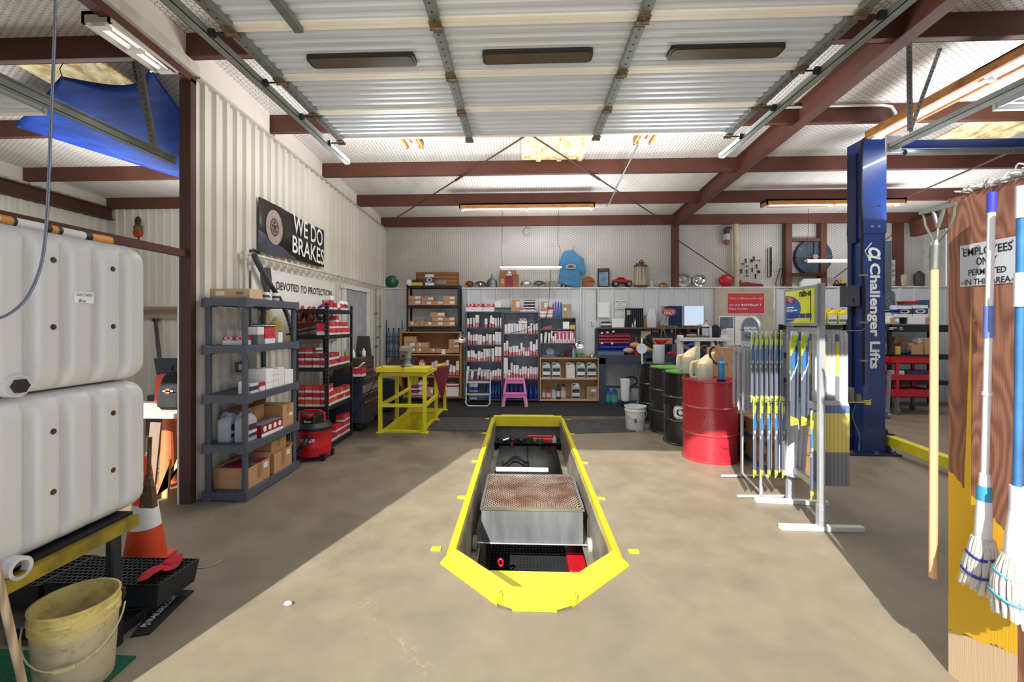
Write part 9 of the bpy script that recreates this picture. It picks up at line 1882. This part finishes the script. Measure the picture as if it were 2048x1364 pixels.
m=MB();m.lathe([(0,h*.40),(r*.89,h*.401)],n=32);m.build('dirty_water',P('murky_water',(120,96,48),.12,var=.3,scale=4),t,smooth=True,fix=False)
hp_=[(r*1.05*math.cos(a_),r*1.05*math.sin(a_),h*.80-.14*abs(math.sin(a_-rad(35))))for a_ in[rad(35)-i*math.pi/16 for i in range(17)]]
m=MB();m.tube([Vector(p)*1.0+Vector((.012*math.cos(math.atan2(p[1],p[0])),.012*math.sin(math.atan2(p[1],p[0])),0))for p in hp_],.0035,n=6);m.build('handle',P('wire_pale',(214,200,150),.4),t);m=MB();mid_=hp_[7:10];m.tube([Vector(p)*1.09 if False else Vector((p[0]*1.08,p[1]*1.08,p[2]))for p in mid_],.011,n=8);m.build('grip',P('grip_pale',(210,194,140),.5,dirt=.3),t)
g0,g1=PZ(272,1312,.01),PZ(208,1372,.01);m=MB();m.prism([(g0.x,g0.y),(g0.x-.85,g0.y+.02),(g0.x-.85,g0.y-.75),(g0.x+.02,g0.y-.75)],0.001,.011,'z');tag(m.build('turf_mat',P('turf_green',(26,120,86),.9,var=.3,scale=90,bump=.8,bscale=300)),'green artificial turf mat under the yellowed bucket','mat')
m=MB();a=Vector((-1.97,1.69,0));b=Vector((-1.955,1.53,.86));m.tube([a,a.lerp(b,.5),b],.0135,n=14);tag(m.build('broom_handle',wood('grey_handle',(206,184,156),(160,134,106),3,2,.6,6),smooth=True),'weathered wooden broom handle leaning in the near corner by the bucket','handle')
# spill trays
def tray(name,label,FR,BR,Lx,z0,z1,step):
    FR,BR=Vector(FR),Vector(BR);FL=FR+Vector((-Lx,0,0));BL=BR+Vector((-Lx,0,0));t=thing(name,label,'tray',(0,0,0));up=Vector((0,0,z1));dn=Vector((0,0,z0));q=[FR,BR,BL,FL];c=(FR+BR+BL+FL)/4;m=MB()
    fl=[Vector((p.x,p.y,0))for p in q];c.z=0;low=[c+(p-c)*.93+dn for p in fl];top=[p+up for p in fl];ins=[c+(p-c)*.965+up for p in fl];m.add(low+top+ins,[(0,1,2,3)]+[(i,(i+1)%4,4+(i+1)%4,4+i)for i in range(4)]+[(4+i,4+(i+1)%4,8+(i+1)%4,8+i)for i in range(4)]);m.build('tub',P('tray_black',(40,42,46),.5,var=.15,dirt=.15),t)
    m=MB();n=int((fl[1]-fl[0]).length/step);k_=int(Lx/step)
    for i in range(1,n):f=i/n;p=fl[0].lerp(fl[1],f);q_=fl[3].lerp(fl[2],f);m.bar(p+Vector((0,0,z1-.008)),q_+Vector((0,0,z1-.008)),.006,.014)
    for i in range(1,k_):f=i/k_;p=fl[0].lerp(fl[3],f);q_=fl[1].lerp(fl[2],f);m.bar(p+Vector((0,0,z1-.009)),q_+Vector((0,0,z1-.009)),.006,.014)
    m.build('grate',P('grate_black',(26,27,30),.45),t)['kind']='stuff';return t
FR,BR=PZ(318,1170,.20),PZ(399,1117,.20);tray('spill_tray','black grated spill tray with a red rag lying on it',FR,BR,.66,.07,.20,.028)
f2=FR+Vector((-.68,0,0));b2_=BR+Vector((-.68,.05,0));tray('spill_tray','second black grated spill tray reaching back under the tanks',f2,b2_,.7,.05,.18,.03)
for p in(FR+Vector((-.06,.03,0)),BR+Vector((-.12,-.04,0))):
    pass
m=MB();c=FR+Vector((-.12,-.03,0));m.tube([(c.x-.05,c.y,.0),(c.x-.05,c.y,.075),(c.x+.06,c.y+.01,.085),(c.x+.06,c.y+.01,.0)],.004,n=6).tube([(c.x-.05,c.y+.3,0),(c.x-.05,c.y+.3,.085),(c.x+.0,c.y+.3,.085),(c.x,c.y+.3,0)],.004,n=6).bar((c.x-.55,c.y+.12,.03),(c.x+.02,c.y+.12,.03),.5,.055);tag(m.build('tray_support',M_BLACKM),'low black wire support under the grated spill tray','support')
c=PZ(320,1143,.21);q=random.Random(4);pts=[]
m=MB();n=14;rg=[]
for j,(f,w)in enumerate(((0,.02),(.15,.055),(.32,.065),(.45,.04),(.58,.032),(.72,.055),(.88,.045),(1,.015))):
    ctr=PZ(284+76*f,1158-34*f+6*math.sin(j*1.7),.205);rg.append([ctr+Vector((w*math.cos(2*math.pi*i/n)*.9,w*math.sin(2*math.pi*i/n),.018+.016*math.sin(2*math.pi*i/n+j)+.006*math.sin(i*2.3+j*2)))for i in range(n)])
m.loft(rg);o=tag(m.build('shop_rag',P('rag_red',(206,36,58),.85,var=.15,scale=30),smooth=True),'twisted red shop rag on the black spill tray','rag');sb=o.modifiers.new('s','SUBSURF');sb.levels=sb.render_levels=1
# mud flaps with printing
fa,fb,fc,fd=[PZ(u,v,.008)for u,v in((262,1272),(300,1266),(388,1180),(338,1178))]
t=thing('mud_flap','black rubber mud flap with white web lettering on the floor','mud flap',(0,0,0));m=MB();m.prism([(p.x,p.y)for p in(fa,fb,fc,fd)],.001,.008,'z');m.build('sheet',M_RUBBER,t)
p,q_=PZ(288,1254,.008),PZ(352,1192,.008);d_=q_-p;text('PJTRAILERS.COM',t,M_INKW,((p.x+q_.x)/2,(p.y+q_.y)/2,.0085),(0,0,math.atan2(d_.y,d_.x)),width=d_.length,height=.042,bold=.02,depth=.001)
fa,fb,fc,fd=[PZ(u,v,.008)for u,v in((205,1262),(246,1256),(322,1196),(288,1192))];t=thing('mud_flap','second black mud flap half under the spill tray','mud flap',(0,0,0));m=MB();m.prism([(p.x,p.y)for p in(fa,fb,fc,fd)],.001,.008,'z');m.build('sheet',M_RUBBER,t);p,q_=PZ(262,1238,.008),PZ(308,1200,.008);d_=q_-p;text('TRAILERS.COM',t,M_INKW,((p.x+q_.x)/2,(p.y+q_.y)/2,.0085),(0,0,math.atan2(d_.y,d_.x)),width=d_.length,height=.036,bold=.02,depth=.001)
# traffic cone
def cone(label,x,y,r,h,plain=False):
    t=thing('traffic_cone',label,'cone',(x,y,0));MO=P('cone_orange',(232,74,36),.45,var=.08,dirt=.08);bands=((0.02,.34,MO),(.34,.56,M_PAPER),(.56,.68,MO),(.68,.80,M_PAPER),(.80,1.0,MO))if not plain else((.02,1.0,MO),)
    m=MB();m.box(-r*1.02,-r*1.02,0,r*1.02,r*1.02,h*.035);m.build('base',MO,t,bevel=.006)
    for f0,f1,mt in bands:R0,R1=r*(1-f0*.80),r*(1-f1*.80);m=MB();m.lathe([(R0,h*f0),(R1,h*f1)]if f1<1 else[(R0,h*f0),(R1,h*f1),(0,h*f1)],n=28);m.build('band' if mt is M_PAPER else 'shell',mt,t,smooth=True,fix=False)
cp=zcd(290,2.98);cone('orange traffic cone with white bands behind the tank stand',cp.x,cp.y,.125,.72)
m=MB();p=PY(297,985,2.62);m.loft([[(p.x+sx*.012,p.y+sy*.012,p.z+.11)for sx,sy in((-1,-1),(1,-1),(1,1),(-1,1))],[(p.x+sx*.03,p.y+sy*.015,p.z+.03)for sx,sy in((-1,-1),(1,-1),(1,1),(-1,1))],[(p.x+sx*.045,p.y+sy*.018,p.z-.09)for sx,sy in((-1,-1),(1,-1),(1,1),(-1,1))]]);m.cyl((p.x,p.y,p.z+.1),(p.x+.01,p.y,p.z+.34),.011,n=8);m.cyl((p.x-.03,p.y-.02,p.z+.02),(p.x+.06,p.y-.02,p.z+.04),.004,n=5);tag(m.build('whisk_broom',P('straw_brown',(116,92,66),.9,var=.3,scale=60)),'small brown whisk broom hanging at the end of the white tanks','broom')
m=MB();m.tube(smooth_path([PZ(384,1133,.004),PZ(405,1136,.004),PZ(425,1130,.004),PZ(446,1120,.004)]),.004,n=5);tag(m.build('cord_scrap',P('cord_pale',(170,170,176),.6)),'scrap of pale cord on the floor beyond the spill tray','cord')
# ---- next bay, seen past the tanks
t=thing('work_table','white topped table in the next bay seen past the tanks','table',(-3.62,4.28,0));m=MB();m.box(-.52,-.30,.72,.50,.34,.765);m.build('top',P('table_top',(222,210,196),.6,var=.08),t,bevel=.004)
for sx,sy in((-.47,-.25),(.45,-.25),(-.47,.29),(.45,.29)):m=MB();m.box(sx-.02,sy-.02,0,sx+.02,sy+.02,.72);m.build('leg',P('table_leg',(190,184,176),.6),t)
p=PY(345,800,4.22);t=thing('backpack','black backpack with an orange emblem on the table in the next bay','backpack',(p.x+.02,4.25,.767));M_BP=P('pack_black',(44,46,54),.8,var=.2,scale=14,bump=.2)
m=MB();n=18;rg=[]
for z_,rx,ry in((0,.13,.09),(.03,.15,.11),(.18,.145,.11),(.30,.115,.09),(.37,.07,.06),(.385,.02,.02)):rg.append([(rx*math.copysign(abs(math.cos(a_))**.7,math.cos(a_)),ry*math.copysign(abs(math.sin(a_))**.7,math.sin(a_)),z_)for a_ in[2*math.pi*i/n for i in range(n)]])
m.loft(rg);m.build('bag',M_BP,t,smooth=True);m=MB();m.box(-.10,-.135,.03,.11,-.10,.17);m.build('pocket',M_BP,t,bevel=.02)
m=MB();m.tube(smooth_path([(-.05,.0,.37),(-.02,-.02,.42),(.03,-.02,.41),(.05,0,.36)],4),.009,n=6);m.build('strap',M_BP,t)
m=MB();m.lathe([(0,0),(.03,0),(.03,.002)],n=5);m.build('emblem',P('emblem_orange',(226,130,86),.6),t,loc=(.02,-.137,.19),rot=(rad(90),0,0));m=MB();m.box(-.03,-.139,.183,.07,-.136,.197);m.build('emblem',M_PAPER,t)
p=PY(333,750,4.55);m=MB();m.loft([[(p.x-.09,4.48,.767),(p.x+.10,4.48,.767),(p.x+.10,4.54,.767),(p.x-.09,4.54,.767)],[(p.x-.085,4.50,1.06),(p.x+.12,4.50,1.10),(p.x+.12,4.55,1.10),(p.x-.085,4.55,1.06)]]);tag(m.build('red_case',P('case_coral',(224,78,62),.5),bevel=.02),'coral red case behind the black backpack','case')
a,b=PY(303,716,5.3),PY(364,792,5.3);m=MB();m.prism([(a.x-.3,b.z),(a.x+.12,b.z),(a.x+.06,a.z),(a.x-.3,a.z)]if False else[(a.x+.10,b.z),(b.x,b.z),(b.x,a.z),(a.x+.02,a.z)],5.3,5.36,'y').box(a.x-.1,5.34,.6,b.x,5.8,b.z);tag(m.build('padded_chair',P('seat_navy',(52,58,74),.5),bevel=.015),'dark padded seat standing behind the red case in the next bay','chair')
m=MB();m.box(a.x-.1,5.32,0,b.x,5.8,.597);tag(m.build('dark_cabinet',P('cab_dark',(50,50,54),.6)),'dark cabinet under the padded seat in the next bay','cabinet')
p=zcd(338,4.42);m=MB();m.cyl((p.x,p.y,.03),(p.x,p.y,.70),.085,.05,n=20).box(p.x-.1,p.y-.1,0,p.x+.1,p.y+.1,.03);tag(m.build('delineator_post',P('post_orange',(238,130,84),.45),smooth=False),'tall pale orange traffic post under the table','post')
p=zcd(352,4.75);m=MB();m.bar((p.x-.14,p.y,.18),(p.x+.12,p.y,.66),.03,.14);tag(m.build('barricade_board',P('board_orange',(230,92,50),.5)),'slanting orange board behind the traffic post under the table','board')
a=PZ(312,996);b=PZ(362,985);m=MB();m.prism([(a.x-.02,0),(b.x-.02,0),(b.x,.36),(a.x+.12,.10)],a.y,a.y+.025,'y');tag(m.build('plywood_offcut',P('offcut',(226,186,128),.7,var=.12)),'pale plywood offcut leaning by the post in the next bay','offcut')
m=MB();m.prism([(a.x-.10,0),(a.x-.02,0),(b.x+.02,.40),(a.x+.20,.34)],a.y+.10,a.y+.125,'y');tag(m.build('plywood_offcut',P('offcut',(226,186,128),.7,var=.12)),'second plywood offcut behind the pale one in the next bay','offcut')
p=zcd(310,4.0);m=MB();m.bar((p.x-.06,p.y,.0),(p.x-.03,p.y+.05,.70),.10,.02,up=(0,1,0));tag(m.build('board_strip',P('strip_brown',(150,128,108),.7)),'grey brown board strip leaning against the table edge','board')
a,b=PY(300,613,YLB-.03),PY(362,637,YLB-.03);m=MB();m.box(a.x-1.2,YLB-.035,b.z,-3.07,YLB-.008,a.z);tag(m.build('wall_plank',wood('grey_plank',(176,156,136),(132,112,94),2,0,.7,5)),'grey wooden plank nailed across the back wall of the next bay','plank')
for i,(u0_,u1_)in enumerate(((309,317),(313,322))):a,b=PY(u0_,640,YLB-.10),PY(u1_,722,YLB-.3);m=MB();m.cyl(a,b,.016,n=8);m.cyl(b,b+(b-a)*.8,.016,n=8);m.box(a.x-.03,a.y-.03,a.z-.03,a.x+.03,a.y+.03,a.z+.03);tag(m.build('long_tool',P('tool_dark',(78,70,66),.6)),'long dark tool handle leaning at the back of the next bay, %s of two'%ordn(i),'tool')
p=PY(276,458,YLB-.04);t=thing('wall_ornament','red and green carved ornament hung high on the next bay wall','ornament',p);
for nm,z_,r_,sz,mt in(('crest',.14,.06,1.6,P('orn_brown',(92,62,40),.7,var=.3)),('body',.02,.085,.9,P('orn_green',(120,116,44),.6,var=.3)),('belly',-.07,.09,1.0,P('orn_red',(196,44,40),.5))):m=MB();m.ball((0,0,z_),r_,sc=(1,.5,sz));m.build(nm,mt,t,smooth=True)
m=MB();m.cyl((0,.01,-.14),(.02,.01,-.34),.014,n=6);m.build('tail',M_BLACKM,t)
# ---- mats on the shop floor
for(pts,mt,lab)in((((860,862),(990,862),(985,836),(872,836)),P('mat_grey',(66,66,66),.75,var=.2,scale=8),'grey rubber mat between the stairwell and the pit end'),(((1132,868),(1272,864),(1250,838),(1130,840)),P('mat_grey2',(72,70,68),.75,var=.25,scale=5),'grey rubber mat beside the far end of the pit'),(((870,833),(1260,831),(1240,806),(900,806)),P('mat_black',(34,34,36),.8,var=.15,scale=12),'long black rubber mat in front of the bookcases')):
    m=MB();q=[PZ(u,v)for u,v in pts];m.prism([(p.x,p.y)for p in q],.001,.008,'z');tag(m.build('rubber_mat',mt),lab,'mat')
p=PZ(576,1211);m=MB();m.ball((p.x,p.y,.012),.02,n=7,m=5,sc=(1.2,.8,.6));tag(m.build('paper_scrap',M_PAPER),'tiny white paper scrap on the shaded floor by the pit','scrap')
